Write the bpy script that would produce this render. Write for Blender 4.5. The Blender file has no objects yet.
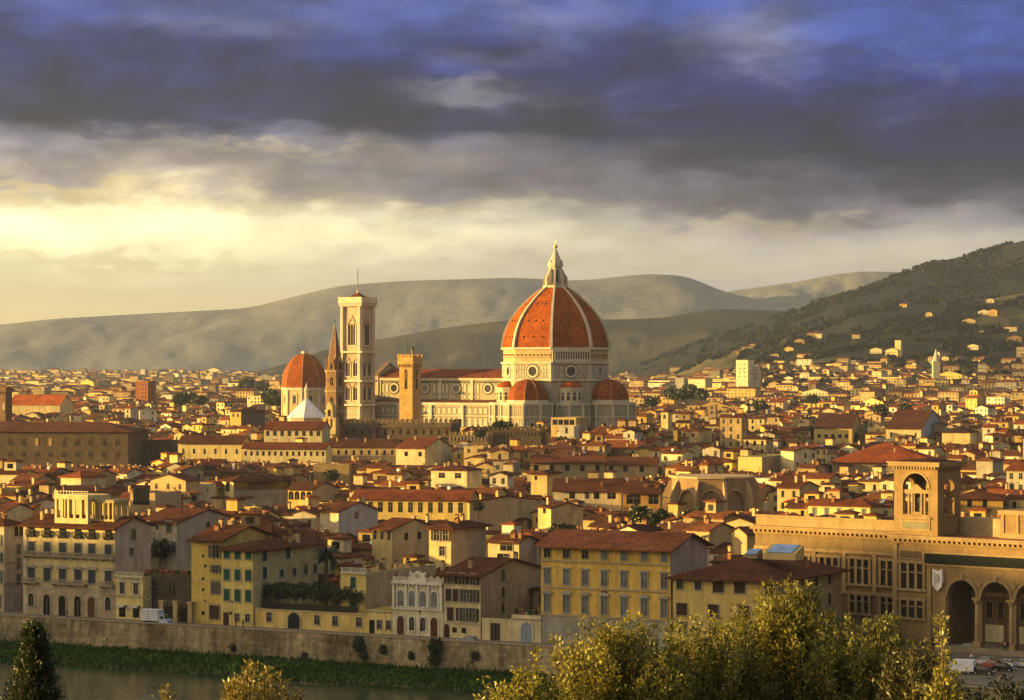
import bpy, math, random
import numpy as np
from mathutils import Vector, Matrix

sc = bpy.context.scene
R_ = math.radians
F = 2700.0; HY = 366.0; CZ = 56.0        # focal length in pixels, horizon row, eye height in metres
# ------------------------------------------------------------------ camera
cam_d = bpy.data.cameras.new("camera"); cam = bpy.data.objects.new("camera", cam_d)
sc.collection.objects.link(cam); sc.camera = cam
cam.location = (0, 0, CZ); cam.rotation_euler = (R_(90), 0, 0)
cam_d.sensor_width = 36.0; cam_d.lens = 36.0 * F / 1024.0
cam_d.shift_y = 16.0 / 1024.0
cam_d.clip_start = 0.5; cam_d.clip_end = 60000
# ------------------------------------------------------------------ sun
SUN_EL = 6.8; SUN_AZ = -86.0             # azimuth seen from the view axis: -90 is due left; leaning behind the camera
sdir = Vector((math.sin(R_(SUN_AZ)) * math.cos(R_(SUN_EL)), -math.cos(R_(SUN_AZ)) * math.cos(R_(SUN_EL)), math.sin(R_(SUN_EL))))
sun_d = bpy.data.lights.new("sun", 'SUN'); sun = bpy.data.objects.new("sun", sun_d)
sc.collection.objects.link(sun)
sun_d.energy = 5.0; sun_d.angle = R_(0.5); sun_d.color = (1.0, 0.64, 0.19)
sun.rotation_euler = sdir.to_track_quat('Z', 'Y').to_euler()
# ------------------------------------------------------------------ exposure
sc.view_settings.view_transform = 'Standard'; sc.view_settings.look = 'None'
sc.view_settings.gamma = 1.0; sc.view_settings.use_curve_mapping = False
sc.view_settings.exposure = 1.5
EXPO = 2 ** 1.5
HAZE = 3.1e-5
cy = sc.cycles
cy.use_denoising = True
try: cy.denoiser = 'OPENIMAGEDENOISE'
except Exception: pass
cy.max_bounces = 5; cy.diffuse_bounces = 2; cy.glossy_bounces = 2; cy.transmission_bounces = 2; cy.volume_bounces = 1
cy.transparent_max_bounces = 6; cy.caustics_reflective = False; cy.caustics_refractive = False
# ------------------------------------------------------------------ world: Nishita sky above, broken evening cloud over it
def lin(c):
    return tuple(((v / 255) / 12.92 if v / 255 <= 0.04045 else ((v / 255 + 0.055) / 1.055) ** 2.4) for v in c)
W = bpy.data.worlds.new("World"); sc.world = W; W.use_nodes = True
nt = W.node_tree; nt.nodes.clear()
def N(t, **k):
    n = nt.nodes.new(t)
    for a, b in k.items(): setattr(n, a, b)
    return n
def L(a, b): nt.links.new(a, b)
def M_(op, a, b=None, c=None, clamp=False):
    n = N('ShaderNodeMath', operation=op); n.use_clamp = clamp
    for i, v in enumerate((a, b, c)):
        if v is None: continue
        if isinstance(v, (int, float)): n.inputs[i].default_value = v
        else: L(v, n.inputs[i])
    return n.outputs[0]
def mapr(v, a, b, c=0.0, d=1.0, smooth=True):
    n = N('ShaderNodeMapRange'); n.interpolation_type = 'SMOOTHSTEP' if smooth else 'LINEAR'
    L(v, n.inputs[0]); n.inputs[1].default_value = a; n.inputs[2].default_value = b
    n.inputs[3].default_value = c; n.inputs[4].default_value = d
    return n.outputs[0]
tc = N('ShaderNodeTexCoord'); sx = N('ShaderNodeSeparateXYZ'); L(tc.outputs['Generated'], sx.inputs[0])
az = M_('MULTIPLY', M_('ARCTAN2', sx.outputs[0], sx.outputs[1]), 57.2958)       # degrees from the view axis
el = M_('MULTIPLY', M_('ARCSINE', sx.outputs[2]), 57.2958)
def noise(scale_az, scale_el, detail=5.0, rough=0.55, seed=0.0, dist=0.0):
    c = N('ShaderNodeCombineXYZ'); L(M_('MULTIPLY', az, scale_az), c.inputs[0]); L(M_('MULTIPLY', el, scale_el), c.inputs[1])
    c.inputs[2].default_value = seed
    n = N('ShaderNodeTexNoise'); n.inputs['Scale'].default_value = 1.0; n.inputs['Detail'].default_value = detail
    n.inputs['Roughness'].default_value = rough; n.inputs['Distortion'].default_value = dist
    L(c.outputs[0], n.inputs['Vector']); return n.outputs['Fac']
n_big = noise(0.14, 0.40, 3, 0.45, 3.1, 0.3)
n_mid = noise(0.30, 0.95, 5, 0.48, 7.7, 0.2)
n_fin = noise(0.9, 2.2, 7, 0.55, 1.3, 0.2)
# wavy elevation used to read the cloud bands
w1 = M_('MULTIPLY', M_('SUBTRACT', n_big, 0.5), 2.0)
w2 = M_('MULTIPLY', M_('SUBTRACT', n_mid, 0.5), 2.2)
w3 = M_('MULTIPLY', M_('SUBTRACT', n_fin, 0.5), 0.9)
damp = mapr(el, 0.3, 3.4, 0.12, 0.85)
ew = M_('ADD', el, M_('MULTIPLY', damp, M_('ADD', w1, M_('ADD', w2, w3))))
# the dark bank sits lower towards the right
ew = M_('ADD', ew, M_('MULTIPLY', mapr(az, -1, 9, 0.0, 0.5), mapr(el, 1.5, 3.5)))
def ramp(stops, fac):
    n = N('ShaderNodeValToRGB'); cr = n.color_ramp; cr.interpolation = 'LINEAR'
    cr.elements[0].position = stops[0][0]; cr.elements[0].color = (*lin(stops[0][1]), 1)
    cr.elements[1].position = stops[-1][0]; cr.elements[1].color = (*lin(stops[-1][1]), 1)
    for p, c in stops[1:-1]:
        e = cr.elements.new(p); e.color = (*lin(c), 1)
    L(fac, n.inputs[0]); return n.outputs[0]
f = M_('DIVIDE', ew, 11.0, clamp=True)
def yy(y): return (HY - y) / F * 57.2958 / 11.0
left = ramp([(0.0, (238, 204, 126)), (yy(335), (242, 212, 142)), (yy(290), (232, 212, 160)), (yy(262), (252, 236, 184)), (yy(240), (280, 266, 205)), (yy(218), (284, 270, 212)),
             (yy(200), (252, 232, 180)), (yy(186), (200, 184, 164)), (yy(162), (160, 150, 152)), (yy(142), (134, 130, 146)), (yy(126), (38, 42, 72)), (yy(90), (18, 26, 72)),
             (yy(50), (34, 48, 112)), (yy(15), (72, 86, 150)), (1.0, (95, 100, 130))], f)
right = ramp([(0.0, (186, 164, 124)), (yy(335), (194, 176, 146)), (yy(305), (188, 175, 162)), (yy(280), (194, 182, 168)), (yy(256), (214, 200, 178)), (yy(236), (196, 186, 174)), (yy(215), (160, 154, 160)),
              (yy(196), (104, 100, 112)), (yy(178), (44, 46, 72)), (yy(140), (20, 25, 64)), (yy(95), (14, 24, 88)), (yy(50), (30, 48, 130)), (yy(10), (62, 86, 172)), (1.0, (95, 100, 130))], f)
mx = N('ShaderNodeMix', data_type='RGBA'); L(mapr(M_('ADD', az, M_('MULTIPLY', M_('SUBTRACT', n_big, 0.5), 8)), -9, 7), mx.inputs[0]); L(left, mx.inputs[6]); L(right, mx.inputs[7])
# lighter, faintly warm billows inside the bank and blue openings at the top
hl = M_('MULTIPLY', mapr(noise(0.5, 1.0, 8, 0.6, 12.4, 0.5), 0.52, 0.80), mapr(el, 2.4, 4.6, 0.0, 0.36))
m2 = N('ShaderNodeMix', data_type='RGBA'); L(hl, m2.inputs[0]); L(mx.outputs[2], m2.inputs[6]); m2.inputs[7].default_value = (*lin((150, 150, 178)), 1)
bl = M_('MULTIPLY', mapr(noise(0.30, 0.6, 6, 0.55, 22.0, 0.5), 0.48, 0.66), mapr(el, 4.0, 6.6, 0.0, 0.6))
m3 = N('ShaderNodeMix', data_type='RGBA'); L(bl, m3.inputs[0]); L(m2.outputs[2], m3.inputs[6]); m3.inputs[7].default_value = (*lin((66, 84, 162)), 1)
def blob(cx, cy_, sx_, sy_, amt):
    du = M_('DIVIDE', M_('SUBTRACT', M_('ADD', az, M_('MULTIPLY', M_('SUBTRACT', n_mid, 0.5), 2.6)), (cx - 512) / F * 57.2958), sx_ / F * 57.2958)
    dv = M_('DIVIDE', M_('SUBTRACT', M_('ADD', el, M_('ADD', M_('MULTIPLY', M_('SUBTRACT', n_big, 0.5), 0.9), M_('MULTIPLY', M_('SUBTRACT', n_fin, 0.5), 1.5))), (HY - cy_) / F * 57.2958), sy_ / F * 57.2958)
    return M_('MULTIPLY', M_('POWER', 2.71828, M_('MULTIPLY', M_('ADD', M_('MULTIPLY', du, du), M_('MULTIPLY', dv, dv)), -1.0)), amt)
def tint(sock, mask, c):
    n = N('ShaderNodeMix', data_type='RGBA'); L(mask, n.inputs[0]); L(sock, n.inputs[6]); n.inputs[7].default_value = (*lin(c), 1); return n.outputs[2]
sk_ = m3.outputs[2]
for args, c in (((240, 105, 300, 30, .75), (26, 34, 78)), ((880, 110, 210, 45, .6), (18, 24, 78)), ((640, 75, 90, 32, .5), (24, 34, 92)), ((20, 0, 50, 9, .9), (40, 36, 54)), ((755, 42, 55, 26, .55), (160, 160, 178)), ((480, 100, 60, 12, .5), (150, 146, 156)),
                ((560, 22, 60, 22, .45), (128, 128, 152)), ((230, 30, 130, 12, .4), (120, 122, 150)), ((960, 12, 110, 18, .5), (70, 96, 186)), ((420, 35, 110, 14, .5), (52, 76, 160)), ((70, 226, 230, 19, .9), (305, 292, 230)), ((330, 230, 160, 11, .6), (282, 262, 205)),
                ((60, 192, 120, 7, .6), (250, 222, 150)), ((240, 150, 120, 6, .5), (205, 186, 150)), ((760, 232, 140, 8, .5), (212, 190, 150)), ((560, 188, 260, 14, .55), (132, 128, 142)), ((130, 262, 180, 5, .5), (226, 206, 150)), ((600, 262, 300, 7, .4), (196, 182, 150))):
    sk_ = tint(sk_, blob(*args), c)
# relief: soft darker bellies
rel = mapr(noise(0.5, 1.25, 8, 0.52, 31.0, 0.2), 0.3, 0.7, 0.62, 1.30)
m4 = N('ShaderNodeMix', data_type='RGBA', blend_type='MULTIPLY'); m4.inputs[0].default_value = 1.0; L(sk_, m4.inputs[6])
cc = N('ShaderNodeCombineColor')
rr = M_('ADD', 1.0, M_('MULTIPLY', M_('SUBTRACT', rel, 1.0), mapr(el, 1.5, 4.8, 0.10, 1.0)))
for i in range(3): L(rr, cc.inputs[i])
L(cc.outputs[0], m4.inputs[7])
# the west, where the sun stands, is a bright gold gap; the rest of the dome is grey cloud
west = N('ShaderNodeMix', data_type='RGBA'); 
wf = M_('MULTIPLY', mapr(az, -38, -75), mapr(el, 48, 14))
wf = M_('MULTIPLY', wf, mapr(az, -152, -112))
zen = N('ShaderNodeMix', data_type='RGBA'); L(mapr(el, 9.5, 24), zen.inputs[0]); L(m4.outputs[2], zen.inputs[6]); zen.inputs[7].default_value = (0.46, 0.47, 0.50, 1)
L(wf, west.inputs[0]); L(zen.outputs[2], west.inputs[6]); west.inputs[7].default_value = (4.1, 3.0, 1.6, 1)
bgc = N('ShaderNodeBackground'); L(west.outputs[2], bgc.inputs[0]); bgc.inputs[1].default_value = 1.0 / EXPO
sky = N('ShaderNodeTexSky', sky_type='NISHITA'); sky.sun_disc = False; sky.sun_elevation = R_(SUN_EL); sky.sun_rotation = R_(SUN_AZ + 180 if False else 180 + 94)
sky.altitude = 100; sky.dust_density = 2.0
bgs = N('ShaderNodeBackground'); L(sky.outputs[0], bgs.inputs[0]); bgs.inputs[1].default_value = 0.08
ms = N('ShaderNodeMixShader'); ms.inputs[0].default_value = 0.96
L(bgs.outputs[0], ms.inputs[1]); L(bgc.outputs[0], ms.inputs[2])
wo = N('ShaderNodeOutputWorld'); L(ms.outputs[0], wo.inputs[0])
W.cycles.sampling_method = 'MANUAL'; W.cycles.sample_map_resolution = 512

# ================================================================== materials
MATS = {}
def mat(name, rough=0.85, base=None, attr=True, n1=(0.25, 0.75, 1.12), n2=None, streak=None, bump=None, metallic=0.0, spec=0.04, coord='pos', emis=None, brick=None, trans=None):
    """Principled material: colour (attribute 'col' or BASE) times one or two noises; n = (scale, low, high)."""
    if name in MATS: return MATS[name]
    m = bpy.data.materials.new(name); m.use_nodes = True
    t = m.node_tree; b = t.nodes['Principled BSDF']; out = t.nodes['Material Output']
    def nd(k): return t.nodes.new(k)
    if coord == 'pos': co = nd('ShaderNodeNewGeometry').outputs['Position']
    else: co = nd('ShaderNodeTexCoord').outputs['Object']
    if attr:
        a = nd('ShaderNodeAttribute'); a.attribute_name = 'col'; col = a.outputs['Color']
    else:
        r = nd('ShaderNodeRGB'); r.outputs[0].default_value = (*base, 1); col = r.outputs[0]
    def mulnoise(col, scale, lo, hi, stretch=(1, 1, 1), detail=5):
        mp = nd('ShaderNodeMapping'); mp.inputs['Scale'].default_value = stretch; t.links.new(co, mp.inputs[0])
        n = nd('ShaderNodeTexNoise'); n.inputs['Scale'].default_value = scale; n.inputs['Detail'].default_value = detail; n.inputs['Roughness'].default_value = 0.62
        t.links.new(mp.outputs[0], n.inputs['Vector'])
        r = nd('ShaderNodeMapRange'); r.inputs[1].default_value = 0.3; r.inputs[2].default_value = 0.7; r.inputs[3].default_value = lo; r.inputs[4].default_value = hi
        t.links.new(n.outputs['Fac'], r.inputs[0])
        v = nd('ShaderNodeVectorMath'); v.operation = 'SCALE'; t.links.new(col, v.inputs[0]); t.links.new(r.outputs[0], v.inputs['Scale'])
        return v.outputs[0]
    if n1: col = mulnoise(col, *n1)
    if n2: col = mulnoise(col, *n2)
    if streak: col = mulnoise(col, *streak, stretch=(1, 1, 0.12))
    if brick:
        bt = nd('ShaderNodeTexBrick'); bt.inputs['Scale'].default_value = 1.0
        bt.inputs['Brick Width'].default_value = brick[0]; bt.inputs['Row Height'].default_value = brick[1]; bt.inputs['Mortar Size'].default_value = brick[2]
        bt.inputs['Color1'].default_value = (1, 1, 1, 1); bt.inputs['Color2'].default_value = (brick[3],) * 3 + (1,); bt.inputs['Mortar'].default_value = (brick[4],) * 3 + (1,)
        sp = nd('ShaderNodeSeparateXYZ'); t.links.new(co, sp.inputs[0])
        ad = nd('ShaderNodeMath'); ad.operation = 'ADD'; t.links.new(sp.outputs[0], ad.inputs[0]); t.links.new(sp.outputs[1], ad.inputs[1])
        cb = nd('ShaderNodeCombineXYZ'); t.links.new(ad.outputs[0], cb.inputs[0]); t.links.new(sp.outputs[2], cb.inputs[1])
        t.links.new(cb.outputs[0], bt.inputs['Vector'])
        v = nd('ShaderNodeVectorMath'); v.operation = 'MULTIPLY'; t.links.new(col, v.inputs[0]); t.links.new(bt.outputs['Color'], v.inputs[1]); col = v.outputs[0]
    t.links.new(col, b.inputs['Base Color'])
    b.inputs['Roughness'].default_value = rough; b.inputs['Metallic'].default_value = metallic
    b.inputs['Specular IOR Level'].default_value = spec
    if bump:
        n = nd('ShaderNodeTexNoise'); n.inputs['Scale'].default_value = bump[0]; n.inputs['Detail'].default_value = 4; t.links.new(co, n.inputs['Vector'])
        bp = nd('ShaderNodeBump'); bp.inputs['Strength'].default_value = bump[1]; bp.inputs['Distance'].default_value = bump[2]
        t.links.new(n.outputs['Fac'], bp.inputs['Height']); t.links.new(bp.outputs[0], b.inputs['Normal'])
    if trans:
        tr = nd('ShaderNodeBsdfTranslucent'); t.links.new(col, tr.inputs[0]); mxs = nd('ShaderNodeMixShader'); mxs.inputs[0].default_value = trans
        t.links.new(b.outputs[0], mxs.inputs[1]); t.links.new(tr.outputs[0], mxs.inputs[2]); t.links.new(mxs.outputs[0], out.inputs[0])
    MATS[name] = m; return m
mat('plaster', n1=(0.22, 0.74, 1.12), n2=(1.7, 0.84, 1.10), streak=(0.9, 0.74, 1.10))
mat('rooftile', rough=0.9, n1=(0.16, 0.58, 1.3), n2=(1.3, 0.48, 1.5), bump=(2.2, 0.7, 0.25))
mat('stone', n1=(0.3, 0.78, 1.12), n2=(2.0, 0.82, 1.12), streak=(0.8, 0.82, 1.08))
mat('brickwall', n1=(0.3, 0.70, 1.15), n2=(1.6, 0.72, 1.2), brick=(1.2, 0.45, 0.04, 0.78, 0.8))
mat('marble', rough=0.6, n1=(0.12, 0.82, 1.08), n2=(0.9, 0.85, 1.1), streak=(0.5, 0.85, 1.05))
mat('dometile', rough=0.85, n1=(0.12, 0.66, 1.2), n2=(0.9, 0.66, 1.28), streak=(0.5, 0.72, 1.15), brick=(1.1, 0.8, 0.08, 0.8, 0.75))
mat('glass', rough=0.15, n1=(0.4, 0.5, 1.6), spec=0.5)
mat('paint', rough=0.6, n1=(1.5, 0.85, 1.08))
mat('metal', rough=0.45, n1=None, metallic=0.6)
mat('carpaint', rough=0.25, n1=None, spec=0.6)
mat('plain', rough=0.8, n1=None)
mat('leaf', rough=0.45, n1=(1.2, 0.6, 1.45), spec=0.45, trans=0.35)
mat('fargreen', rough=0.9, n1=(0.05, 0.6, 1.3), n2=(0.4, 0.7, 1.25))
mat('bark', rough=0.9, n1=(3.0, 0.7, 1.2))
mat('embank', n1=(0.10, 0.42, 1.4), n2=(0.9, 0.62, 1.25), streak=(0.55, 0.5, 1.25), brick=(1.6, 0.55, 0.05, 0.78, 0.72), bump=(2.0, 0.6, 0.2))
mat('asphalt', n1=(0.1, 0.8, 1.15), n2=(1.5, 0.85, 1.1))
mat('turf', rough=0.95, n1=(0.10, 0.55, 1.3), n2=(0.9, 0.5, 1.4), bump=(0.9, 1.0, 0.8))

# ================================================================== mesh builder
C = sc.collection
def warm(c): return (c[0], c[1] * .96, c[2] * .80)      # Tuscan lime wash: every plaster leans to ochre
class MB:
    def __init__(s): s.v = []; s.f = []; s.c = []; s.m = []; s.mats = []; s.smooth = []
    def mi(s, name):
        if name not in s.mats: s.mats.append(name)
        return s.mats.index(name)
    def face(s, pts, col, m, smooth=False):
        i = len(s.v); s.v.extend(pts); s.f.append(tuple(range(i, i + len(pts)))); s.c.append(col); s.m.append(s.mi(m)); s.smooth.append(smooth)
    def box(s, x0, y0, z0, x1, y1, z1, col, m='plaster', skip=''):
        if m == 'plaster': col = warm(col)
        i = len(s.v)
        s.v.extend([(x0, y0, z0), (x1, y0, z0), (x1, y1, z0), (x0, y1, z0), (x0, y0, z1), (x1, y0, z1), (x1, y1, z1), (x0, y1, z1)])
        fs = [(0, 1, 5, 4), (1, 2, 6, 5), (2, 3, 7, 6), (3, 0, 4, 7), (4, 5, 6, 7)]
        if 'b' not in skip: fs.append((3, 2, 1, 0))
        k = s.mi(m)
        for q in fs: s.f.append(tuple(i + a for a in q)); s.c.append(col); s.m.append(k); s.smooth.append(False)
    def prism(s, poly, axis, a, b, col, m='plaster', caps=True, smooth=False):
        if m == 'plaster': col = warm(col)
        """poly: list of 2D points; extruded along AXIS ('x': points are (y,z); 'y': (x,z); 'z': (x,y)) from a to b."""
        def P(p, t): return (t, p[0], p[1]) if axis == 'x' else ((p[0], t, p[1]) if axis == 'y' else (p[0], p[1], t))
        i = len(s.v); n = len(poly); k = s.mi(m)
        s.v.extend([P(p, a) for p in poly] + [P(p, b) for p in poly])
        for j in range(n):
            q = (i + j, i + (j + 1) % n, i + n + (j + 1) % n, i + n + j)
            s.f.append(q); s.c.append(col); s.m.append(k); s.smooth.append(smooth)
        if caps:
            s.f.append(tuple(i + j for j in reversed(range(n)))); s.c.append(col); s.m.append(k); s.smooth.append(False)
            s.f.append(tuple(i + n + j for j in range(n))); s.c.append(col); s.m.append(k); s.smooth.append(False)
    def lathe(s, prof, n, col, m='stone', cx=0, cy=0, a0=0.0, a1=math.tau, smooth=False, caps=True):
        """prof: list of (r, z); n sides."""
        full = abs(a1 - a0 - math.tau) < 1e-6; k = s.mi(m); i = len(s.v); nn = n if full else n + 1
        for r, z in prof:
            for j in range(nn):
                a = a0 + (a1 - a0) * j / n; s.v.append((cx + r * math.cos(a), cy + r * math.sin(a), z))
        for q in range(len(prof) - 1):
            for j in range(n):
                j2 = (j + 1) % nn if full else j + 1
                s.f.append((i + q * nn + j, i + q * nn + j2, i + (q + 1) * nn + j2, i + (q + 1) * nn + j)); s.c.append(col); s.m.append(k); s.smooth.append(smooth)
        if caps and full:
            s.f.append(tuple(i + (len(prof) - 1) * nn + j for j in range(nn))); s.c.append(col); s.m.append(k); s.smooth.append(False)
    def bar(s, p0, p1, r, col, m='metal', n=5, r1=None):
        p0 = Vector(p0); p1 = Vector(p1); d = (p1 - p0); 
        if d.length < 1e-6: return
        d.normalize(); u = d.orthogonal().normalized(); w = d.cross(u); i = len(s.v); k = s.mi(m)
        if r1 is None: r1 = r
        for p, rr in ((p0, r), (p1, r1)):
            for j in range(n):
                a = math.tau * j / n; s.v.append(tuple(p + (u * math.cos(a) + w * math.sin(a)) * rr))
        for j in range(n):
            s.f.append((i + j, i + (j + 1) % n, i + n + (j + 1) % n, i + n + j)); s.c.append(col); s.m.append(k); s.smooth.append(True)
        s.f.append(tuple(i + n + j for j in range(n))); s.c.append(col); s.m.append(k); s.smooth.append(False)
    def xf(s, M, start=0):
        for i in range(start, len(s.v)): s.v[i] = tuple(M @ Vector(s.v[i]))
    def mesh(s, name):
        me = bpy.data.meshes.new(name); me.from_pydata(s.v, [], s.f)
        for mm in s.mats: me.materials.append(MATS[mm])
        if s.f:
            me.polygons.foreach_set('material_index', s.m)
            me.polygons.foreach_set('use_smooth', s.smooth)
            ca = me.color_attributes.new('col', 'FLOAT_COLOR', 'CORNER')
            lens = [len(q) for q in s.f]
            arr = np.ones((len(s.c), 4), dtype=np.float32); arr[:, :3] = np.array([c[:3] for c in s.c], dtype=np.float32)
            ca.data.foreach_set('color', np.repeat(arr, lens, axis=0).ravel())
        me.update(); return me
    def build(s, name, parent=None, loc=(0, 0, 0), rz=0.0, kind=None):
        o = bpy.data.objects.new(name, s.mesh(name)); C.objects.link(o)
        o.location = loc; o.rotation_euler = (0, 0, rz)
        if parent is not None: o.parent = parent
        if kind: o['kind'] = kind
        return o
def thing(name, label, cat, loc=(0, 0, 0), rz=0.0, group=None):
    o = bpy.data.objects.new(name, None); C.objects.link(o); o.location = loc; o.rotation_euler = (0, 0, rz)
    o['label'] = label; o['category'] = cat
    if group: o['group'] = group
    return o
def tag(o, label, cat, group=None, kind=None):
    o['label'] = label; o['category'] = cat
    if group: o['group'] = group
    if kind: o['kind'] = kind
    return o
def link(name, me, parent, loc=(0, 0, 0), rz=0.0, scale=None):
    o = bpy.data.objects.new(name, me); C.objects.link(o); o.parent = parent; o.location = loc; o.rotation_euler = (0, 0, rz)
    if scale: o.scale = scale
    return o
def zat(y, D): return CZ - (y - HY) * D / F
def xat(px, D): return (px - 512.0) / F * D

# ------------------------------------------------------------------ palette (base colours, linear)
CREAM = (0.60, 0.50, 0.32); YEL = (0.62, 0.47, 0.18); OCHRE = (0.55, 0.36, 0.12); WHITE = (0.66, 0.62, 0.54); TAN = (0.46, 0.34, 0.20); PALE = (0.62, 0.55, 0.36)
PINKISH = (0.50, 0.36, 0.26); GREYW = (0.40, 0.38, 0.34); BUFF = (0.50, 0.38, 0.20)
ROOF = (0.088, 0.033, 0.016); ROOFB = (0.135, 0.042, 0.017); ROOFD = (0.055, 0.026, 0.016); ROOFR = (0.26, 0.06, 0.018)
STONE = (0.30, 0.25, 0.17); DSTONE = (0.15, 0.115, 0.08); DARK = (0.012, 0.012, 0.014); GSHUT = (0.02, 0.085, 0.05); BSHUT = (0.055, 0.035, 0.022); GRSHUT = (0.12, 0.13, 0.13)
FRAMEC = (0.36, 0.32, 0.24)

# ------------------------------------------------------------------ openings
WM = {}
def wmesh(kind, w, h, c1=DARK, c2=FRAMEC):
    """window meshes: local origin at the middle of the bottom edge, wall plane y=0, outside is -y"""
    key = (kind, round(w, 2), round(h, 2), c1, c2)
    if key in WM: return WM[key]
    b = MB(); hw = w / 2
    def archpts(hw, z0, zs, n=8): return [(-hw, z0), (hw, z0), (hw, zs)] + [(hw * math.cos(math.pi * i / n), zs + hw * math.sin(math.pi * i / n)) for i in range(1, n)] + [(-hw, zs)]
    if kind == 'pane':
        b.box(-hw, -0.03, 0, hw, 0.1, h, c1, 'glass')
        b.box(-0.04, -0.05, 0, 0.04, 0, h, c2, 'paint'); b.box(-hw, -0.05, h * 0.62, hw, 0, h * 0.62 + 0.07, c2, 'paint')
    elif kind == 'dark':
        b.box(-hw, -0.03, 0, hw, 0.1, h, c1, 'glass')
    elif kind == 'frame':
        t = 0.16
        b.box(-hw - t, -0.12, -t, -hw, 0.05, h + t, c2, 'stone'); b.box(hw, -0.12, -t, hw + t, 0.05, h + t, c2, 'stone'); b.box(-hw, -0.12, h, hw, 0.05, h + t, c2, 'stone')
    elif kind == 'sill':
        b.box(-hw - 0.25, -0.22, -0.22, hw + 0.25, 0.05, -0.02, c2, 'stone')
    elif kind == 'shutter':          # closed pair of louvred leaves
        b.box(-hw, -0.09, 0, -0.02, -0.035, h, c1, 'paint'); b.box(0.02, -0.09, 0, hw, -0.035, h, c1, 'paint')
        n = max(3, int(h / 0.3))
        for i in range(n): b.box(-hw + 0.06, -0.11, h * (i + 0.3) / n, hw - 0.06, -0.09, h * (i + 0.6) / n, tuple(v * 0.7 for v in c1), 'paint')
    elif kind == 'leafshut':         # one open leaf against the wall
        b.box(-hw, -0.10, 0, hw, -0.02, h, c1, 'paint')
        n = max(3, int(h / 0.3))
        for i in range(n): b.box(-hw + 0.06, -0.12, h * (i + 0.3) / n, hw - 0.06, -0.10, h * (i + 0.6) / n, tuple(v * 0.7 for v in c1), 'paint')
    elif kind == 'hood':             # segmental pediment
        pts = [(-hw, h), (hw, h)] + [(hw * math.cos(math.pi * i / 8), h + 0.15 + 0.55 * math.sin(math.pi * i / 8)) for i in range(0, 9)]
        b.prism(pts, 'y', -0.4, 0.02, c2, 'stone')
    elif kind == 'tri':
        b.prism([(-hw, h), (hw, h), (hw, h + 0.18), (0, h + 0.75), (-hw, h + 0.18)], 'y', -0.4, 0.02, c2, 'stone')
    elif kind == 'lintel':
        b.box(-hw, -0.3, h, hw, 0.02, h + 0.28, c2, 'stone')
    elif kind == 'arch':
        b.prism(archpts(hw, 0, h - hw), 'y', -0.03, 0.1, c1, 'glass')
        b.box(-0.04, -0.05, 0, 0.04, 0, h - hw, c2, 'paint')
    elif kind == 'archframe':
        t = 0.28; n = 8; o = [(-hw - t, 0), (-hw - t, h - hw)] + [(-(hw + t) * math.cos(math.pi * i / n), h - hw + (hw + t) * math.sin(math.pi * i / n)) for i in range(1, n)] + [(hw + t, h - hw), (hw + t, 0)]
        q = [(-hw, 0), (-hw, h - hw)] + [(-hw * math.cos(math.pi * i / n), h - hw + hw * math.sin(math.pi * i / n)) for i in range(1, n)] + [(hw, h - hw), (hw, 0)]
        for i in range(len(o) - 1): b.prism([o[i], o[i + 1], q[i + 1], q[i]], 'y', -0.14, 0.03, c2, 'stone')
    elif kind == 'door':
        b.box(-hw, -0.04, 0, hw, 0.1, h, c1, 'paint'); b.box(-hw * 0.8, -0.06, h * 0.1, -0.06, -0.04, h * 0.9, tuple(v * 0.6 for v in c1), 'paint'); b.box(0.06, -0.06, h * 0.1, hw * 0.8, -0.04, h * 0.9, tuple(v * 0.6 for v in c1), 'paint')
    elif kind == 'archdoor':
        b.prism(archpts(hw, 0, h - hw), 'y', -0.04, 0.1, c1, 'paint')
        b.box(-0.03, -0.06, 0, 0.03, -0.04, h - hw, tuple(v * 0.5 for v in c1), 'paint')
    me = b.mesh('window'); WM[key] = me; return me
FACE = {}   # face frames: 'F' front (origin 0,0), 'S' right side
def place(parent, name, me, face, u, z, W_, off=0.0):
    """u along the face from its left end as seen from outside"""
    if face == 'F': return link(name, me, parent, (u, -off, z), 0.0)
    if face == 'S': return link(name, me, parent, (W_ + off, u, z), R_(90))
    return None
def window(parent, face, u, z, w, h, W_, style='plain', c1=None, c2=None, detail=True):
    """one window as a part; its frame, sill, shutters and hood as sub-parts"""
    fr = c2 or FRAMEC
    if style.startswith('arch'):
        base = wmesh('arch', w, h, DARK if 'bluish' not in style else (0.12, 0.135, 0.15), (0.3, 0.27, 0.2)); 
    elif style == 'dark': base = wmesh('dark', w, h)
    else: base = wmesh('pane', w, h, DARK if not style.startswith('bluish') else (0.10, 0.105, 0.11), (0.3, 0.27, 0.2))
    o = place(parent, 'window', base, face, u, z, W_)
    if not detail: return o
    def sub(nm, me, dx=0.0): return link(nm, me, o, (dx, 0, 0))
    if style.startswith('arch'): sub('frame', wmesh('archframe', w, h, DARK, fr)); sub('sill', wmesh('sill', w, h, DARK, fr))
    elif style != 'dark':
        sub('frame', wmesh('frame', w, h, DARK, fr)); sub('sill', wmesh('sill', w, h, DARK, fr))
    if 'shut' in style and c1: sub('shutter', wmesh('shutter', w, h, c1))
    if 'open' in style and c1:
        sub('shutter', wmesh('leafshut', w * 0.5, h, c1), -w * 0.75 - 0.04); sub('shutter', wmesh('leafshut', w * 0.5, h, c1), w * 0.75 + 0.04)
    if 'hood' in style: sub('pediment', wmesh('hood', w * 1.7, h + 0.1, DARK, fr))
    if 'tri' in style: sub('pediment', wmesh('tri', w * 1.7, h + 0.1, DARK, fr))
    if 'lint' in style: sub('lintel', wmesh('lintel', w * 1.6, h + 0.1, DARK, fr))
    return o

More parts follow.
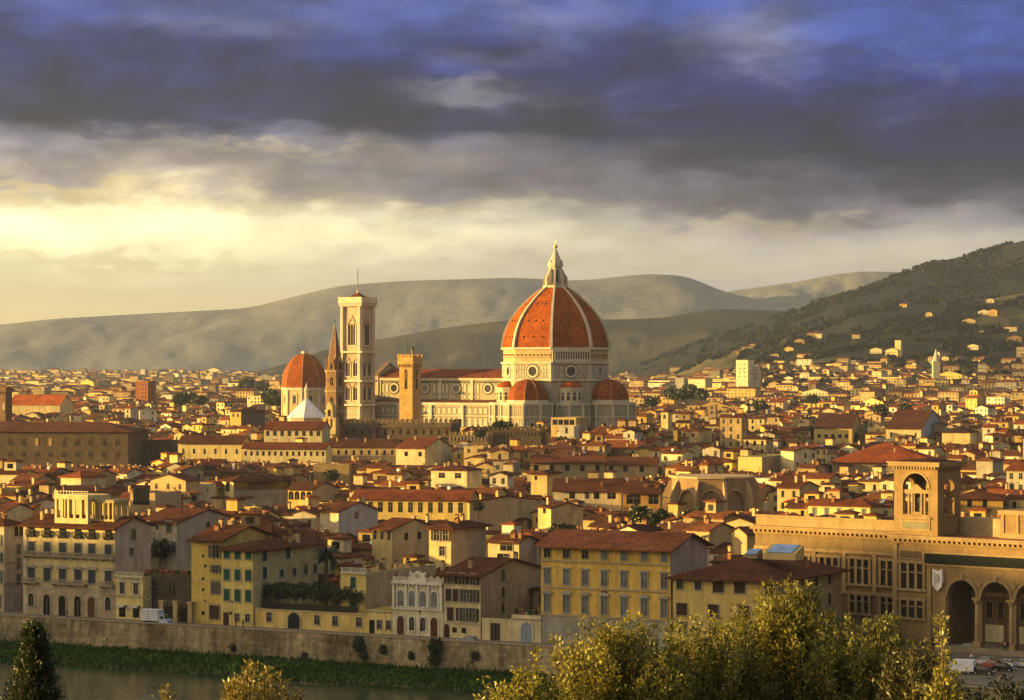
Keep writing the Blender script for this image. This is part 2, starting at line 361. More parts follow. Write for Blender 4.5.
# ------------------------------------------------------------------ house shell
def roof_into(b, W_, L_, z, kind, pitch, over, col, th=0.28, m='rooftile'):
    o = over; dz = o * pitch
    if kind == 'gx':
        zr = z + pitch * L_ / 2
        b.prism([(-o, z - dz), (-o, z - dz + th), (L_ / 2, zr + th), (L_ + o, z - dz + th), (L_ + o, z - dz), (L_ / 2, zr)], 'x', -o * 0.6, W_ + o * 0.6, col, m)
        return zr
    if kind == 'gy':
        zr = z + pitch * W_ / 2
        b.prism([(-o, z - dz), (-o, z - dz + th), (W_ / 2, zr + th), (W_ + o, z - dz + th), (W_ + o, z - dz), (W_ / 2, zr)], 'y', -o * 0.6, L_ + o * 0.6, col, m)
        return zr
    if kind == 'mono':
        zr = z + pitch * L_ * 0.8
        b.prism([(-o, z - dz), (-o, z - dz + th), (L_ + o * 0.4, zr + th), (L_ + o * 0.4, zr)], 'x', -o * 0.6, W_ + o * 0.6, col, m)
        return zr
    if kind == 'hip':
        h2 = min(W_, L_) / 2; zr = z + pitch * h2
        x0, x1, y0, y1 = -o, W_ + o, -o, L_ + o; zb = z - dz
        if W_ >= L_: r0 = (h2, L_ / 2); r1 = (W_ - h2, L_ / 2)
        else: r0 = (W_ / 2, h2); r1 = (W_ / 2, L_ - h2)
        e = [(x0, y0), (x1, y0), (x1, y1), (x0, y1)]
        for i in range(4):
            p, q = e[i], e[(i + 1) % 4]; b.face([(p[0], p[1], zb), (q[0], q[1], zb), (q[0], q[1], zb + th), (p[0], p[1], zb + th)], col, m)
        E = [(p[0], p[1], zb + th) for p in e]; A = (r0[0], r0[1], zr + th); B = (r1[0], r1[1], zr + th)
        if W_ >= L_: b.face([E[0], E[1], B, A], col, m); b.face([E[1], E[2], B], col, m); b.face([E[2], E[3], A, B], col, m); b.face([E[3], E[0], A], col, m)
        else: b.face([E[0], E[1], A], col, m); b.face([E[1], E[2], B, A], col, m); b.face([E[2], E[3], B], col, m); b.face([E[3], E[0], A, B], col, m)
        b.face([(x0, y0, zb), (x0, y1, zb), (x1, y1, zb), (x1, y0, zb)], col, m)
        return zr
    # flat with parapet
    return z
def walls_into(b, W_, L_, z, kind, pitch, col, m='plaster', z0=-0.5):
    if kind == 'gx':
        b.prism([(0, z0), (L_, z0), (L_, z), (L_ / 2, z + pitch * L_ / 2 - 0.05), (0, z)], 'x', 0, W_, col, m)
    elif kind == 'gy':
        b.prism([(0, z0), (W_, z0), (W_, z), (W_ / 2, z + pitch * W_ / 2 - 0.05), (0, z)], 'y', 0, L_, col, m)
    elif kind == 'mono':
        b.prism([(0, z0), (L_, z0), (L_, z + pitch * L_ * 0.8), (0, z)], 'x', 0, W_, col, m)
    elif kind == 'flat':
        b.box(0, 0, z0, W_, L_, z - 0.9, col, m)
        t = 0.35
        b.box(0, 0, z - 0.9, W_, t, z, col, m); b.box(0, L_ - t, z - 0.9, W_, L_, z, col, m); b.box(0, t, z - 0.9, t, L_ - t, z, col, m); b.box(W_ - t, t, z - 0.9, W_, L_ - t, z, col, m)
    else: b.box(0, 0, z0, W_, L_, z, col, m)
def roof_z(x, y, W_, L_, z, kind, pitch):
    if kind == 'gx': return z + pitch * (L_ / 2 - abs(y - L_ / 2))
    if kind == 'gy': return z + pitch * (W_ / 2 - abs(x - W_ / 2))
    if kind == 'mono': return z + pitch * 0.8 * y
    if kind == 'hip': return z + pitch * min(x, W_ - x, y, L_ - y)
    return z - 0.9
CH = {}
def chimney_mesh(k):
    if k in CH: return CH[k]
    b = MB(); c = [(0.42, 0.30, 0.18), (0.55, 0.44, 0.28), (0.30, 0.16, 0.09)][k % 3]; h = [1.1, 1.5, 0.8][k % 3]; w = [0.36, 0.30, 0.55][k % 3]
    b.box(-w, -0.4, -1.0, w, 0.4, h, c, 'plaster')
    b.box(-w - 0.12, -0.52, h, w + 0.12, 0.52, h + 0.12, c, 'plaster')
    b.prism([(-w, h + 0.42), (w, h + 0.42), (0, h + 0.75)], 'y', -0.45, 0.45, ROOF, 'rooftile')
    b.box(-w, -0.4, h + 0.12, -w + 0.14, 0.4, h + 0.42, c, 'plaster'); b.box(w - 0.14, -0.4, h + 0.12, w, 0.4, h + 0.42, c, 'plaster')
    CH[k] = b.mesh('chimney'); return CH[k]
HAND = []     # hand placed footprints and protected screen boxes: (polygon, pxL, pxR, y_bottom, D)
def frame_of(Lp, Cp, Rp, D, a, depth=None):
    """near vertical corner at pixel column Cp and distance D; front runs left to Lp, side runs back to Rp"""
    tL, tC = (Lp - 512) / F, (Cp - 512) / F; sa, ca = math.sin(R_(a)), math.cos(R_(a)); XC = tC * D
    W_ = (XC - tL * D) / (ca + tL * sa)
    if Rp is not None and depth is None:
        tR = (Rp - 512) / F; L_ = (tR * D - XC) / (sa - tR * ca)
    else: L_ = depth
    x0, y0 = XC - W_ * ca, D + W_ * sa
    return x0, y0, W_, L_
def foot(x0, y0, W_, L_, a):
    sa, ca = math.sin(R_(a)), math.cos(R_(a))
    return [(x0, y0), (x0 + W_ * ca, y0 - W_ * sa), (x0 + W_ * ca + L_ * sa, y0 - W_ * sa + L_ * ca), (x0 + L_ * sa, y0 + L_ * ca)]
def protect(poly, ybot, D, pxs=None, pad=3.0):
    px = [512 + F * p[0] / p[1] for p in poly]; 
    if pxs is None: pxs = (min(px), max(px))
    HAND.append((poly, pxs[0], pxs[1], ybot, D, pad))
def bld(name, label, cat, Lp, Cp, Rp, D, yeave, a=29.0, depth=None, roof='gx', pitch=0.32, over=0.8, wc=CREAM, sc_=None, rc=ROOF, rows=(), srows=(), chim=0, ybot=None, z0=0.0, group=None, wm='plaster', detail=True, seed=1, sidecol=None):
    x0, y0, W_, L_ = frame_of(Lp, Cp, Rp, D, a, depth); z = zat(yeave, D) - z0
    t = thing(name, label, cat, (x0, y0, z0), -R_(a), group)
    b = MB(); walls_into(b, W_, L_, z, roof, pitch, wc, wm, z0=-1.0)
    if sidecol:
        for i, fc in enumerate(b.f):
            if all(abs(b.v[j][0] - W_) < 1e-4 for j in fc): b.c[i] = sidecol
    b.build('wall', t)
    r = None
    if roof != 'flat':
        b = MB(); roof_into(b, W_, L_, z, roof, pitch, over, rc); r = b.build('roof', t)
    rnd = random.Random(seed * 7 + int(Lp))
    for k in range(chim):
        cx, cyy = rnd.uniform(0.1, 0.9) * W_, rnd.uniform(0.15, 0.85) * L_
        link('chimney', chimney_mesh(rnd.randrange(3)), r or t, (cx, cyy, roof_z(cx, cyy, W_, L_, z, roof, pitch) + 0.25), rnd.choice((0, R_(90))))
    D2px = D / F
    for row in rows:      # (y of window bottom at the corner, height m, width m, style, colour, list of fractions)
        yb, h, w, st, c1, us = row[:6]
        zb = zat(yb, D) - z0
        for u in us: window(t, 'F', u * W_, zb, w, h, W_, st, c1, row[6] if len(row) > 6 else None, detail)
    for row in srows:
        yb, h, w, st, c1, us = row[:6]
        zb = zat(yb, D) - z0
        for u in us: window(t, 'S', u * L_, zb, w, h, W_, st, c1, row[6] if len(row) > 6 else None, detail)
    protect(foot(x0, y0, W_, L_, a), ybot if ybot else HY + CZ * F / D - 2, D)
    t['_dims'] = (W_, L_, z)
    return t, W_, L_, z
def even(n, m=0.0): return [m + (1 - 2 * m) * (i + 0.5) / n for i in range(n)]
# ================================================================== land and water
rng = np.random.RandomState(5)
def vnoise(x, y, seed=0):
    """smooth value noise on arrays"""
    xi = np.floor(x).astype(int); yi = np.floor(y).astype(int); xf = x - xi; yf = y - yi
    def h(a, b):
        n = (a * 374761393 + b * 668265263 + seed * 974634777) & 0x7fffffff
        n = ((n ^ (n >> 13)) * 1274126177) & 0x7fffffff
        return ((n ^ (n >> 16)) & 0xffff) / 65535.0
    u = xf * xf * (3 - 2 * xf); v = yf * yf * (3 - 2 * yf)
    return (h(xi, yi) * (1 - u) + h(xi + 1, yi) * u) * (1 - v) + (h(xi, yi + 1) * (1 - u) + h(xi + 1, yi + 1) * u) * v
def fbm(x, y, seed=0, o=5):
    s = 0; a = 0.5
    for i in range(o): s = s + a * vnoise(x * 2 ** i, y * 2 ** i, seed + i); a *= 0.5
    return s
def grid_obj(name, X, Y, Z, m, col=(0.2, 0.2, 0.2), kind='structure', smooth=True, cols=None):
    h, w = X.shape
    me = bpy.data.meshes.new(name)
    V = np.stack([X, Y, Z], -1).reshape(-1, 3)
    i = (np.arange(h - 1)[:, None] * w + np.arange(w - 1)[None, :]).ravel()
    Fc = np.stack([i, i + 1, i + w + 1, i + w], -1)
    me.vertices.add(len(V)); me.vertices.foreach_set('co', V.astype(np.float32).ravel())
    me.loops.add(len(Fc) * 4); me.loops.foreach_set('vertex_index', Fc.ravel().astype(np.int32))
    me.polygons.add(len(Fc)); me.polygons.foreach_set('loop_start', np.arange(0, len(Fc) * 4, 4, dtype=np.int32))
    me.polygons.foreach_set('loop_total', np.full(len(Fc), 4, np.int32))
    me.polygons.foreach_set('use_smooth', np.full(len(Fc), smooth))
    ca = me.color_attributes.new('col', 'FLOAT_COLOR', 'POINT')
    cc = np.ones((len(V), 4), np.float32); cc[:, :3] = cols.reshape(-1, 3) if cols is not None else col
    ca.data.foreach_set('color', cc.ravel())
    me.materials.append(MATS[m]); me.update(calc_edges=True)
    o = bpy.data.objects.new(name, me); C.objects.link(o); o['kind'] = kind
    return o
def wallD(t):      # distance of the river wall along the ray X = t*D
    DA = (532 + 5.5 * 0.56) / (1 + 0.56 * t); DB = (532 + 5.5 * 0.92) / (1 + 0.92 * t)
    return np.where(np.asarray(t) * DA < 5.5, DA, DB)
def sstep(x, a, b):
    q = np.clip((np.asarray(x, float) - a) / (b - a), 0, 1); return q * q * (3 - 2 * q)
def groundz(t, D):
    px = 512 + F * np.asarray(t); D = np.asarray(D, float)
    r = sstep(px, 560, 900)
    z = np.clip(D - 4500, 0, None) * 0.0068
    z = z + r * sstep(D, 2500, 4600) * 62
    return z
ts = np.linspace(-0.75, 0.75, 260)
qs = np.concatenate([[0.0], np.geomspace(0.004, 1.0, 150)])
T, Q = np.meshgrid(ts, qs)
D0 = wallD(T); DD = D0 + Q * (11200 - D0)
Zg = groundz(T, DD) 
ground = grid_obj('ground', T * DD, DD, Zg, 'asphalt', (0.16, 0.13, 0.095))
# lungarno road surface with kerb on the town side
def strip(name, off0, off1, z, col, m, tlim=(-0.6, 0.6), n=90, kind='structure', h=0.0):
    tt = np.linspace(*tlim, n); D = wallD(tt); X = tt * D; Y = D
    nx = np.where(X < 5.5, 0.488, 0.677); ny = np.where(X < 5.5, 0.873, 0.736)
    b = MB()
    P0 = [(X[i] + nx[i] * off0, Y[i] + ny[i] * off0) for i in range(n)]; P1 = [(X[i] + nx[i] * off1, Y[i] + ny[i] * off1) for i in range(n)]
    for i in range(n - 1):
        b.face([(*P0[i], z), (*P0[i + 1], z), (*P1[i + 1], z), (*P1[i], z)], col, m)
        if h: b.face([(*P0[i], z - h), (*P0[i + 1], z - h), (*P0[i + 1], z), (*P0[i], z)], col, m)
    return b.build(name, kind=kind)
strip('road', 1.0, 9.0, 0.004, (0.06, 0.055, 0.05), 'asphalt')
strip('pavement', 9.0, 11.5, 0.13, (0.20, 0.17, 0.13), 'asphalt', h=0.13)
# river embankment wall with parapet cap
tt = np.linspace(-0.6, 0.6, 241); D = wallD(tt); X = tt * D
b = MB()
for i in range(len(tt) - 1):
    p = Vector((X[i], D[i])); q = Vector((X[i + 1], D[i + 1])); d = (q - p).normalized(); nrm = Vector((-d.y, d.x))
    if nrm.y > 0: nrm = -nrm
    s = nrm * 0.9       # battered foot towards the water
    b.face([(p.x + s.x, p.y + s.y, -8.2), (q.x + s.x, q.y + s.y, -8.2), (q.x, q.y, 0.75), (p.x, p.y, 0.75)], (0.33, 0.265, 0.155), 'embank')
    bk = -nrm * 0.6
    o = nrm * 0.14
    b.face([(p.x + o.x, p.y + o.y, 0.75), (q.x + o.x, q.y + o.y, 0.75), (q.x + o.x, q.y + o.y, 1.02), (p.x + o.x, p.y + o.y, 1.02)], (0.30, 0.25, 0.17), 'stone')
    b.face([(p.x, p.y, 0.75), (q.x, q.y, 0.75), (q.x + o.x, q.y + o.y, 0.75), (p.x + o.x, p.y + o.y, 0.75)], (0.30, 0.25, 0.17), 'stone')
    b.face([(p.x + o.x, p.y + o.y, 1.02), (q.x + o.x, q.y + o.y, 1.02), (q.x + bk.x, q.y + bk.y, 1.02), (p.x + bk.x, p.y + bk.y, 1.02)], (0.33, 0.28, 0.20), 'stone')
    b.face([(q.x + bk.x, q.y + bk.y, 0.0), (p.x + bk.x, p.y + bk.y, 0.0), (p.x + bk.x, p.y + bk.y, 1.02), (q.x + bk.x, q.y + bk.y, 1.02)], (0.30, 0.25, 0.17), 'stone')
    if i % 9 == 0: b.box(p.x - 0.06, p.y - 0.9, -3.2, p.x + 0.18, p.y - 0.2, -2.9, (0.02, 0.02, 0.02), 'plain')
wall_o = tag(b.build('river_wall'), 'long stained stone river wall with parapet above the green bank', 'river wall')
# buttress ramp at the wall's far end
b = MB(); 
b.prism([(-130, -8), (-112.2, -8), (-112.2, -5.0), (-116.5, -0.6), (-130, 0.4)], 'y', 586, 596, (0.20, 0.17, 0.12), 'embank')
tag(b.build('stone_buttress'), 'dark sloping stone buttress at the foot of the river wall beside the pale corner palazzo', 'buttress')
# green bank below the wall
n = 420; m_ = 26
tt = np.linspace(-0.6, 0.6, n); D = wallD(tt); X = tt * D
nx = np.where(X < 5.5, -0.488, -0.677); ny = np.where(X < 5.5, -0.873, -0.736)
o = np.linspace(0.2, 24, m_)[:, None]
XX = X[None] + nx[None] * o; YY = D[None] + ny[None] * o
ZZ = -4.7 - 2.9 * sstep(o, 3, 21) + (fbm(XX * 0.12, YY * 0.12, 3) - 0.5) * 1.5 * sstep(o, 0, 5) + (fbm(XX * 0.6, YY * 0.6, 9) - 0.5) * 0.7
gcol = np.zeros(XX.shape + (3,)); nn = fbm(XX * 0.08, YY * 0.25, 14)[..., None]
gcol[:] = np.array([0.020, 0.046, 0.007]) * (1 - nn) + np.array([0.070, 0.12, 0.016]) * nn
mud = sstep(ZZ, -6.5, -7.0)[..., None]; gcol = gcol * (1 - mud) + np.array([0.13, 0.10, 0.06]) * mud
grid_obj('riverbank', XX, YY, ZZ, 'turf', cols=gcol)
b = MB(); rn = random.Random(3)
for k in range(26000):
    i = rn.randrange(60, n - 60); oo = rn.uniform(2, 19.5)
    x = X[i] + nx[i] * oo + rn.uniform(-0.6, 0.6); y = D[i] + ny[i] * oo
    j = min(m_ - 1, int((oo - 0.2) / 23.8 * (m_ - 1))); z = ZZ[j, i] - 0.05
    h = rn.uniform(0.3, 0.9) * (1.8 if rn.random() < 0.05 else 1); w = rn.uniform(0.06, 0.22); g = rn.uniform(0.4, 1.5)
    c = (0.046 * g * rn.uniform(.6, 1.6), 0.098 * g, 0.014 * g)
    b.face([(x - w, y, z), (x + w, y + 0.1, z), (x + w * 0.6, y + 0.2, z + h), (x - w * 0.5, y - 0.1, z + h * 0.9)], c, 'plain')
tag(b.build('grass_tufts'), 'rough green grass growing on the bank below the river wall', 'grass', kind='stuff')
# water
m = bpy.data.materials.new('river_water'); m.use_nodes = True; bb = m.node_tree.nodes['Principled BSDF']
bb.inputs['Base Color'].default_value = (0.055, 0.062, 0.028, 1); bb.inputs['Roughness'].default_value = 0.12; bb.inputs['Specular IOR Level'].default_value = 0.5
t_ = m.node_tree; g_ = t_.nodes.new('ShaderNodeNewGeometry'); mp = t_.nodes.new('ShaderNodeMapping'); mp.inputs['Scale'].default_value = (0.5, 0.12, 1); t_.links.new(g_.outputs['Position'], mp.inputs[0])
nz = t_.nodes.new('ShaderNodeTexNoise'); nz.inputs['Scale'].default_value = 1.2; nz.inputs['Detail'].default_value = 5; t_.links.new(mp.outputs[0], nz.inputs[0])
bp = t_.nodes.new('ShaderNodeBump'); bp.inputs['Strength'].default_value = 0.35; bp.inputs['Distance'].default_value = 0.25; t_.links.new(nz.outputs[0], bp.inputs['Height']); t_.links.new(bp.outputs[0], bb.inputs['Normal'])
MATS['river_water'] = m
b = MB(); b.face([(-700, 300, -7), (700, 200, -7), (700, 620, -7), (-700, 1000, -7)], (1, 1, 1), 'river_water'); b.build('river', kind='structure')
# the slope the photographer stands on
xs = np.linspace(-300, 300, 90); ys = np.linspace(-60, 440, 110); XX, YY = np.meshgrid(xs, ys)
ZZ = np.where(YY < 4, 54.35, 54.35 - (YY - 4) * 0.19)
ZZ = ZZ + (fbm(XX * 0.05, YY * 0.05, 2) - 0.5) * 2.0 * sstep(YY, 6, 30)
ZZ = np.maximum(ZZ, 0.0) - 9 * sstep(YY + 0.55 * XX, 400, 425)
grid_obj('hillside', XX, YY, ZZ, 'turf', (0.05, 0.06, 0.02))
# unseen hill added west of the river, its crest shaped to shade the lungarno
xs = np.linspace(-1500, -330, 70); ys = np.linspace(60, 1150, 90); XX, YY = np.meshgrid(xs, ys)
TE = math.tan(R_(SUN_EL))
crest = np.interp(YY, [60, 200, 350, 440, 500, 560, 600, 660, 760, 900, 1150], [40, 72, 92, 102, 106, 82, 74, 62, 34, 16, 0])
prof = sstep(XX, -1450, -760) * (1 - sstep(XX, -640, -340))
crest = crest + (fbm(XX * 0.01, YY * 0.03, 8) - 0.5) * 7
hc = np.zeros(XX.shape + (3,)); nn = fbm(XX * 0.02, YY * 0.02, 4)[..., None]; hc[:] = np.array([0.03, 0.05, 0.015]) * (1 - nn) + np.array([0.10, 0.11, 0.04]) * nn
grid_obj('hills', XX, YY, crest * prof - 1.0, 'fargreen', cols=hc)
# ------------------------------------------------------------------ hills beyond the town
def hill_range(pxs, yss, Dr, w0, w1, zf, seed, amp, cols, gully=0.12, n=420, rows=60, patch=None):
    pp = np.linspace(min(pxs), max(pxs), n); t = (pp - 512) / F
    zr = np.interp(pp, pxs, [zat(y, Dr) for y in yss])
    k = np.ones(9) / 9; zr = np.convolve(np.pad(zr, 4, mode='edge'), k, 'valid')
    q = np.linspace(-1, 0.6, rows)[:, None]
    D = Dr + np.where(q < 0, q * w0, q * w1) + 0 * t[None]
    X = t[None] * D
    s = np.where(q < 0, 1 - sstep(-q, 0, 1) ** 0.9, 1 - 0.8 * (q / 0.6) ** 1.4)
    base = zf + groundz(t[None], D)
    rel = (fbm(X / (w0 * 0.16), D / (w0 * 0.4), seed, 7) - 0.5) * 2.6
    Z = base + np.maximum(zr[None] - base, 0) * s
    ampv = amp * np.clip(np.abs(q) * 3, 0.0, 1) * np.clip((zr[None] - base) / 80, 0, 1)
    Z = Z + rel * ampv * np.where(q < 0, np.clip((1 + q) * 3, 0, 1), 1)
    Z = np.where(q > -0.02, np.minimum(Z, zr[None] + 1), Z)
    # never break the skyline: keep the sight line below the ridge
    lim = CZ + (zr[None] - CZ) * D / Dr
    Z = np.where(q < 0, np.minimum(Z, lim - 0.0), Z)
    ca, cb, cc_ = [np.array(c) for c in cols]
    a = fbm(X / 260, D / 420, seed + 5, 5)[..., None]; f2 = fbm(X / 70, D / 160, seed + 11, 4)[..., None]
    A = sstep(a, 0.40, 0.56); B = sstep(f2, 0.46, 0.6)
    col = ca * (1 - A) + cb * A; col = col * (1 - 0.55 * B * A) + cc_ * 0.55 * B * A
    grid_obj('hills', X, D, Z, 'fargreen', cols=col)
    return pp, Z, D, X
FOREST = (0.022, 0.024, 0.014); FIELD = (0.07, 0.066, 0.034); SOIL = (0.11, 0.09, 0.045)
hill_range([-900, -300, 0, 50, 120, 225, 250, 300, 340, 400, 470, 512, 577, 647, 690, 717, 760, 820, 900], [352, 340, 325, 319, 315, 309.5, 308, 295, 285.5, 281, 279, 277.5, 281, 273.5, 276, 290, 300, 318, 335], 9500, 2700, 900, -40, 21, 42, ((0.16, 0.165, 0.155), (0.18, 0.18, 0.16), (0.19, 0.185, 0.155)))  # far range: pale albedo stands in for thicker distance haze
hill_range([640, 700, 730, 790, 830, 860, 895, 960, 1100, 1500], [306, 297, 291, 283, 275, 271.5, 272, 276, 276, 280], 10050, 1500, 1200, -40, 33, 40, ((0.16, 0.165, 0.155), (0.18, 0.18, 0.16), (0.19, 0.185, 0.155)))  # range behind: same haze-pale tone put into the colour
hill_range([150, 270, 321, 374, 410, 450, 500, 560, 610, 660, 715, 752, 790, 830, 900, 1000], [386, 369, 351, 340, 334, 327, 321, 319, 319.5, 318, 308.5, 310, 311, 318, 325, 330], 7400, 2000, 900, -30, 41, 42, ((0.022, 0.022, 0.016), (0.05, 0.046, 0.028), (0.08, 0.065, 0.035)))
R3 = hill_range([560, 640, 692, 752, 809, 865, 905, 940, 985, 1024, 1120, 1300, 1700], [388, 366, 345, 327, 304.5, 289, 272, 261, 252, 240, 226, 222, 240], 6200, 1900, 1800, -20, 52, 40, ((0.010, 0.011, 0.010), (0.016, 0.016, 0.012), (0.022, 0.021, 0.014)))
R4 = hill_range([600, 660, 705, 752, 800, 827, 855, 884, 920, 959, 990, 1024, 1100, 1300, 1700], [396, 378, 360, 345, 334, 325, 314, 308.5, 303, 299, 299, 293, 286, 280, 300], 4900, 1150, 900, -15, 63, 26, ((0.016, 0.019, 0.010), (0.085, 0.075, 0.030), (0.15, 0.11, 0.04)))
R5 = hill_range([680, 740, 790, 840, 880, 930, 980, 1024, 1100, 1500], [404, 384, 362, 349, 343, 341, 336, 330, 322, 318], 4150, 650, 700, -8, 74, 13, ((0.016, 0.019, 0.009), (0.075, 0.068, 0.027), (0.14, 0.10, 0.04)))
# ================================================================== the riverfront
def facD(px):       # facade line behind the lungarno
    t = (px - 512) / F
    return float((532 + 5.5 * 0.56 + 13.0) / (1 + 0.56 * t))
def cornice(parent, name, W_, z, h, out, col, L_=None, m='stone', dent=False):
    b = MB(); b.box(-0.05, -out, z, W_ + (out if L_ else 0.05), 0.05, z + h, col, m)
    if L_: b.box(W_ - 0.05, 0.06, z, W_ + out, L_, z + h, col, m)
    if dent:
        n = int(W_ / 0.9)
        for i in range(n): b.box((i + 0.25) * W_ / n, -out * 0.7, z - 0.35, (i + 0.75) * W_ / n, 0, z - 0.003, col, m)
    return b.build(name, parent)
def balcony(parent, u0, u1, z, out=1.0, h=0.95, col=(0.34, 0.30, 0.22), m='stone', step=0.35, brackets=True, bw=0.12):
    b = MB(); b.box(u0, -out, z - 0.18, u1, -0.02, z, col, m)
    b.box(u0, -out, z + h - 0.14, u1, -out + 0.18, z + h, col, m)
    n = max(2, int((u1 - u0) / step))
    for i in range(n + 1):
        x = u0 + (u1 - u0 - bw) * i / n; b.box(x, -out + 0.03, z, x + bw, -out + 0.14, z + h - 0.14, col, m)
    for x in (u0, u1 - 0.1): b.box(x, -out + 0.18, z + h - 0.14, x + 0.1, -0.02, z + h, col, m)
    if brackets:
        k = max(2, int((u1 - u0) / 2.5))
        for i in range(k): x = u0 + 0.3 + (u1 - u0 - 0.8) * i / max(1, k - 1); b.box(x, -out * 0.8, z - 0.6, x + 0.22, 0, z - 0.18, col, m)
    return b.build('balcony', parent)
def balustrade(parent, u0, u1, z, y0=0.0, h=0.9, col=(0.5, 0.44, 0.3), step=0.45):
    b = MB(); b.box(u0, y0, z, u1, y0 + 0.3, z + 0.15, col, 'stone'); b.box(u0, y0, z + h - 0.15, u1, y0 + 0.3, z + h, col, 'stone')
    n = max(2, int((u1 - u0) / step))
    for i in range(n + 1):
        w = 0.36 if i % 6 == 0 else 0.16; x = u0 + (u1 - u0 - w) * i / n; b.box(x, y0 + 0.05, z + 0.15, x + w, y0 + 0.25, z + h - 0.15, col, 'stone')
    return b.build('balustrade', parent)
# --- pale corner palazzo at the far end
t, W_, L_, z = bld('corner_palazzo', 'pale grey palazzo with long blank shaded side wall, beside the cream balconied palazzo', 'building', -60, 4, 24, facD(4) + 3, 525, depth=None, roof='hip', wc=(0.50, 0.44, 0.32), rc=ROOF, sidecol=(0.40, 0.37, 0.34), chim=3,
    rows=[(545, 2.2, 1.2, 'openshut', GRSHUT, even(6)), (563, 2.3, 1.2, 'open', GSHUT, even(6)), (582, 2.5, 1.2, 'open', GRSHUT, even(6)), (608, 3.2, 1.4, 'arch', None, even(6))],
    srows=[(537, 2.2, 1.7, 'shut', (0.05, 0.04, 0.04), [.62, .84]), (556, 2.4, 1.5, 'shut', GRSHUT, [.72]), (570, 2.4, 1.5, 'shut', GRSHUT, [.72]), (586, 2.4, 1.5, 'shut', GRSHUT, [.72])])
for zz in (6.2, 11.0): cornice(t, 'string_course', W_, zz, 0.25, 0.15, (0.3, 0.27, 0.22), L_)
# --- balconied palazzo with the belvedere
D = facD(115)
fr6 = [.085, .26, .43, .60, .75, .93]
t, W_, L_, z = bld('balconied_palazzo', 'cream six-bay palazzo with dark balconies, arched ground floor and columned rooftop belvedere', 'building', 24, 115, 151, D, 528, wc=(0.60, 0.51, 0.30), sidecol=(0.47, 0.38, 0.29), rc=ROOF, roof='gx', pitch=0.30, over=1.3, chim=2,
    rows=[(537.5, 2.6, 1.9, 'dark', None, fr6), (555.5, 2.4, 1.9, 'plainshut', (0.05, 0.06, 0.075), fr6), (584.5, 2.9, 1.9, 'plainshut hood', (0.045, 0.055, 0.07), fr6)],
    srows=[(541, 2.4, 1.6, 'arch', None, [.5]), (557, 1.7, 1.3, 'shut', (0.10, 0.08, 0.07), [.45])])
for i, u in enumerate(fr6):
    g = 1 < i + 1 < 6
    hh = (4.6 if 0 < i < 5 else 2.9); zb = (0.1 if 0 < i < 5 else 1.9)
    if i in (2, 4): 
        o = link('door', wmesh('archdoor', 2.0, hh, (0.02, 0.015, 0.012) if i == 2 else (0.10, 0.05, 0.03)), t, (u * W_, 0, zb)); link('frame', wmesh('archframe', 2.0, hh, DARK, (0.42, 0.35, 0.24)), o)
    else: window(t, 'F', u * W_, zb, 1.9 if 0 < i < 5 else 1.5, hh, W_, 'arch', None, (0.42, 0.35, 0.24))
    balcony(t, u * W_ - 1.25, u * W_ + 1.25, zat(537.5, D), 0.8, 1.0, (0.025, 0.025, 0.025), 'metal', 0.22, True, 0.06)
balcony(t, 0.1, W_ - 0.1, zat(556.8, D) - 0.4, 1.0, 1.0, (0.36, 0.31, 0.21))
for a_, b_ in ((0.2, 4.2), (0.32 * W_, 0.70 * W_), (W_ - 4.0, W_ - 0.2)): balcony(t, a_, b_, zat(585.5, D) - 0.1, 1.1, 1.0, (0.40, 0.35, 0.24))
b = MB(); b.box(-0.06, -0.12, -0.5, W_ + 0.12, 0, zat(587.5, D) - 0.4, (0.44, 0.36, 0.24), 'brickwall')
for i in range(len(fr6)): pass
b.box(-0.1, -0.14, 0, 0.9, -0.121, z - 0.2, (0.45, 0.40, 0.28), 'stone')
b.build('rusticated_base', t)
for o in t.children:
    if o.name.startswith(('window', 'door')) and abs(o.location.y) < 0.01 and o.location.z < 3: o.location.y = -0.125
# belvedere on its roof
bx0 = W_ * 0.31; bw = 9.3; bx1 = bx0 + bw; zb = z + 0.9; ztop = zat(492, D + 2)
b = MB(); cb = (0.64, 0.52, 0.28)
b.box(bx0, 1.0, z - 0.2, bx1, 1.35, zb + 0.9, cb); b.box(bx1 - 0.35, 1.35, z - 0.2, bx1, 9.0, zb + 0.9, cb); b.box(bx0, 1.35, z - 0.2, bx0 + 0.35, 9.0, zb + 0.9, cb); b.box(bx0 + .35, 8.6, z - 0.2, bx1 - .35, 9.0, ztop - 0.9, cb)
b.box(bx0 + .35, 1.35, zb - 0.1, bx1 - .35, 8.6, zb, (0.3, 0.2, 0.13))
b.box(bx0 - 0.15, 0.85, ztop - 1.9, bx1 + 0.15, 9.15, ztop - 0.95, cb)
bv = b.build('belvedere', t)
b = MB()
for i in range(6):
    x = bx0 + (bw - 0.55) * i / 5
    b.box(x, 1.02, zb + 0.9, x + 0.55, 1.33, ztop - 1.9, (0.66, 0.55, 0.32)); 
for i in range(6):
    y = 1.34 + (7.6 - 0.5) * i / 5 + 0.2
    b.box(bx1 - 0.33, y, zb + 0.9, bx1 - 0.03, y + 0.5, ztop - 1.9, (0.66, 0.55, 0.32)); b.box(bx0 + 0.03, y, zb + 0.9, bx0 + 0.33, y + 0.5, ztop - 1.9, (0.66, 0.55, 0.32))
b.build('pillars', bv)
balustrade(bv, bx0 - 0.1, bx1 + 0.1, ztop - 0.95, 0.9, 0.95, (0.62, 0.52, 0.3), 0.8)
b = MB(); b.box(bx1 + 0.01, 3.0, z - 0.2, bx1 + 5.8, 8.5, zb + 0.7, cb); b.box(bx1 + 0.01, 3.0, ztop - 2.6, bx1 + 5.8, 8.5, ztop - 1.9, (0.4, 0.33, 0.2))
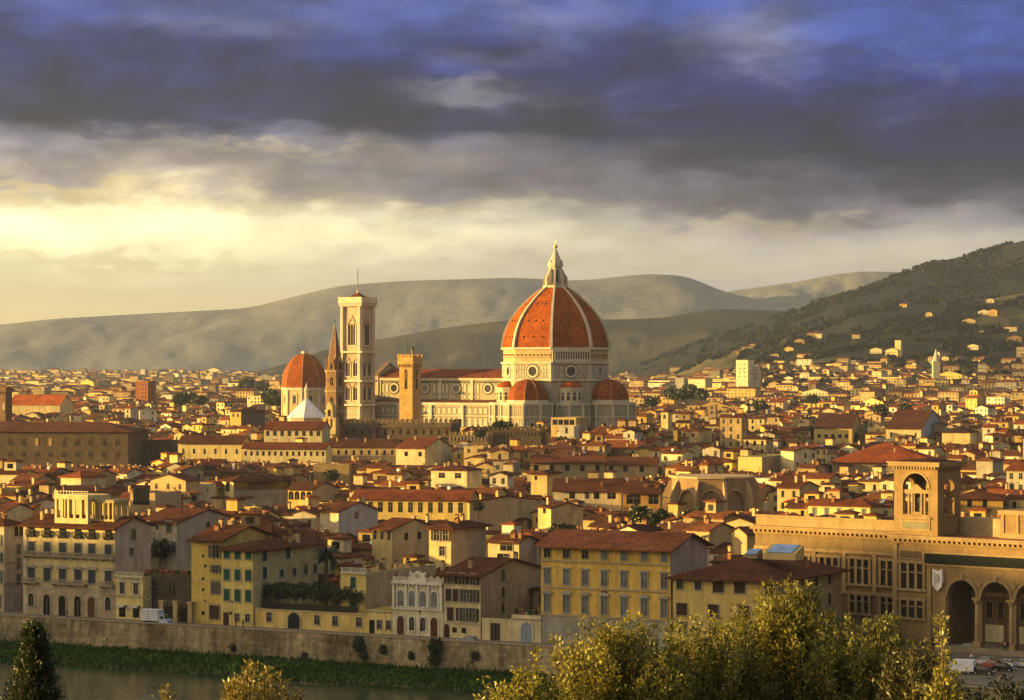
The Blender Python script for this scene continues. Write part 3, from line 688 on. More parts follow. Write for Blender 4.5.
for i in range(5):
    x = bx1 + 0.4 + i * 1.2; b.box(x, 3.05, zb + 0.7, x + 0.35, 3.4, ztop - 2.6, cb)
    b.box(bx1 + 5.4, 3.3 + i * 1.0, zb + 0.7, bx1 + 5.75, 3.65 + i * 1.0, ztop - 2.6, cb)
b.box(bx1 + 0.01, 8.1, zb + 0.7, bx1 + 5.8, 8.5, ztop - 2.6, cb)
b.build('side_loggia', bv)
# --- little yellow villino
D = facD(143)
t, W_, L_, z = bld('small_yellow_house', 'small pale yellow two-storey house with white rooftop balustrade, left of the white truck', 'house', 115.3, 143, None, D, 577, depth=12, roof='flat', wc=(0.68, 0.58, 0.28), rows=[(594.5, 2.4, 1.2, 'plain tri', None, [.25, .75], (0.5, 0.48, 0.4)), (618, 2.6, 1.7, 'dark', None, [.25, .75])])
balustrade(t, 0, W_, z, 0.0, 0.9, (0.55, 0.5, 0.36)); cornice(t, 'cornice', W_, z - 0.4, 0.3, 0.4, (0.45, 0.4, 0.28)); cornice(t, 'string_course', W_, 5.0, 0.25, 0.15, (0.35, 0.32, 0.24))
for u in (.25, .75):
    b = MB(); b.box(u * W_ - 1.1, -1.0, 3.2, u * W_ + 1.1, 0.0, 3.3, (0.5, 0.48, 0.42), 'paint'); b.box(u * W_ - 1.1, -1.05, 2.8, u * W_ + 1.1, -1.0, 3.25, (0.5, 0.48, 0.42), 'paint'); b.build('awning', t)
# --- dark gallery wall and gate behind the truck
D = facD(192) + 4
t, W_, L_, z = bld('dark_courtyard_wing', 'dark brick courtyard wing with terrace pots on top, behind the white truck', 'building', 143.5, 191.5, None, D, 575, depth=9, roof='flat', wc=(0.11, 0.085, 0.06), wm='brickwall', rows=[(596, 2.6, 1.4, 'plain', None, [.2, .6], (0.09, 0.07, 0.05))])
b = MB(); rn = random.Random(4)
for i in range(26):
    x = rn.uniform(0.4, W_ - 0.4); b.lathe([(0.22, z), (0.3, z + 0.4), (0.4, z + 0.75), (0.1, z + 1.0)], 6, rn.choice([(0.3, 0.1, 0.05), (0.05, 0.07, 0.03), (0.28, 0.12, 0.07)]), 'plain', x, 0.2)
b.build('terrace_pots', t)
D = facD(192)
x0, y0, Wg, _ = frame_of(144, 191, None, D, 29, 1)
t = thing('courtyard_gate', 'tan garden wall with three posts and dark iron gates behind the truck', 'gate', (x0, y0, 0), -R_(29))
b = MB(); cp = (0.42, 0.33, 0.19)
for x in (Wg * .36, Wg * .66, Wg * .97): b.box(x - .55, 0, -0.5, x + .55, 1.0, 4.3, cp); b.box(x - .7, -.15, 4.3, x + .7, 1.15, 4.7, cp)
b.build('post', t)
b = MB(); b.box(0, .3, -0.5, Wg * .36 - .56, .7, 1.2, cp)
b.build('low_wall', t)
b = MB()
for xa, xb in ((Wg * .36 + .56, Wg * .66 - .56), (Wg * .66 + .56, Wg * .97 - .56)):
    k = int((xb - xa) / .22)
    for i in range(k + 1): x = xa + (xb - xa) * i / k; b.box(x - .03, .47, 0.05, x + .03, .53, 3.4, (0.01, 0.01, 0.01), 'metal')
    for zz in (0.2, 1.6, 3.1): b.box(xa, .44, zz, xb, .46, zz + .1, (0.01, 0.01, 0.01), 'metal')
b.build('iron_railings', t)
# --- yellow house with brown shutters
D = facD(222) + 1
t, W_, L_, z = bld('tall_yellow_house', 'tall yellow house with grey-brown shutters, joined to the green-shuttered house', 'house', 191.5, 222, None, D, 541, depth=20, roof='gx', pitch=.26, wc=(0.62, 0.47, 0.15), rc=ROOF, over=1.2, chim=5,
    rows=[(558, 2.7, 1.9, 'plainopen', (0.10, 0.09, 0.08), [.80]), (573, 1.6, 1.4, 'plainopen', (0.10, 0.09, 0.08), [.80]), (594, 2.9, 2.6, 'plainshut', (0.11, 0.09, 0.08), [.80]), (619.5, 3.0, 2.7, 'plainshut', (0.07, 0.045, 0.03), [.76]),
          (558, .6, .6, 'dark', None, [.38]), (568, .6, .6, 'dark', None, [.46]), (581, .6, .6, 'dark', None, [.38]), (592, .6, .6, 'dark', None, [.38]), (616, .8, .7, 'dark', None, [.38])])
for zz in (4.6, 9.2): cornice(t, 'string_course', W_, zz, 0.18, 0.1, (0.52, 0.4, 0.16))
# --- green-shuttered house
D = facD(254) - 0.5
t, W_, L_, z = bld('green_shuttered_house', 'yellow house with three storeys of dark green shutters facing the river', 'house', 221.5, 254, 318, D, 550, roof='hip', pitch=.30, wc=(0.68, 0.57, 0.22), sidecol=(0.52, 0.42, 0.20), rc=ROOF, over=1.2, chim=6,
    rows=[(559.5, 1.7, 1.5, 'plainshut', GSHUT, [.17, .5, .83]), (581, 2.3, 1.5, 'plainshut', GSHUT, [.17, .5, .83]), (602, 2.5, 1.5, 'plainshut', GSHUT, [.17, .5, .83]),
          (622, 1.6, 1.1, 'plain', None, [.48, .8]), (616, .7, .6, 'dark', None, [.28])],
    srows=[(562, 2.2, 1.5, 'shut', (0.03, 0.06, 0.06), [.16, .52]), (580, 2.5, 1.5, 'shut', (0.03, 0.06, 0.06), [.16]), (580, 1.6, 1.3, 'shut', (0.03, 0.06, 0.06), [.42, .62]), (580, 2.0, 1.2, 'shut', GSHUT, [.80, .95]), (600, 2.4, 1.5, 'shut', GSHUT, [.16, .95])])
link('door', wmesh('door', 1.5, 2.8, (0.07, 0.04, 0.03)), t, (.07 * W_ + .6, 0, 0.1))
b = MB(); b.bar((W_ - .15, -.12, 0), (W_ - .15, -.12, z), .08, (.3, .26, .18)); b.build('drainpipe', t)
for zz in (12.6, 7.9): cornice(t, 'string_course', W_, zz, 0.15, 0.08, (0.55, 0.45, 0.2))
# --- low yellow garden range with terrace
D = facD(367)
t, W_, L_, z = bld('low_yellow_range', 'long low yellow garden range with dark arched gate under the planted terrace', 'building', 255, 367, None, D, 614, depth=9, roof='flat', wc=(0.64, 0.50, 0.20), rows=[(627, 1.9, 1.2, 'plain', None, [.13, .56, .72, .93])])
o = link('gate', wmesh('archdoor', 3.0, 3.4, (0.02, 0.022, 0.025)), t, (.355 * W_, -.02, 0.2)); link('frame', wmesh('archframe', 3.0, 3.4, DARK, (0.42, 0.36, 0.22)), o)
cornice(t, 'cornice', W_, z - .2, .22, .2, (0.5, 0.42, 0.22))
TERR = (t, W_, L_, z, frame_of(255, 367, None, D, 29, 9))
# --- little tower house with balustrade
D = facD(366) + 6
t, W_, L_, z = bld('narrow_yellow_tower_house', 'narrow yellow house with crenellated white balustrade and two green-shuttered windows', 'house', 340.5, 366, 436, D, 573, depth=None, roof='flat', wc=(0.66, 0.54, 0.22), sidecol=(0.46, 0.36, 0.20), rows=[(589, 2.4, 1.2, 'plainshut', GSHUT, [.5]), (609, 2.6, 1.6, 'plainshut hood', GSHUT, [.52])])
balustrade(t, 0, W_, z, 0.0, 1.0, (0.42, 0.42, 0.36), .4); cornice(t, 'cornice', W_, z - .35, .3, .35, (0.5, 0.43, 0.26))
rn = random.Random(8)
for k in range(9):
    x, y = rn.uniform(.5, W_ - .5), 2 + k * (L_ - 4) / 9; link('chimney', chimney_mesh(k), t, (W_ - .7 - 2 * (k % 2), y, z - .5), 0)
# --- low yellow annex
D = facD(392)
t, W_, L_, z = bld('low_yellow_annex', 'low yellow annex with dark door joined to the white arcaded villino', 'building', 367, 392, None, D, 611, depth=12, roof='flat', wc=(0.66, 0.55, 0.25), rows=[(629.5, 1.8, 1.1, 'plain', None, [.5, .86])])
link('door', wmesh('door', 1.3, 2.8, (0.03, 0.025, 0.02)), t, (.2 * W_, -.01, .1)); cornice(t, 'cornice', W_, z - .3, .25, .3, (0.42, 0.38, 0.26))
# --- white ornate villino
D = facD(443)
wv = (0.62, 0.58, 0.46)
t, W_, L_, z = bld('white_villino', 'white ornate two-storey villino with four tall arched windows and a crowning pediment', 'house', 392.3, 443, None, D, 583, depth=14, roof='flat', wc=wv)
us = [.17, .39, .61, .83]
for u in us:
    window(t, 'F', u * W_, zat(608, D), 1.5, 3.3, W_, 'arch bluish', None, (0.66, 0.62, 0.5))
for i, u in enumerate(us):
    if i in (0, 3): o = link('door', wmesh('archdoor', 1.7, 3.9, (0.09, 0.035, 0.02)), t, (u * W_, 0, .2)); link('frame', wmesh('archframe', 1.7, 3.9, DARK, (0.6, 0.56, 0.45)), o)
    else: window(t, 'F', u * W_, 1.2, 1.2, 2.8, W_, 'arch', None, (0.6, 0.56, 0.45))
for i, u in enumerate((.03, .28, .50, .72, .97)):
    b = MB(); b.box(u * W_ - .25, -.28, zat(610, D), u * W_ + .25, -.01, z - .5, (0.68, 0.64, 0.52), 'stone'); b.box(u * W_ - .35, -.36, z - .75, u * W_ + .35, -.29, z - .5, (0.68, 0.64, 0.52), 'stone'); b.build('pilaster', t)
cornice(t, 'cornice', W_, z - .5, .45, .6, (0.64, 0.6, 0.48), dent=True); cornice(t, 'string_course', W_, zat(611, D) - .1, .4, .35, (0.6, 0.56, 0.45))
balustrade(t, .1, W_ * .32, z, 0, .9, (0.6, 0.56, 0.45)); balustrade(t, W_ * .68, W_ - .1, z, 0, .9, (0.6, 0.56, 0.45))
b = MB(); b.box(W_ * .32, -.1, z - .04, W_ * .68, .5, z + 1.0, wv, 'stone'); b.prism([(W_ * .34, z + 1), (W_ * .66, z + 1), (W_ * .62, z + 1.5), (W_ * .5, z + 2.3), (W_ * .38, z + 1.5)], 'y', -.15, .45, wv, 'stone')
for u in (.36, .64): b.lathe([(.2, z + 1), (.3, z + 1.3), (.38, z + 1.7), (.1, z + 2.1)], 8, wv, 'stone', u * W_, .1)
b.prism([(W_ * .5 + .55 * math.cos(k * math.tau / 12), z + 1.3 + .45 * math.sin(k * math.tau / 12)) for k in range(12)], 'y', -.24, -.15, (0.4, 0.37, 0.28), 'stone')
b.build('pediment', t)
for u in (.06, .70, .82, .95):
    b = MB(); b.lathe([(.25, z + .9), (.4, z + 1.2), (.5, z + 1.6), (.2, z + 2.2), (.02, z + 2.3)], 8, (0.2, 0.12, 0.08), 'stone', u * W_, .2); b.build('urn', t)
# --- beige palazzo with brown shutters
D = facD(480)
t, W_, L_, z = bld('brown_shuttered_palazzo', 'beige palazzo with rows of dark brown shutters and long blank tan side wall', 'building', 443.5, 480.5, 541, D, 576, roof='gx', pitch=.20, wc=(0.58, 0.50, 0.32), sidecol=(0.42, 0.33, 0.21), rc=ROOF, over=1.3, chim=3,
    rows=[(585, 2.2, 1.45, 'plainopen', BSHUT, [.19, .5, .80]), (602.5, 2.5, 1.45, 'plainshut', BSHUT, [.15, .32]), (602.5, 2.5, 1.45, 'plainopen', BSHUT, [.55, .80]), (622, 2.7, 1.5, 'plainshut', BSHUT, [.19]), (622, 2.7, 1.5, 'plainopen', BSHUT, [.52, .78]), (634, 1.1, 1.1, 'dark', None, [.3, .55])],
    srows=[(584, 2.4, 1.3, 'arch', None, [.36]), (601, 2.2, 1.3, 'arch', None, [.36]), (618, 2.4, 1.2, 'dark', None, [.36])])
o = link('door', wmesh('archdoor', 1.3, 2.8, (0.05, 0.025, 0.015)), t, (.09 * W_, -.01, .1))
cornice(t, 'string_course', W_, zat(623, D) - .5, .25, .15, (0.45, 0.38, 0.26))
# --- garden gate wall and white arched lodge
D = facD(512)
x0, y0, Wg, _ = frame_of(482, 511.5, None, D, 29, 1)
t = thing('garden_gate_wall', 'cream garden wall with wide dark double gate and railing, right of the brown-shuttered palazzo', 'gate', (x0, y0, 0), -R_(29))
b = MB(); zt = 4.6; b.box(0, 0, -.5, Wg * .28, .5, zt, (0.6, 0.52, 0.34)); b.box(Wg * .62, 0, -.5, Wg, .5, zt, (0.6, 0.52, 0.34)); b.box(Wg * .28, 0, 3.6, Wg * .62, .5, zt, (0.6, 0.52, 0.34)); b.build('wall', t)
b = MB(); b.box(Wg * .28, .15, 0, Wg * .62, .3, 3.6, (0.06, 0.045, 0.035), 'paint'); b.box(Wg * .445, .1, 0, Wg * .455, .15, 3.6, (0.02, 0.015, 0.01), 'paint'); b.build('door', t)
b = MB()
for i in range(40): x = Wg * i / 39; b.box(x - .02, .2, zt, x + .02, .25, zt + 1.4, (.12, .1, .08), 'metal')
b.box(0, .19, zt + 1.4, Wg, .26, zt + 1.46, (.12, .1, .08), 'metal'); b.build('railing', t)
protect(foot(x0, y0, Wg, 1, 29), HY + CZ * F / D, D)
D = facD(541)
t, W_, L_, z = bld('white_lodge', 'low whitish lodge with grey arched door, against the big yellow palazzo', 'building', 511.5, 541, None, D, 616, depth=10, roof='flat', wc=(0.60, 0.54, 0.38))
o = link('door', wmesh('archdoor', 2.6, 4.0, (0.22, 0.26, 0.30)), t, (.52 * W_, -.01, .1)); link('frame', wmesh('archframe', 2.6, 4.0, DARK, (0.62, 0.56, 0.42)), o); cornice(t, 'cornice', W_, z - .9, .25, .3, (0.4, 0.34, 0.22))
b = MB(); rn = random.Random(12)
for i in range(18): b.lathe([(.2, z), (.35, z + .5), (.45, z + .9), (.1, z + 1.3)], 5, rn.choice([(0.03, 0.05, 0.02), (0.2, 0.1, 0.05)]), 'plain', rn.uniform(.5, W_ - .5), 1.0)
b.build('terrace_pots', t)
# --- big yellow palazzo
D = 531
GF = (0.30, 0.29, 0.23)
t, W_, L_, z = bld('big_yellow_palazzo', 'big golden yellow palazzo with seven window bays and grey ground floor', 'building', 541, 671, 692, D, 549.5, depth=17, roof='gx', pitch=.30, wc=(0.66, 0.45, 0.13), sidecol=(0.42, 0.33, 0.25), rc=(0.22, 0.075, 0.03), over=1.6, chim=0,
    rows=[(562, 2.5, 1.45, 'plain', None, [.05, .20, .345], (0.42, 0.34, 0.18)), (562, 2.5, 1.45, 'plainshut', (0.16, 0.18, 0.19), [.495, .645, .80, .95], (0.42, 0.34, 0.18)),
          (589, 3.0, 1.35, 'bluish lint', None, [.05, .20, .345, .495, .645, .80, .95], (0.34, 0.33, 0.28)),
          (617.5, 3.5, 1.4, 'bluish hood', None, [.05, .20, .345, .495, .645, .80, .95], (0.34, 0.32, 0.26)), (637, 2.6, 1.2, 'plain', None, [.05, .20, .345, .495, .645, .80, .95], (0.36, 0.35, 0.3))])
b = MB(); zb = zat(622, D); b.box(-.1, -.1, -.5, W_ + .1, 0, zb, GF, 'stone'); b.build('ground_floor_render', t)
for yy_ in (566, 593, 621.3): cornice(t, 'string_course', W_, zat(yy_, D), .3, .28, (0.40, 0.34, 0.22))
cornice(t, 'eaves_cornice', W_, z - .5, .3, .5, (0.35, 0.24, 0.12))
b = MB(); b.prism([(W_ * .495 + .6 * math.cos(k * math.tau / 10), zat(590, D) - .9 + .8 * math.sin(k * math.tau / 10)) for k in range(10)], 'y', -.25, -.02, (0.12, 0.06, 0.04), 'stone'); b.build('crest', t)
b = MB(); b.bar((W_ + .05, -.15, 0), (W_ + .05, -.15, z), .09, (.2, .17, .12)); b.build('drainpipe', t)
# --- lower yellow house with skylights
D = 518
t, W_, L_, z = bld('lower_yellow_house', 'lower yellow house with wide brown roof and bluish skylights, behind the golden trees', 'house', 673, 775, 842, D, 581, roof='hip', pitch=.30, wc=(0.62, 0.49, 0.20), sidecol=(0.40, 0.31, 0.16), rc=ROOF, over=1.4, chim=2,
    rows=[(593, 2.2, 1.3, 'plain', None, [.07, .25]), (595, 2.2, 2.3, 'plainshut', BSHUT, [.45, .66, .95]), (620, 2.4, 2.3, 'plainshut', BSHUT, [.09, .40, .70, .93]), (640, 2.6, 1.6, 'plain', None, [.1, .4, .7])],
    srows=[(594, 2.4, 1.5, 'plainshut', BSHUT, [.2, .4, .6, .8]), (616, 2.4, 1.5, 'plainshut', BSHUT, [.2, .4, .6, .8])])
b = MB(); yk = L_ * .32; zk = z + .30 * yk
b.prism([(yk, zk), (yk + .1, zk + 1.2), (yk + 4.5, zk + 2.7), (yk + 4.5, zk)], 'x', W_ * .66, W_ * .98, (0.55, 0.42, 0.2), 'plaster')
b.prism([(yk + .25, zk + 1.36), (yk + .25, zk + 1.46), (yk + 4.2, zk + 2.78), (yk + 4.2, zk + 2.68)], 'x', W_ * .70, W_ * .94, (0.16, 0.26, 0.42), 'glass')
b.build('skylight', t)
b = MB(); b.prism([(yk, zk), (yk + .1, zk + .7), (yk + 3, zk + 1.7), (yk + 3, zk)], 'x', W_ * .47, W_ * .60, (0.3, 0.22, 0.14), 'plaster'); b.prism([(yk + .2, zk + .80), (yk + .2, zk + .9), (yk + 2.8, zk + 1.78), (yk + 2.8, zk + 1.68)], 'x', W_ * .48, W_ * .59, (0.16, 0.26, 0.42), 'glass'); b.build('skylight', t)

# ================================================================== the library with its tower and loggia
A = 42.0; ca, sa = math.cos(R_(A)), math.sin(R_(A))
LX, LY = 76.7, 542.0
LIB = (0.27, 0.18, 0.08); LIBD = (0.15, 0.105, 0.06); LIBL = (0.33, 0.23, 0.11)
t = thing('library', 'long sandstone library with arched loggia, dark inscription band and square rooftop tower', 'library', (LX, LY, 0), -R_(A))
def arch_wall(b, x0, x1, z0, z1, ops, y0, y1, col, m='stone', n=10):
    """wall from x0..x1, z0..z1 between y0 and y1 with openings (xa, xb, zbase, zspring)"""
    xs = x0
    for xa, xb, zb, zs in ops:
        if xa > xs: b.box(xs, y0, z0, xa, y1, z1, col, m)
        if zb > z0: b.box(xa, y0, z0, xb, y1, zb, col, m)
        r = (xb - xa) / 2; cx = (xa + xb) / 2
        P = [(cx - r * math.cos(math.pi * i / n), zs + r * math.sin(math.pi * i / n)) for i in range(n + 1)]
        for i in range(n):
            p, q = P[i], P[i + 1]
            b.face([(p[0], y0, p[1]), (q[0], y0, q[1]), (q[0], y0, z1), (p[0], y0, z1)], col, m)
            b.face([(p[0], y1, p[1]), (p[0], y1, z1), (q[0], y1, z1), (q[0], y1, q[1])], col, m)
            b.face([(p[0], y0, p[1]), (p[0], y1, p[1]), (q[0], y1, q[1]), (q[0], y0, q[1])], col, m)
        b.face([(xa, y0, z1), (xb, y0, z1), (xb, y1, z1), (xa, y1, z1)], col, m)
        xs = xb
    if x1 > xs: b.box(xs, y0, z0, x1, y1, z1, col, m)
def archivolt(b, xa, xb, zs, y0, y1, t_, col, m='stone', n=12):
    r = (xb - xa) / 2; cx = (xa + xb) / 2
    for i in range(n):
        a0, a1 = math.pi * i / n, math.pi * (i + 1) / n
        b.prism([(cx - (r + t_) * math.cos(a0), zs + (r + t_) * math.sin(a0)), (cx - (r + t_) * math.cos(a1), zs + (r + t_) * math.sin(a1)), (cx - r * math.cos(a1), zs + r * math.sin(a1)), (cx - r * math.cos(a0), zs + r * math.sin(a0))], 'y', y0, y1, col, m)
ZC = 21.5; BL = 46.0
arches = [(12.7 + 7.75 * i, 19.3 + 7.75 * i) for i in range(4)]
b = MB()
arch_wall(b, 0, BL, 0.9, 15.6, [(xa, xb, 0.9, 10.6) for xa, xb in arches], 0, 1.2, LIB)
b.box(0, 0, 15.6, BL, 1.2, ZC, LIB, 'stone')
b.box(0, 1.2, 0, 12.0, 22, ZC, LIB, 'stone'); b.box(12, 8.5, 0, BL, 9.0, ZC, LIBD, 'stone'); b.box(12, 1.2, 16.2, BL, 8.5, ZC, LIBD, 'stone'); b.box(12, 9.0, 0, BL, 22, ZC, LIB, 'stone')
b.build('wall', t)
b = MB(); b.box(10, -2.4, -0.2, BL, 8.5, 0.45, (0.28, 0.23, 0.16), 'stone'); b.box(10.6, -1.4, 0.45, BL, 8.5, 0.9, (0.28, 0.23, 0.16), 'stone'); b.build('steps', t)
for xa, xb in arches:
    b = MB(); archivolt(b, xa, xb, 10.6, -.22, 0, .55, LIBL); archivolt(b, xa + .02, xb - .02, 10.6, -.34, -.22, .2, LIBL); b.box((xa + xb) / 2 - .35, -.5, 13.9, (xa + xb) / 2 + .35, -.35, 15.0, LIBL, 'stone'); b.build('archivolt', t)
for i in range(4):
    cx = 20.0 + 7.75 * i - .55 + .0
    b = MB(); b.box(cx - .95, -.55, .9, cx + .95, .9, 2.0, LIBL, 'stone'); b.lathe([(.62, 2.0), (.58, 5), (.50, 9.2)], 12, LIBL, 'stone', cx, .15, smooth=True); b.lathe([(.50, 9.2), (.62, 9.4), (.85, 10.1)], 8, LIBL, 'stone', cx, .15); b.box(cx - .95, -.6, 10.1, cx + .95, 1.0, 10.6, LIBL, 'stone'); b.build('column', t)
for xx in (11.3,):
    b = MB(); b.box(xx - .1, -.35, .9, xx + 1.1, -.01, 10.6, LIBL, 'stone'); b.build('pilaster', t)
for i in range(4):
    b = MB(); cx = 20.0 + 7.75 * i; b.prism([(cx + .55 * math.cos(k * math.tau / 12), 13.2 + .55 * math.sin(k * math.tau / 12)) for k in range(12)], 'y', -.25, -.02, LIBL, 'stone'); b.build('roundel', t)
# loggia back wall: doors, windows, pale panels
for i, (xa, xb) in enumerate(arches):
    cx = (xa + xb) / 2
    o = link('window', wmesh('pane', 1.3, 3.2, (0.02, 0.012, 0.01), (0.14, 0.08, 0.05)), t, (cx + 1.0, 8.47, 6.0)); link('frame', wmesh('frame', 1.3, 3.2, DARK, LIBL), o)
    o = link('window', wmesh('pane', 1.3, 3.2, (0.02, 0.012, 0.01), (0.14, 0.08, 0.05)), t, (cx + 3.6, 8.47, 6.0)); link('frame', wmesh('frame', 1.3, 3.2, DARK, LIBL), o)
    if i == 0:
        o = link('window', wmesh('arch', 1.4, 3.6), t, (cx - 1.9, 8.47, 6.5)); link('frame', wmesh('archframe', 1.4, 3.6, DARK, LIBL), o)
        o = link('door', wmesh('archdoor', 1.5, 4.0, (0.03, 0.02, 0.015)), t, (cx - 1.9, 8.47, 1.0)); link('frame', wmesh('archframe', 1.5, 4.0, DARK, LIBL), o)
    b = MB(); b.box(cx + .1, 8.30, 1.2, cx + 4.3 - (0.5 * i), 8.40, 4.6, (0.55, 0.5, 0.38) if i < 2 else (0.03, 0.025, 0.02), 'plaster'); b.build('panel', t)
    b = MB(); b.box(xa, 8.2, 10.2, xb + 1.0, 8.45, 11.0, LIBL, 'stone'); b.build('frieze', t)
b = MB(); b.box(6.9, -.32, 16.4, BL, -.02, 19.2, LIBL, 'stone'); b.box(7.4, -.40, 16.8, BL, -.33, 18.8, (0.014, 0.017, 0.014), 'plain'); b.build('inscription_band', t)
# dark vertical relief in the inscription band stands for nothing legible at this size
def bigcornice(parent, x0, x1, y, z, L_=None):
    b = MB(); b.box(x0, y - .5, z - 1.0, x1, y, z - .5, LIB, 'stone')
    n = int((x1 - x0) / 1.15)
    for i in range(n): x = x0 + (i + .25) * (x1 - x0) / n; b.box(x, y - 1.1, z - .5, x + .55, y, z - .003, LIBL, 'stone')
    b.box(x0 - .3, y - 1.45, z, x1, y + .2, z + .45, LIBL, 'stone'); b.box(x0 - .4, y - 1.7, z + .45, x1, y + .2, z + .75, LIBL, 'stone')
    return b.build('cornice', parent)
bigcornice(t, -.1, BL, 0, ZC)
b = MB(); b.box(0, 1.6, ZC, BL, 22, ZC + .6, (0.30, 0.12, 0.06), 'rooftile')
b.box(10.4, 8.0, ZC + .6, 24.0, 12, ZC + 4.2, (0.40, 0.31, 0.17), 'stone'); b.build('roof', t)
# the upper block behind the tower
b = MB(); b.box(21.0, 6.0, ZC + .6, BL, 20, ZC + 6.0, LIB, 'stone'); b.box(20.6, 5.6, ZC + 5.2, BL, 20.4, ZC + 6.1, LIBL, 'stone'); b.box(20.7, 5.7, ZC + .6, BL, 5.99, ZC + 1.6, LIBL, 'stone')
for x in (21.3, 24.6, 33, 41): b.box(x, 5.8, ZC + 1.6, x + .6, 6.0, ZC + 5.2, LIBL, 'stone')
b.build('upper_block', t)
# windows of the block (three-light, two storeys) and the crest
def threelight(parent, cx, z, h, y=0.0, w=6.2):
    o = link('window', wmesh('dark', w * .9, h, (0.02, 0.015, 0.012)), parent, (cx, y, z))
    b = MB()
    for k in (-1.5, -.5, .5, 1.5): b.box(k * w / 3.3 - .28, -.35, 0, k * w / 3.3 + .28, -.04, h, LIBL, 'stone')
    b.box(-w / 2 - .3, -.4, h, w / 2 + .3, -.02, h + .6, LIBL, 'stone'); b.box(-w / 2 - .4, -.5, -.5, w / 2 + .4, -.02, -.01, LIBL, 'stone'); b.box(-w * .45, -.2, h * .62, w * .45, -.05, h * .62 + .25, LIBL, 'stone')
    q = b.build('frame', o)
threelight(t, 4.4, 11.6, 5.0); threelight(t, 4.4, 5.8, 3.4)
b = MB(); b.box(1.2, -.2, 17.4, 7.0, -.02, 19.4, LIBL, 'stone'); b.box(1.5, -.24, 17.7, 6.7, -.2, 19.1, LIBD, 'stone'); b.build('panel', t)
b = MB(); cx = 10.6
b.prism([(cx - 1.1, 15.8), (cx - 1.25, 13.2), (cx - .7, 12.0), (cx, 11.4), (cx + .7, 12.0), (cx + 1.25, 13.2), (cx + 1.1, 15.8), (cx, 15.4)], 'y', -.55, -.02, (0.72, 0.68, 0.62), 'stone')
b.prism([(cx + .55 * math.cos(k * math.tau / 6), 14.0 + .9 * math.sin(k * math.tau / 6)) for k in range(6)], 'y', -.75, -.55, (0.45, 0.42, 0.38), 'stone')
for k in (-1, 1): b.box(cx + k * .9 - .18, -.7, 12.4, cx + k * .9 + .18, -.55, 15.4, (0.75, 0.72, 0.66), 'stone')
b.build('crest', t)
b = MB(); b.box(-.15, -.3, 0, .9, -.01, ZC - 1.05, LIBL, 'stone'); b.box(8.0, -.3, 0, 8.9, -.01, 15.6, LIBL, 'stone'); b.build('corner_pilaster', t)
# left wing, set back
WL = 40.0; wy = 7.0
wg = MB(); wg.box(-WL, wy, 0, -.02, wy + 16, ZC, (0.21, 0.145, 0.07), 'stone'); wing = wg.build('wing', t)
bigcornice(wing, -WL, -.1, wy, ZC)
b = MB(); b.box(-WL, wy + .3, ZC + .76, -.1, wy + 1.0, ZC + 2.6, LIBL, 'stone'); b.box(-WL, wy + .1, ZC + 2.6, -.1, wy + 1.2, ZC + 3.0, LIBL, 'stone'); b.build('parapet', wing)
b = MB(); b.box(-WL, wy + 1.21, ZC, -.1, wy + 15.8, ZC + 1.2, (0.33, 0.13, 0.07), 'rooftile'); b.build('roof', wing)
for i in range(5):
    cx = -5.5 - 7.6 * i
    threelight(wing, cx, 11.2, 5.0, wy, 5.6); threelight(wing, cx, 5.2, 3.6, wy, 5.6)
for i in range(6):
    x = -1.7 - 7.6 * i
    b = MB(); b.box(x - .5, wy - .4, 9.6, x + .5, wy - .01, 17.3, LIBL, 'stone'); b.build('pilaster', wing)
b = MB(); b.box(-WL, wy - .45, 9.0, -.1, wy - .02, 9.6, LIBL, 'stone'); b.box(-WL, wy - .45, 17.3, -.1, wy - .02, 17.9, LIBL, 'stone'); b.build('string_course', wing)
# tower
TW, TL, TZ = 10.3, 8.3, zat(461, 540)
tw = MB()
def tower_face(b, W_, flip=False):
    r = W_ * .295; cx = W_ / 2
    arch_wall(b, 0, W_, ZC + .76, TZ - 1.6, [(cx - r, cx + r, 26.4, 31.6)], 0, .9, LIB)
s0 = len(tw.v); tower_face(tw, TW)
s1 = len(tw.v); tower_face(tw, TW); tw.xf(Matrix.Translation((TW, TL, 0)) @ Matrix.Rotation(math.pi, 4, 'Z'), s1)
s1 = len(tw.v); tower_face(tw, TL - 1.81); tw.xf(Matrix.Translation((TW, .905, 0)) @ Matrix.Rotation(math.pi / 2, 4, 'Z'), s1)
s1 = len(tw.v); tower_face(tw, TL - 1.81); tw.xf(Matrix.Translation((0, TL - .905, 0)) @ Matrix.Rotation(-math.pi / 2, 4, 'Z'), s1)
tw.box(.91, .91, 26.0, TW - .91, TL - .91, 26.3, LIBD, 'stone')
tower = tw.build('tower', t)
b = MB(); b.box(-.25, -.25, TZ - 1.6, TW + .25, TL + .25, TZ - 1.0, LIB, 'stone')
for i in range(15): x = (i + .2) * TW / 15; b.box(x, -.65, TZ - 1.55, x + .35, -.26, TZ - 1.003, LIBL, 'stone'); 
for i in range(12): y = (i + .2) * TL / 12; b.box(TW + .26, y, TZ - 1.55, TW + .6, y + .35, TZ - 1.003, LIBL, 'stone')
b.box(-.9, -.9, TZ - 1.0, TW + .9, TL + .9, TZ - .45, LIBL, 'stone'); b.box(-1.1, -1.1, TZ - .45, TW + 1.1, TL + 1.1, TZ - .1, LIBL, 'stone')
b.build('cornice', tower)
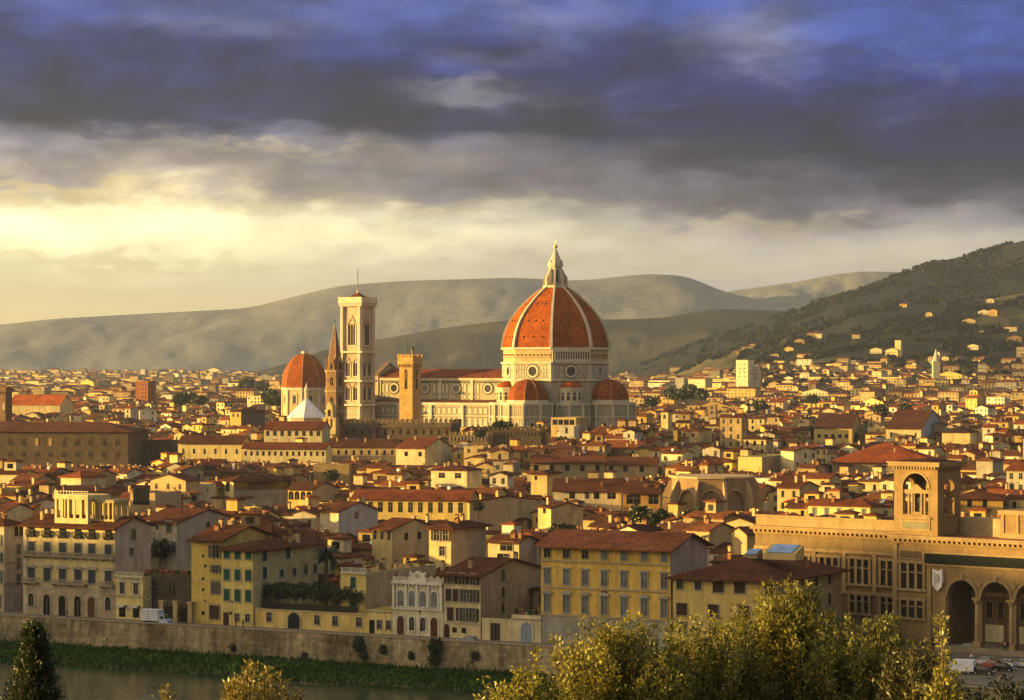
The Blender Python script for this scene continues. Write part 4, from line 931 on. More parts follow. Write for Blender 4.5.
b = MB(); b.face([(-.9, -.9, TZ - .1), (TW + .9, -.9, TZ - .1), (TW / 2, TL / 2, TZ + .5)], ROOFD, 'rooftile'); b.face([(TW + .9, -.9, TZ - .1), (TW + .9, TL + .9, TZ - .1), (TW / 2, TL / 2, TZ + .5)], ROOFD, 'rooftile'); b.face([(TW + .9, TL + .9, TZ - .1), (-.9, TL + .9, TZ - .1), (TW / 2, TL / 2, TZ + .5)], ROOFD, 'rooftile'); b.face([(-.9, TL + .9, TZ - .1), (-.9, -.9, TZ - .1), (TW / 2, TL / 2, TZ + .5)], ROOFD, 'rooftile'); b.build('roof', tower)
b = MB(); r = TW * .295; cx = TW / 2
archivolt(b, cx - r, cx + r, 31.6, -.16, 0, .35, LIBL)
# serliana inside the arch: small pediment on four slender piers
for k in (-.98, -.62, -.36, .36, .62, .98): b.box(cx + k * r - .17, .25, 26.4, cx + k * r + .17, .6, 30.6, LIBL, 'stone')
b.box(cx - r, .2, 30.6, cx + r, .65, 31.3, LIBL, 'stone'); b.prism([(cx - 1.6, 31.3), (cx + 1.6, 31.3), (cx, 32.5)], 'y', .2, .65, LIBL, 'stone')
b.box(cx - .9, .3, 26.4, cx + .9, .55, 26.9, LIBL, 'stone'); b.build('serliana', tower)
b = MB(); b.box(1.7, -.15, 23.2, TW - 1.7, -.01, 25.2, LIBL, 'stone'); b.box(2.0, -.19, 23.5, TW - 2.0, -.15, 24.9, (0.20, 0.18, 0.11), 'stone'); b.box(1.5, -.3, 25.5, TW - 1.5, -.01, 25.9, LIBL, 'stone'); b.build('panel', tower)
protect(foot(LX - WL * ca + wy * sa, LY + WL * sa + wy * ca, WL + BL, 22, A), 652, 545, (735, 1060))
protect(foot(LX, LY, TW, TL, A), 531, 540, (888, 962))
# statue in the tower
st = thing('statue', 'pale standing statue with raised arm inside the arched opening of the library tower', 'statue', (LX + cx * ca + 1.7 * sa, LY - cx * sa + 1.7 * ca, 26.3), -R_(A))
b = MB(); b.box(-.5, -.5, 0, .5, .5, .6, LIBL, 'stone'); b.build('plinth', st)
SPOT_STATUE = st
# people, trucks and cars
def tube_body(sk, name, cols, parent=None):
    """one continuous figure grown on a skeleton: SK = list of (pos, radius, parent index)"""
    me = bpy.data.meshes.new(name); me.from_pydata([s[0] for s in sk], [(s[2], i) for i, s in enumerate(sk) if s[2] is not None], [])
    o = bpy.data.objects.new('tmp', me); C.objects.link(o)
    md = o.modifiers.new('s', 'SKIN'); 
    for i, s in enumerate(sk):
        v = me.skin_vertices[0].data[i]; v.radius = (s[1], s[1]); v.use_root = (i == 0)
    o.modifiers.new('u', 'SUBSURF').levels = 1
    dg = bpy.context.evaluated_depsgraph_get(); m2 = bpy.data.meshes.new_from_object(o.evaluated_get(dg)); C.objects.unlink(o); bpy.data.objects.remove(o)
    m2.name = name; return m2
def person_mesh(pose=0):
    s = .12 if pose else .0
    sk = [((0, 0, .95), .15, None), ((0, 0, 1.15), .14, 0), ((0, 0, 1.38), .17, 1), ((0, 0, 1.50), .06, 2), ((0, 0, 1.56), .08, 3), ((0, -.01, 1.66), .105, 4), ((0, 0, 1.75), .06, 5),
          ((-.2, 0, 1.40), .065, 2), ((-.26, -.02, 1.14), .05, 7), ((-.25, -.12 - s, .92), .035, 8), ((.2, 0, 1.40), .065, 2), ((.26, .02, 1.14), .05, 10), ((.25, -.1 + s, .92), .035, 11),
          ((-.1, 0, .86), .10, 0), ((-.11, -.06 - s, .48), .07, 13), ((-.11, -s * 2, .09), .05, 14), ((-.11, -.16 - s * 2, .04), .04, 15), ((.1, 0, .86), .10, 0), ((.11, .02 + s, .48), .07, 17), ((.11, s * 2.4, .09), .05, 18), ((.11, -.14 + s * 2, .04), .04, 19)]
    return tube_body(sk, 'person', None)
def colour_person(me, shirt, trousers, skin=(0.35, 0.2, 0.13), hair=(0.03, 0.02, 0.015)):
    m = me.copy(); ca_ = m.color_attributes.new('col', 'FLOAT_COLOR', 'CORNER'); arr = []
    for p in m.polygons:
        z = p.center.z; x = abs(p.center.x)
        c = hair if z > 1.68 or (z > 1.58 and p.center.y > .02) else skin if z > 1.5 or (x > .2 and z < .98) else trousers if z < .96 and x < .22 else shirt
        if z < .1: c = (0.02, 0.02, 0.02)
        arr += [(*c, 1)] * p.loop_total
    ca_.data.foreach_set('color', np.array(arr, np.float32).ravel()); m.materials.clear(); m.materials.append(MATS['plain']); return m
PM = [person_mesh(0), person_mesh(1)]
def person(x, y, z, rz, k, shirt, trou, label, group=None):
    o = bpy.data.objects.new('person', colour_person(PM[k], shirt, trou)); C.objects.link(o); o.location = (x, y, z); o.rotation_euler = (0, 0, rz); tag(o, label, 'person', group); return o
# statue figure: draped, one arm raised
sk = [((0, 0, 1.0), .34, None), ((0, 0, .4), .42, 0), ((0, 0, .02), .44, 1), ((0, 0, 1.7), .30, 0), ((0, 0, 2.25), .34, 3), ((0, 0, 2.5), .12, 4), ((0, 0, 2.62), .15, 5), ((0, 0, 2.8), .19, 6), ((0, 0, 2.96), .12, 7),
      ((.38, 0, 2.3), .13, 4), ((.55, -.1, 2.55), .10, 9), ((.5, -.2, 2.95), .07, 10), ((-.38, 0, 2.3), .13, 4), ((-.48, -.05, 1.8), .10, 12), ((-.3, -.3, 1.6), .08, 13)]
sm = tube_body(sk, 'figure', None); cs = sm.color_attributes.new('col', 'FLOAT_COLOR', 'CORNER'); cs.data.foreach_set('color', np.tile(np.array([.42, .42, .33, 1], np.float32), len(sm.loops))); sm.materials.clear(); sm.materials.append(MATS['stone'])
o = bpy.data.objects.new('figure', sm); C.objects.link(o); o.parent = st; o.location = (0, 0, .6); o.scale = (1.15, 1.15, 1.15)
# vehicles ----------------------------------------------------------
def wheel_into(root, x, y, r, nm='wheel'):
    b = MB(); b.prism([(x + r * math.cos(k * math.tau / 14), r + r * math.sin(k * math.tau / 14)) for k in range(14)], 'y', y - .11, y + .11, (0.012, 0.012, 0.012), 'plain'); o = b.build(nm, root)
    b = MB(); b.prism([(x + r * .6 * math.cos(k * math.tau / 10), r + r * .6 * math.sin(k * math.tau / 10)) for k in range(10)], 'y', y - .13, y + .13, (0.4, 0.4, 0.42), 'metal'); b.build('rim', o)
def car(x, y, z, rz, col, label, kind='car', group=None):
    """length along local x (nose towards -x), wheels on z=0"""
    t = thing('parked_car' if kind == 'car' else kind, label, 'car' if kind == 'car' else 'van', (x, y, z), rz, group)
    b = MB(); L2 = 2.1; w = .86
    lo = [(-2.1, .32), (2.05, .32), (2.1, .62), (2.02, .95), (1.2, 1.02), (-1.05, .93), (-1.95, .78), (-2.12, .55)]
    b.prism(lo, 'y', -w, w, col, 'carpaint'); b.build('body', t)
    b = MB(); n0 = len(b.v); cab = [(-.95, .94), (1.75, .98), (1.35, 1.42), (.9, 1.5), (-.2, 1.48)]
    i = len(b.v); hw, tw_ = w - .04, w - .2
    zs = {.94: hw, .98: hw, 1.42: tw_, 1.5: tw_, 1.48: tw_}
    pl = [(p[0], -zs[p[1]], p[1]) for p in cab]; pr = [(p[0], zs[p[1]], p[1]) for p in cab]
    for k in range(5):
        q = (k + 1) % 5; top = k == 3 or k == 2
        b.face([pl[k], pl[q], pr[q], pr[k]], col if top else (0.015, 0.017, 0.02), 'carpaint' if top else 'glass')
    b.face(pl[::-1], (0.015, 0.017, 0.02), 'glass'); b.face(pr, (0.015, 0.017, 0.02), 'glass')
    b.build('cabin_windows', t)
    b = MB(); 
    for s in (-1, 1): b.bar((-.95, s * hw, .95), (-.2, s * tw_, 1.49), .035, col, 'carpaint'); b.bar((.4, s * hw * 1.0, .96), (.42, s * tw_, 1.5), .035, col, 'carpaint'); b.bar((1.75, s * hw, .98), (1.35, s * tw_, 1.43), .045, col, 'carpaint')
    b.build('window_pillars', t)
    for s in (-1, 1):
        for xx in (-1.32, 1.28): wheel_into(t, xx, s * (w - .08), .32)
        b = MB(); b.box(-2.13, s * .6 - .2, .6, -2.0, s * .6 + .2, .76, (0.7, 0.7, 0.65), 'glass'); b.build('headlight', t)
        b = MB(); b.box(2.0, s * .62 - .16, .7, 2.12, s * .62 + .16, .88, (0.3, 0.02, 0.015), 'glass'); b.build('tail_light', t)
    return t
# box truck on the lungarno
tD = float(wallD((155 - 512) / F)) + 1.2; tx = xat(155, tD)
t = thing('box_truck', 'small truck with grey-white box body and blue-white cab on the lungarno', 'truck', (tx, tD + 3.9, 0.004), -R_(29))
b = MB(); b.box(-3.6, -1.1, 1.0, .9, 1.1, 3.35, (0.52, 0.54, 0.56), 'paint'); b.box(-3.66, -1.16, 3.3, .96, 1.16, 3.42, (0.6, 0.62, 0.64), 'paint'); b.box(-3.68, -1.13, 1.0, -3.62, 1.13, 1.15, (0.3, 0.3, 0.3), 'paint'); b.build('cargo_box', t)
b = MB(); b.box(-3.5, -.5, .6, 3.0, .5, 1.0, (0.03, 0.03, 0.03), 'paint'); b.build('chassis', t)
b = MB(); b.prism([(1.05, .5), (3.3, .5), (3.35, 1.25), (2.75, 1.55), (2.15, 2.35), (1.05, 2.4)], 'y', -1.0, 1.0, (0.42, 0.48, 0.58), 'carpaint'); cb_ = b.build('cab', t)
b = MB(); b.prism([(2.80, 1.60), (2.86, 1.62), (2.28, 2.34), (2.2, 2.34)], 'y', -.85, .85, (0.02, 0.025, 0.03), 'glass'); b.build('windscreen', cb_)
b = MB(); b.prism([(1.4, 1.5), (2.55, 1.5), (2.05, 2.2), (1.4, 2.2)], 'y', -1.03, 1.03, (0.02, 0.025, 0.03), 'glass'); b.build('side_window', cb_)
for s in (-1, 1):
    for xx in (-2.3, 2.3): wheel_into(t, xx, s * .85, .42)
    b = MB(); b.box(3.3, s * .75 - .18, .75, 3.37, s * .75 + .18, 1.0, (0.7, 0.7, 0.65), 'glass'); b.build('headlight', t)
t.rotation_euler = (0, 0, -R_(29))
D = float(wallD((468 - 512) / F)) + 5.5
car(xat(468, D), D, .004, -R_(29), (0.22, 0.27, 0.34), 'blue-grey car half hidden by the river parapet beside the brown-shuttered palazzo')
# piazza in front of the library
def atY(px, y, z=0.0):
    D = (CZ - z) * F / (y - HY); return xat(px, D), D
def car_at(px, y, rz, col, label, kind='car', group='cars parked before the library'): 
    x, yv = atY(px, y, .6); return car(x, yv, 0.0, rz, col, label, kind, group)
car_at(1004, 668, R_(150), (0.015, 0.015, 0.018), 'black car nearest the parapet, far right of the row')
car_at(984, 671, R_(150), (0.02, 0.022, 0.025), 'dark car parked between the white van and the black car')
car_at(991, 664.5, R_(-35), (0.26, 0.05, 0.03), 'dull red car parked behind the dark cars')
car_at(984, 661.5, R_(-35), (0.38, 0.40, 0.42), 'silver car in the back row, nearest the loggia column')
car_at(1004, 664, R_(-30), (0.6, 0.6, 0.58), 'white car between the red and black cars')
car_at(1021, 664, R_(-30), (0.5, 0.5, 0.5), 'pale grey car cut by the picture edge')
car_at(967, 647.5, R_(-40), (0.16, 0.17, 0.19), 'grey car close under the first library arch')
# white van
x, yv = atY(960, 668, 1.0)
t = thing('white_van', 'white box van parked on the library forecourt, pointing away from the cars', 'van', (x, yv, 0), R_(160))
b = MB(); b.box(-2.6, -1.0, .55, 1.2, 1.0, 2.55, (0.72, 0.73, 0.75), 'paint'); b.box(-2.64, -.04, .6, -2.6, .04, 2.5, (0.3, 0.3, 0.3), 'paint'); b.build('cargo_box', t)
b = MB(); b.prism([(1.22, .35), (2.9, .35), (2.95, 1.0), (2.35, 1.25), (1.9, 2.0), (1.22, 2.05)], 'y', -.92, .92, (0.66, 0.67, 0.7), 'carpaint'); cb_ = b.build('cab', t)
b = MB(); b.prism([(2.38, 1.28), (2.46, 1.28), (2.0, 1.98), (1.92, 1.98)], 'y', -.8, .8, (0.02, 0.02, 0.03), 'glass'); b.build('windscreen', cb_)
for s in (-1, 1):
    for xx in (-1.7, 2.1): wheel_into(t, xx, s * .82, .36)
# people on the library steps and lungarno
rn = random.Random(21)
spec = [(985.5, 652.5, 0, (0.5, 0.1, 0.07), (0.02, 0.02, 0.03), 'person in red top standing on the library steps'), (988.5, 653, 1, (0.03, 0.03, 0.04), (0.03, 0.03, 0.03), 'person all in black on the library steps, next to the one in red'),
        (992, 652, 0, (0.55, 0.5, 0.45), (0.03, 0.04, 0.08), 'person in pale top and dark trousers on the library steps'), (995, 651.5, 1, (0.10, 0.06, 0.04), (0.05, 0.05, 0.06), 'person in brown jacket walking on the library steps'),
        (998, 651, 0, (0.06, 0.09, 0.2), (0.02, 0.02, 0.02), 'person in blue jacket, last of the group on the steps'), (971.5, 662, 1, (0.6, 0.58, 0.5), (0.25, 0.22, 0.18), 'lone person in pale clothes walking across the forecourt')]
for px, y, k, s_, tr, lab in spec:
    zz = .9 if y < 655 else 0.0
    x, yv = atY(px, y, zz)
    if zz: # on the top step in front of the arches
        dx, dy = x - LX, yv - LY; 
        yl = dx * sa + dy * ca; xl = dx * ca - dy * sa; yl = -1.0 + .5 * rn.random(); x, yv = LX + xl * ca + yl * sa, LY - xl * sa + yl * ca
    person(x, yv, zz, rn.uniform(0, 6), k, s_, tr, lab)
for px, k, s_, tr, lab in ((243, 0, (0.02, 0.02, 0.02), (0.02, 0.02, 0.03), 'dark figure standing on the pavement under the green-shuttered house'), (67, 1, (0.03, 0.03, 0.04), (0.02, 0.02, 0.02), 'dark figure walking before the arches of the balconied palazzo'), (236, 1, (0.25, 0.05, 0.04), (0.03, 0.03, 0.05), 'person in dark red walking past the door of the green-shuttered house')):
    Dv = facD(px) - 3.2; person(xat(px, Dv), Dv, .13, R_(60), k, s_, tr, lab)
# street lamps on the lungarno parapet
for px, lab in ((205, 'thin iron street lamp before the tall yellow house'), (148, 'thin iron street lamp in front of the white truck'), (232, 'thin iron street lamp before the green-shuttered house'), (420, 'thin iron street lamp before the white villino')):
    Dv = float(wallD((px - 512) / F)) + 1.6
    t = thing('street_lamp', lab, 'street lamp', (xat(px, Dv), Dv, 0), 0, 'street lamps along the lungarno')
    b = MB(); b.bar((0, 0, 0), (0, 0, 1.0), .12, (.04, .04, .04)); b.bar((0, 0, 1.0), (0, 0, 5.6), .07, (.04, .04, .04), r1=.05); b.build('pole', t)
    b = MB(); b.lathe([(.10, 5.6), (.24, 6.1), (.26, 6.2)], 6, (.45, .43, .35), 'glass'); b.build('lantern', t)
    b = MB(); b.lathe([(.32, 6.2), (.12, 6.45), (.02, 6.6)], 6, (.04, .04, .04), 'metal'); b.build('lamp_cap', t)
# ================================================================== cathedral
DA_ = 28.0; DXc, DYc = xat(555.5, 1360), 1360.0
MA = (0.42, 0.35, 0.22); MG = (0.075, 0.09, 0.06); MP = (0.42, 0.30, 0.22); ML = (0.56, 0.49, 0.34); TERRA = (0.34, 0.080, 0.009)
cat = thing('cathedral', 'huge marble cathedral with ribbed red octagonal dome, white lantern and three smaller half domes', 'cathedral', (DXc, DYc, 0), -R_(DA_))
def octv(R, k): a = R_(-90 - 22.5 + 45 * k); return (R * math.cos(a), R * math.sin(a))
def octa(b, R, z0, z1, col, m='marble', R1=None, cap=True):
    R1 = R if R1 is None else R1
    for k in range(8):
        p, q = octv(R, k), octv(R, k + 1); p1, q1 = octv(R1, k), octv(R1, k + 1)
        b.face([(*p, z0), (*q, z0), (*q1, z1), (*p1, z1)], col, m)
    if cap: b.face([(*octv(R1, k), z1) for k in range(8)], col, m)
def on_face(b, k, R, fn, n0=None):
    """run FN in a frame lying on octagon face k: x along the face, y=0 on the wall (outside -y)"""
    i = len(b.v); fn(b); ap = R * math.cos(R_(22.5))
    M = Matrix.Rotation(R_(45 * k), 4, 'Z') @ Matrix.Translation((0, -ap, 0)); b.xf(M, i)
def ring(b, cx, cz, r0, r1, y0, y1, col, m='marble', n=20):
    for i in range(n):
        a0, a1 = math.tau * i / n, math.tau * (i + 1) / n
        b.prism([(cx + r1 * math.cos(a0), cz + r1 * math.sin(a0)), (cx + r1 * math.cos(a1), cz + r1 * math.sin(a1)), (cx + r0 * math.cos(a1), cz + r0 * math.sin(a1)), (cx + r0 * math.cos(a0), cz + r0 * math.sin(a0))], 'y', y0, y1, col, m, caps=True)
def disc(b, cx, cz, r, y0, y1, col, m='glass', n=20): b.prism([(cx + r * math.cos(math.tau * i / n), cz + r * math.sin(math.tau * i / n)) for i in range(n)], 'y', y0, y1, col, m)
def framed(b, x0, x1, z0, z1, y=-.06, c=MG, c2=None, t=.28):
    """inlaid panel: dark green border round a pale field"""
    b.box(x0, y, z0, x1, y + .05, z1, c, 'marble')
    b.box(x0 + t, y - .03, z0 + t, x1 - t, y, z1 - t, c2 or ML, 'marble')
# drum
RD = 26.8
b = MB(); octa(b, RD, 38, 57.6, MA, cap=False); octa(b, RD - .4, 57.6, 65.0, (0.47, 0.34, 0.17), 'stone'); 
b.face([(*octv(RD, k), 38) for k in range(7, -1, -1)], MA, 'marble')
drum = b.build('drum', cat)
b = MB(); octa(b, RD + .9, 48.6, 49.3, ML, cap=True); octa(b, RD + .9, 57.2, 58.0, ML); octa(b, RD + .8, 64.2, 65.3, ML); b.build('cornice', drum)
hw = RD * math.sin(R_(22.5))
for k in range(8):
    for s in (-1, 1):
        b = MB()
        def pan(b):
            b.box(s * (hw - .55) - .5, -.25, 49.3, s * (hw - .55) + .5, 0, 57.2, ML, 'marble'); b.box(min(s * 4.4, s * hw), -.04, 49.3, max(s * 4.4, s * hw), 0, 57.2, ML, 'marble')
            for i in range(2):
                for j in range(3):
                    xa = s * (4.6 + j * 1.72); framed(b, min(xa, xa + s * 1.35), max(xa, xa + s * 1.35), 49.9 + i * 3.7, 53.1 + i * 3.7, y=-.08)
        on_face(b, k, RD, pan); b.build('marble_panels', drum)
    b = MB(); on_face(b, k, RD, lambda b: (ring(b, 0, 53.4, 2.3, 3.3, -.35, .0, ML), ring(b, 0, 53.4, 3.3, 3.9, -.15, 0, MG), ring(b, 0, 53.4, 3.9, 4.1, -.2, 0, ML))); w = b.build('round_window', drum)
    b = MB(); on_face(b, k, RD, lambda b: disc(b, 0, 53.4, 2.3, -.08, -.01, (0.02, 0.018, 0.02))); b.build('pane', w)
    if k == 1:      # the one finished gallery
        b = MB()
        def gal(b):
            b.box(-hw + .3, -1.0, 58.0, hw - .3, 0, 59.3, ML, 'marble'); b.box(-hw + .3, -1.0, 63.0, hw - .3, 0, 64.2, ML, 'marble'); b.box(-hw + .5, .1, 59.3, hw - .5, .35, 63.0, (0.12, 0.09, 0.06), 'marble')
            n = 15
            for i in range(n + 1): x = -hw + .4 + (2 * hw - 1.3) * i / n; b.box(x, -.95, 59.3, x + .5, -.3, 63.0, ML, 'marble')
        on_face(b, k, RD, gal); b.build('gallery', drum)
    else:
        b = MB()
        def rough(b):
            for i in range(9): x = -hw + 1.4 + i * (2 * hw - 2.8) / 8; b.box(x - .3, -.2, 61.2, x + .3, .3, 61.9, (0.2, 0.14, 0.07), 'stone')
            b.box(-hw + .8, -.1, 60.3, hw - .8, .4, 60.7, (0.36, 0.26, 0.13), 'stone')
        on_face(b, k, RD, rough); b.build('rough_masonry', drum)
# dome
zr = [(65.2, 26.9), (67.5, 26.7), (70, 26.2), (72, 25.7), (74, 25.05), (76, 24.2), (78, 23.2), (80, 22.0), (82, 20.6), (84, 19.05), (86, 17.3), (88, 15.3), (90, 13.2), (92, 10.9), (93.5, 9.0), (95, 6.9), (95.9, 5.6)]
b = MB()
for k in range(8):
    for (z0, r0), (z1, r1) in zip(zr, zr[1:]):
        p, q, p1, q1 = octv(r0, k), octv(r0, k + 1), octv(r1, k), octv(r1, k + 1)
        b.face([(*p, z0), (*q, z0), (*q1, z1), (*p1, z1)], TERRA, 'dometile')
dome = b.build('dome', cat)
for k in range(8):
    b = MB(); a = R_(-112.5 + 45 * k); u = (math.cos(a), math.sin(a)); w = (-u[1], u[0])
    for (z0, r0), (z1, r1) in zip(zr, zr[1:]):
        h0, h1 = .74 - .28 * (z0 - 65) / 31, .74 - .28 * (z1 - 65) / 31
        def P(r, z, s, h): return (u[0] * r + w[0] * s * h, u[1] * r + w[1] * s * h, z)
        o0, o1 = .85, .85
        b.face([P(r0 + o0, z0, -1, h0), P(r0 + o0, z0, 1, h0), P(r1 + o1, z1, 1, h1), P(r1 + o1, z1, -1, h1)], ML, 'marble')
        for s in (-1, 1): b.face([P(r0 - .5, z0, s, h0), P(r0 + o0, z0, s, h0), P(r1 + o1, z1, s, h1), P(r1 - .5, z1, s, h1)], ML, 'marble')
    b.build('rib', dome)
b = MB()
for k in range(8):
    for (z, r, xs) in ((70.5, 26.05, (-5.5, 0, 5.5)), (78.5, 22.9, (-4.2, 0, 4.2)), (87, 16.3, (-2.4, 2.4))):
        ap = r * math.cos(R_(22.5)); i = len(b.v)
        for x in xs: b.box(x - .32, -.35, z - .4, x + .32, .6, z + .4, (0.03, 0.015, 0.01), 'plain')
        b.xf(Matrix.Rotation(R_(45 * k), 4, 'Z') @ Matrix.Translation((0, -ap, 0)), i)
b.build('dome_vents', dome)
# lantern
b = MB(); octa(b, 6.4, 95.4, 96.6, ML); octa(b, 3.1, 96.6, 106.5, ML, cap=False); octa(b, 4.0, 106.0, 107.0, ML); octa(b, 3.7, 107.0, 107.9, ML); lan = b.build('lantern', cat)
for k in range(8):
    b = MB(); a = R_(-112.5 + 45 * k); i = len(b.v)
    b.prism([(3.0, 96.6), (6.1, 96.6), (6.1, 100.4), (5.6, 101.6), (4.9, 101.9), (4.4, 103.5), (3.0, 105.6)], 'y', -.42, .42, ML, 'marble'); b.xf(Matrix.Rotation(a, 4, 'Z'), i); b.build('buttress', lan)
    b = MB(); on_face(b, k, 3.1, lambda b: b.prism([(-.5, 98), (.5, 98), (.5, 104), (.3, 104.6), (-.3, 104.6), (-.5, 104)], 'y', -.06, .0, (0.03, 0.03, 0.03), 'glass')); b.build('window', lan)
b = MB(); octa(b, 3.5, 107.9, 115.2, (0.5, 0.45, 0.33), R1=.35)
for k in range(8): a = R_(-112.5 + 45 * k); b.lathe([(.35, 107.9), (.45, 108.6), (.05, 109.6)], 6, ML, 'marble', 3.2 * math.cos(a), 3.2 * math.sin(a))
b.build('spire', lan)
b = MB(); b.lathe([(.05, 115.0), (.8, 115.4), (1.15, 116.2), (.8, 117.0), (.05, 117.4)], 14, (0.75, 0.5, 0.12), 'metal', smooth=True); b.build('ball', lan)
b = MB(); b.box(-.12, -.12, 117.3, .12, .12, 119.6, (0.7, 0.5, 0.15), 'metal'); b.box(-.7, -.12, 118.5, .7, .12, 118.75, (0.7, 0.5, 0.15), 'metal'); b.build('cross', lan)
# lower octagon body between the apses
b = MB(); octa(b, RD - .3, 0, 38, MA); b.build('octagon_base', cat)
def arcade_panels(b, x0, x1, z0, z1, n, c=MG):
    w = (x1 - x0) / n
    for i in range(n): framed(b, x0 + i * w + w * .14, x0 + (i + 1) * w - w * .14, z0, z1, t=min(.3, w * .16), c=c)
def polybody(parent, cx, cy, ang, R, z1, n=10, span=5, z0=0.0, name='tribune', panels=True):
    """half-decagon apse facing local direction ANG (degrees)"""
    b = MB(); vs = []
    for i in range(n): a = R_(ang - 180 / n + 360 / n * i); vs.append((cx + R * math.cos(a), cy + R * math.sin(a)))
    for i in range(n): p, q = vs[i], vs[(i + 1) % n]; b.face([(*p, z0), (*q, z0), (*q, z1), (*p, z1)], MA, 'marble')
    b.face([(*p, z1) for p in vs], MA, 'marble')
    o = b.build(name, parent)
    L_ = 2 * R * math.sin(math.pi / n); ap = R * math.cos(math.pi / n)
    for i in range(n):
        b = MB(); k0 = len(b.v)
        b.box(-L_ / 2 - .2, -.6, z1 - 1.0, L_ / 2 + .2, 0, z1 + .2, ML, 'marble'); b.box(-L_ / 2 - .1, -.4, z1 - 7.2, L_ / 2 + .1, 0, z1 - 6.6, ML, 'marble')
        arcade_panels(b, -L_ / 2 + .7, L_ / 2 - .7, z1 - 6.0, z1 - 1.8, 6)
        if z1 > 20:
            arcade_panels(b, -L_ / 2 + .7, -1.4, z1 - 20, z1 - 8.2, 1); arcade_panels(b, 1.4, L_ / 2 - .7, z1 - 20, z1 - 8.2, 1)
            b.prism([(-.7, z1 - 19), (.7, z1 - 19), (.7, z1 - 10.5), (0, z1 - 9.3), (-.7, z1 - 10.5)], 'y', -.1, 0, (0.03, 0.025, 0.02), 'glass')
        b.box(-L_ / 2 - .45, -.7, z0, -L_ / 2 + .45, 0, z1 - 1, ML, 'marble')
        a = ang + 360 / n * i
        b.xf(Matrix.Translation((cx, cy, 0)) @ Matrix.Rotation(R_(a + 90), 4, 'Z') @ Matrix.Translation((0, -ap, 0)), k0); b.build('marble_panels', o)
    return o
def halfdome(parent, cx, cy, ang, R, z0, H, n=10, name='half_dome'):
    b = MB(); prof = [(math.cos(t_) if t_ < 1.57 else 0, math.sin(t_)) for t_ in [i * math.pi / 2 / 7 for i in range(8)]]; TD = (0.26, 0.062, 0.012)
    k = 0
    for (c0, s0), (c1, s1) in zip(prof, prof[1:]):
        for i in range(n):
            a0, a1 = R_(ang - 180 / n + 360 / n * i), R_(ang - 180 / n + 360 / n * (i + 1))
            def P(c, s, a): return (cx + R * c * math.cos(a), cy + R * c * math.sin(a), z0 + H * s)
            b.face([P(c0, s0, a0), P(c0, s0, a1), P(c1, s1, a1), P(c1, s1, a0)], TD, 'dometile')
    o = b.build(name, parent)
    b = MB()
    for i in range(n):
        a = R_(ang - 180 / n + 360 / n * i)
        for (c0, s0), (c1, s1) in zip(prof[:-1], prof[1:]): b.bar((cx + R * c0 * math.cos(a), cy + R * c0 * math.sin(a), z0 + H * s0), (cx + R * c1 * math.cos(a), cy + R * c1 * math.sin(a), z0 + H * s1), .16, (0.35, 0.2, 0.1), 'marble', 4)
    b.build('ridge', o); return o
for ang in (-90, 0, 90):
    cx, cyy = 29.5 * math.cos(R_(ang)), 29.5 * math.sin(R_(ang))
    tr = polybody(cat, cx, cyy, ang, 13.2, 37.8)
    b = MB(); b.lathe([(10.6, 37.9), (10.6, 39.2)], 10, ML, 'marble', cx, cyy, a0=R_(ang - 18), a1=R_(ang - 18) + math.tau); b.build('drum_ring', tr)
    halfdome(tr, cx, cyy, ang, 10.3, 39.2, 10.3)
for ang in (-135, -45, 45):
    cx, cyy = 24.6 * math.cos(R_(ang)), 24.6 * math.sin(R_(ang))
    e = polybody(cat, cx, cyy, ang, 9.0, 37.6, 8, name='exedra_base')
    b = MB(); b.lathe([(6.0, 37.8), (6.0, 44.8)], 12, ML, 'marble', cx, cyy); b.lathe([(6.5, 44.6), (6.5, 45.3)], 12, ML, 'marble', cx, cyy); ex = b.build('exedra', cat)
    b = MB(); b.lathe([(6.5, 45.3), (4.6, 47.2), (2.4, 48.4), (.2, 48.9)], 12, TERRA, 'dometile', cx, cyy, smooth=True); b.build('roof', ex)
    for j in range(12):
        b = MB(); k0 = len(b.v); b.prism([(-.8, 39), (.8, 39), (.8, 42.2), (.55, 42.9), (0, 43.2), (-.55, 42.9), (-.8, 42.2)], 'y', -.05, .02, (0.07, 0.05, 0.035), 'plain'); ring(b, 0, 42.2, .85, 1.15, -.2, 0, ML, n=10)
        b.xf(Matrix.Translation((cx, cyy, 0)) @ Matrix.Rotation(R_(j * 30 + 15), 4, 'Z') @ Matrix.Translation((0, -5.8, 0)), k0); b.build('niche', ex)
# nave
NX = -97.0
b = MB(); b.box(NX, -10.5, 0, -20, 10.5, 50.0, MA, 'marble'); nave = b.build('nave', cat)
b = MB(); b.prism([(-11.3, 49.9), (-11.3, 50.3), (0, 54.4), (11.3, 50.3), (11.3, 49.9), (0, 53.9)], 'x', NX + .5, -19, (0.17, 0.05, 0.022), 'rooftile'); b.build('nave_roof', nave)
b = MB(); b.box(NX, -11.1, 48.8, -20, -10.5, 49.85, ML, 'marble'); b.box(NX, -10.9, 47.6, -20, -10.5, 48.2, MG, 'marble')
for i in range(30):
    x = NX + 1.2 + i * 2.55
    if min(abs(x + 1 - c) for c in (-33, -51.4, -69.7, -88)) > 3.6:
        k0 = len(b.v); framed(b, x, x + 1.9, 42.0, 47.0); framed(b, x, x + 1.9, 39.2, 41.4); b.xf(Matrix.Translation((0, -10.5, 0)), k0)
for c in (-33 - 9.2, -51.4 - 9.2, -69.7 - 9.2, NX + .6): b.box(c - .7, -11.0, 38, c + .7, -10.5, 48.8, ML, 'marble')
b.build('clerestory_panels', nave)
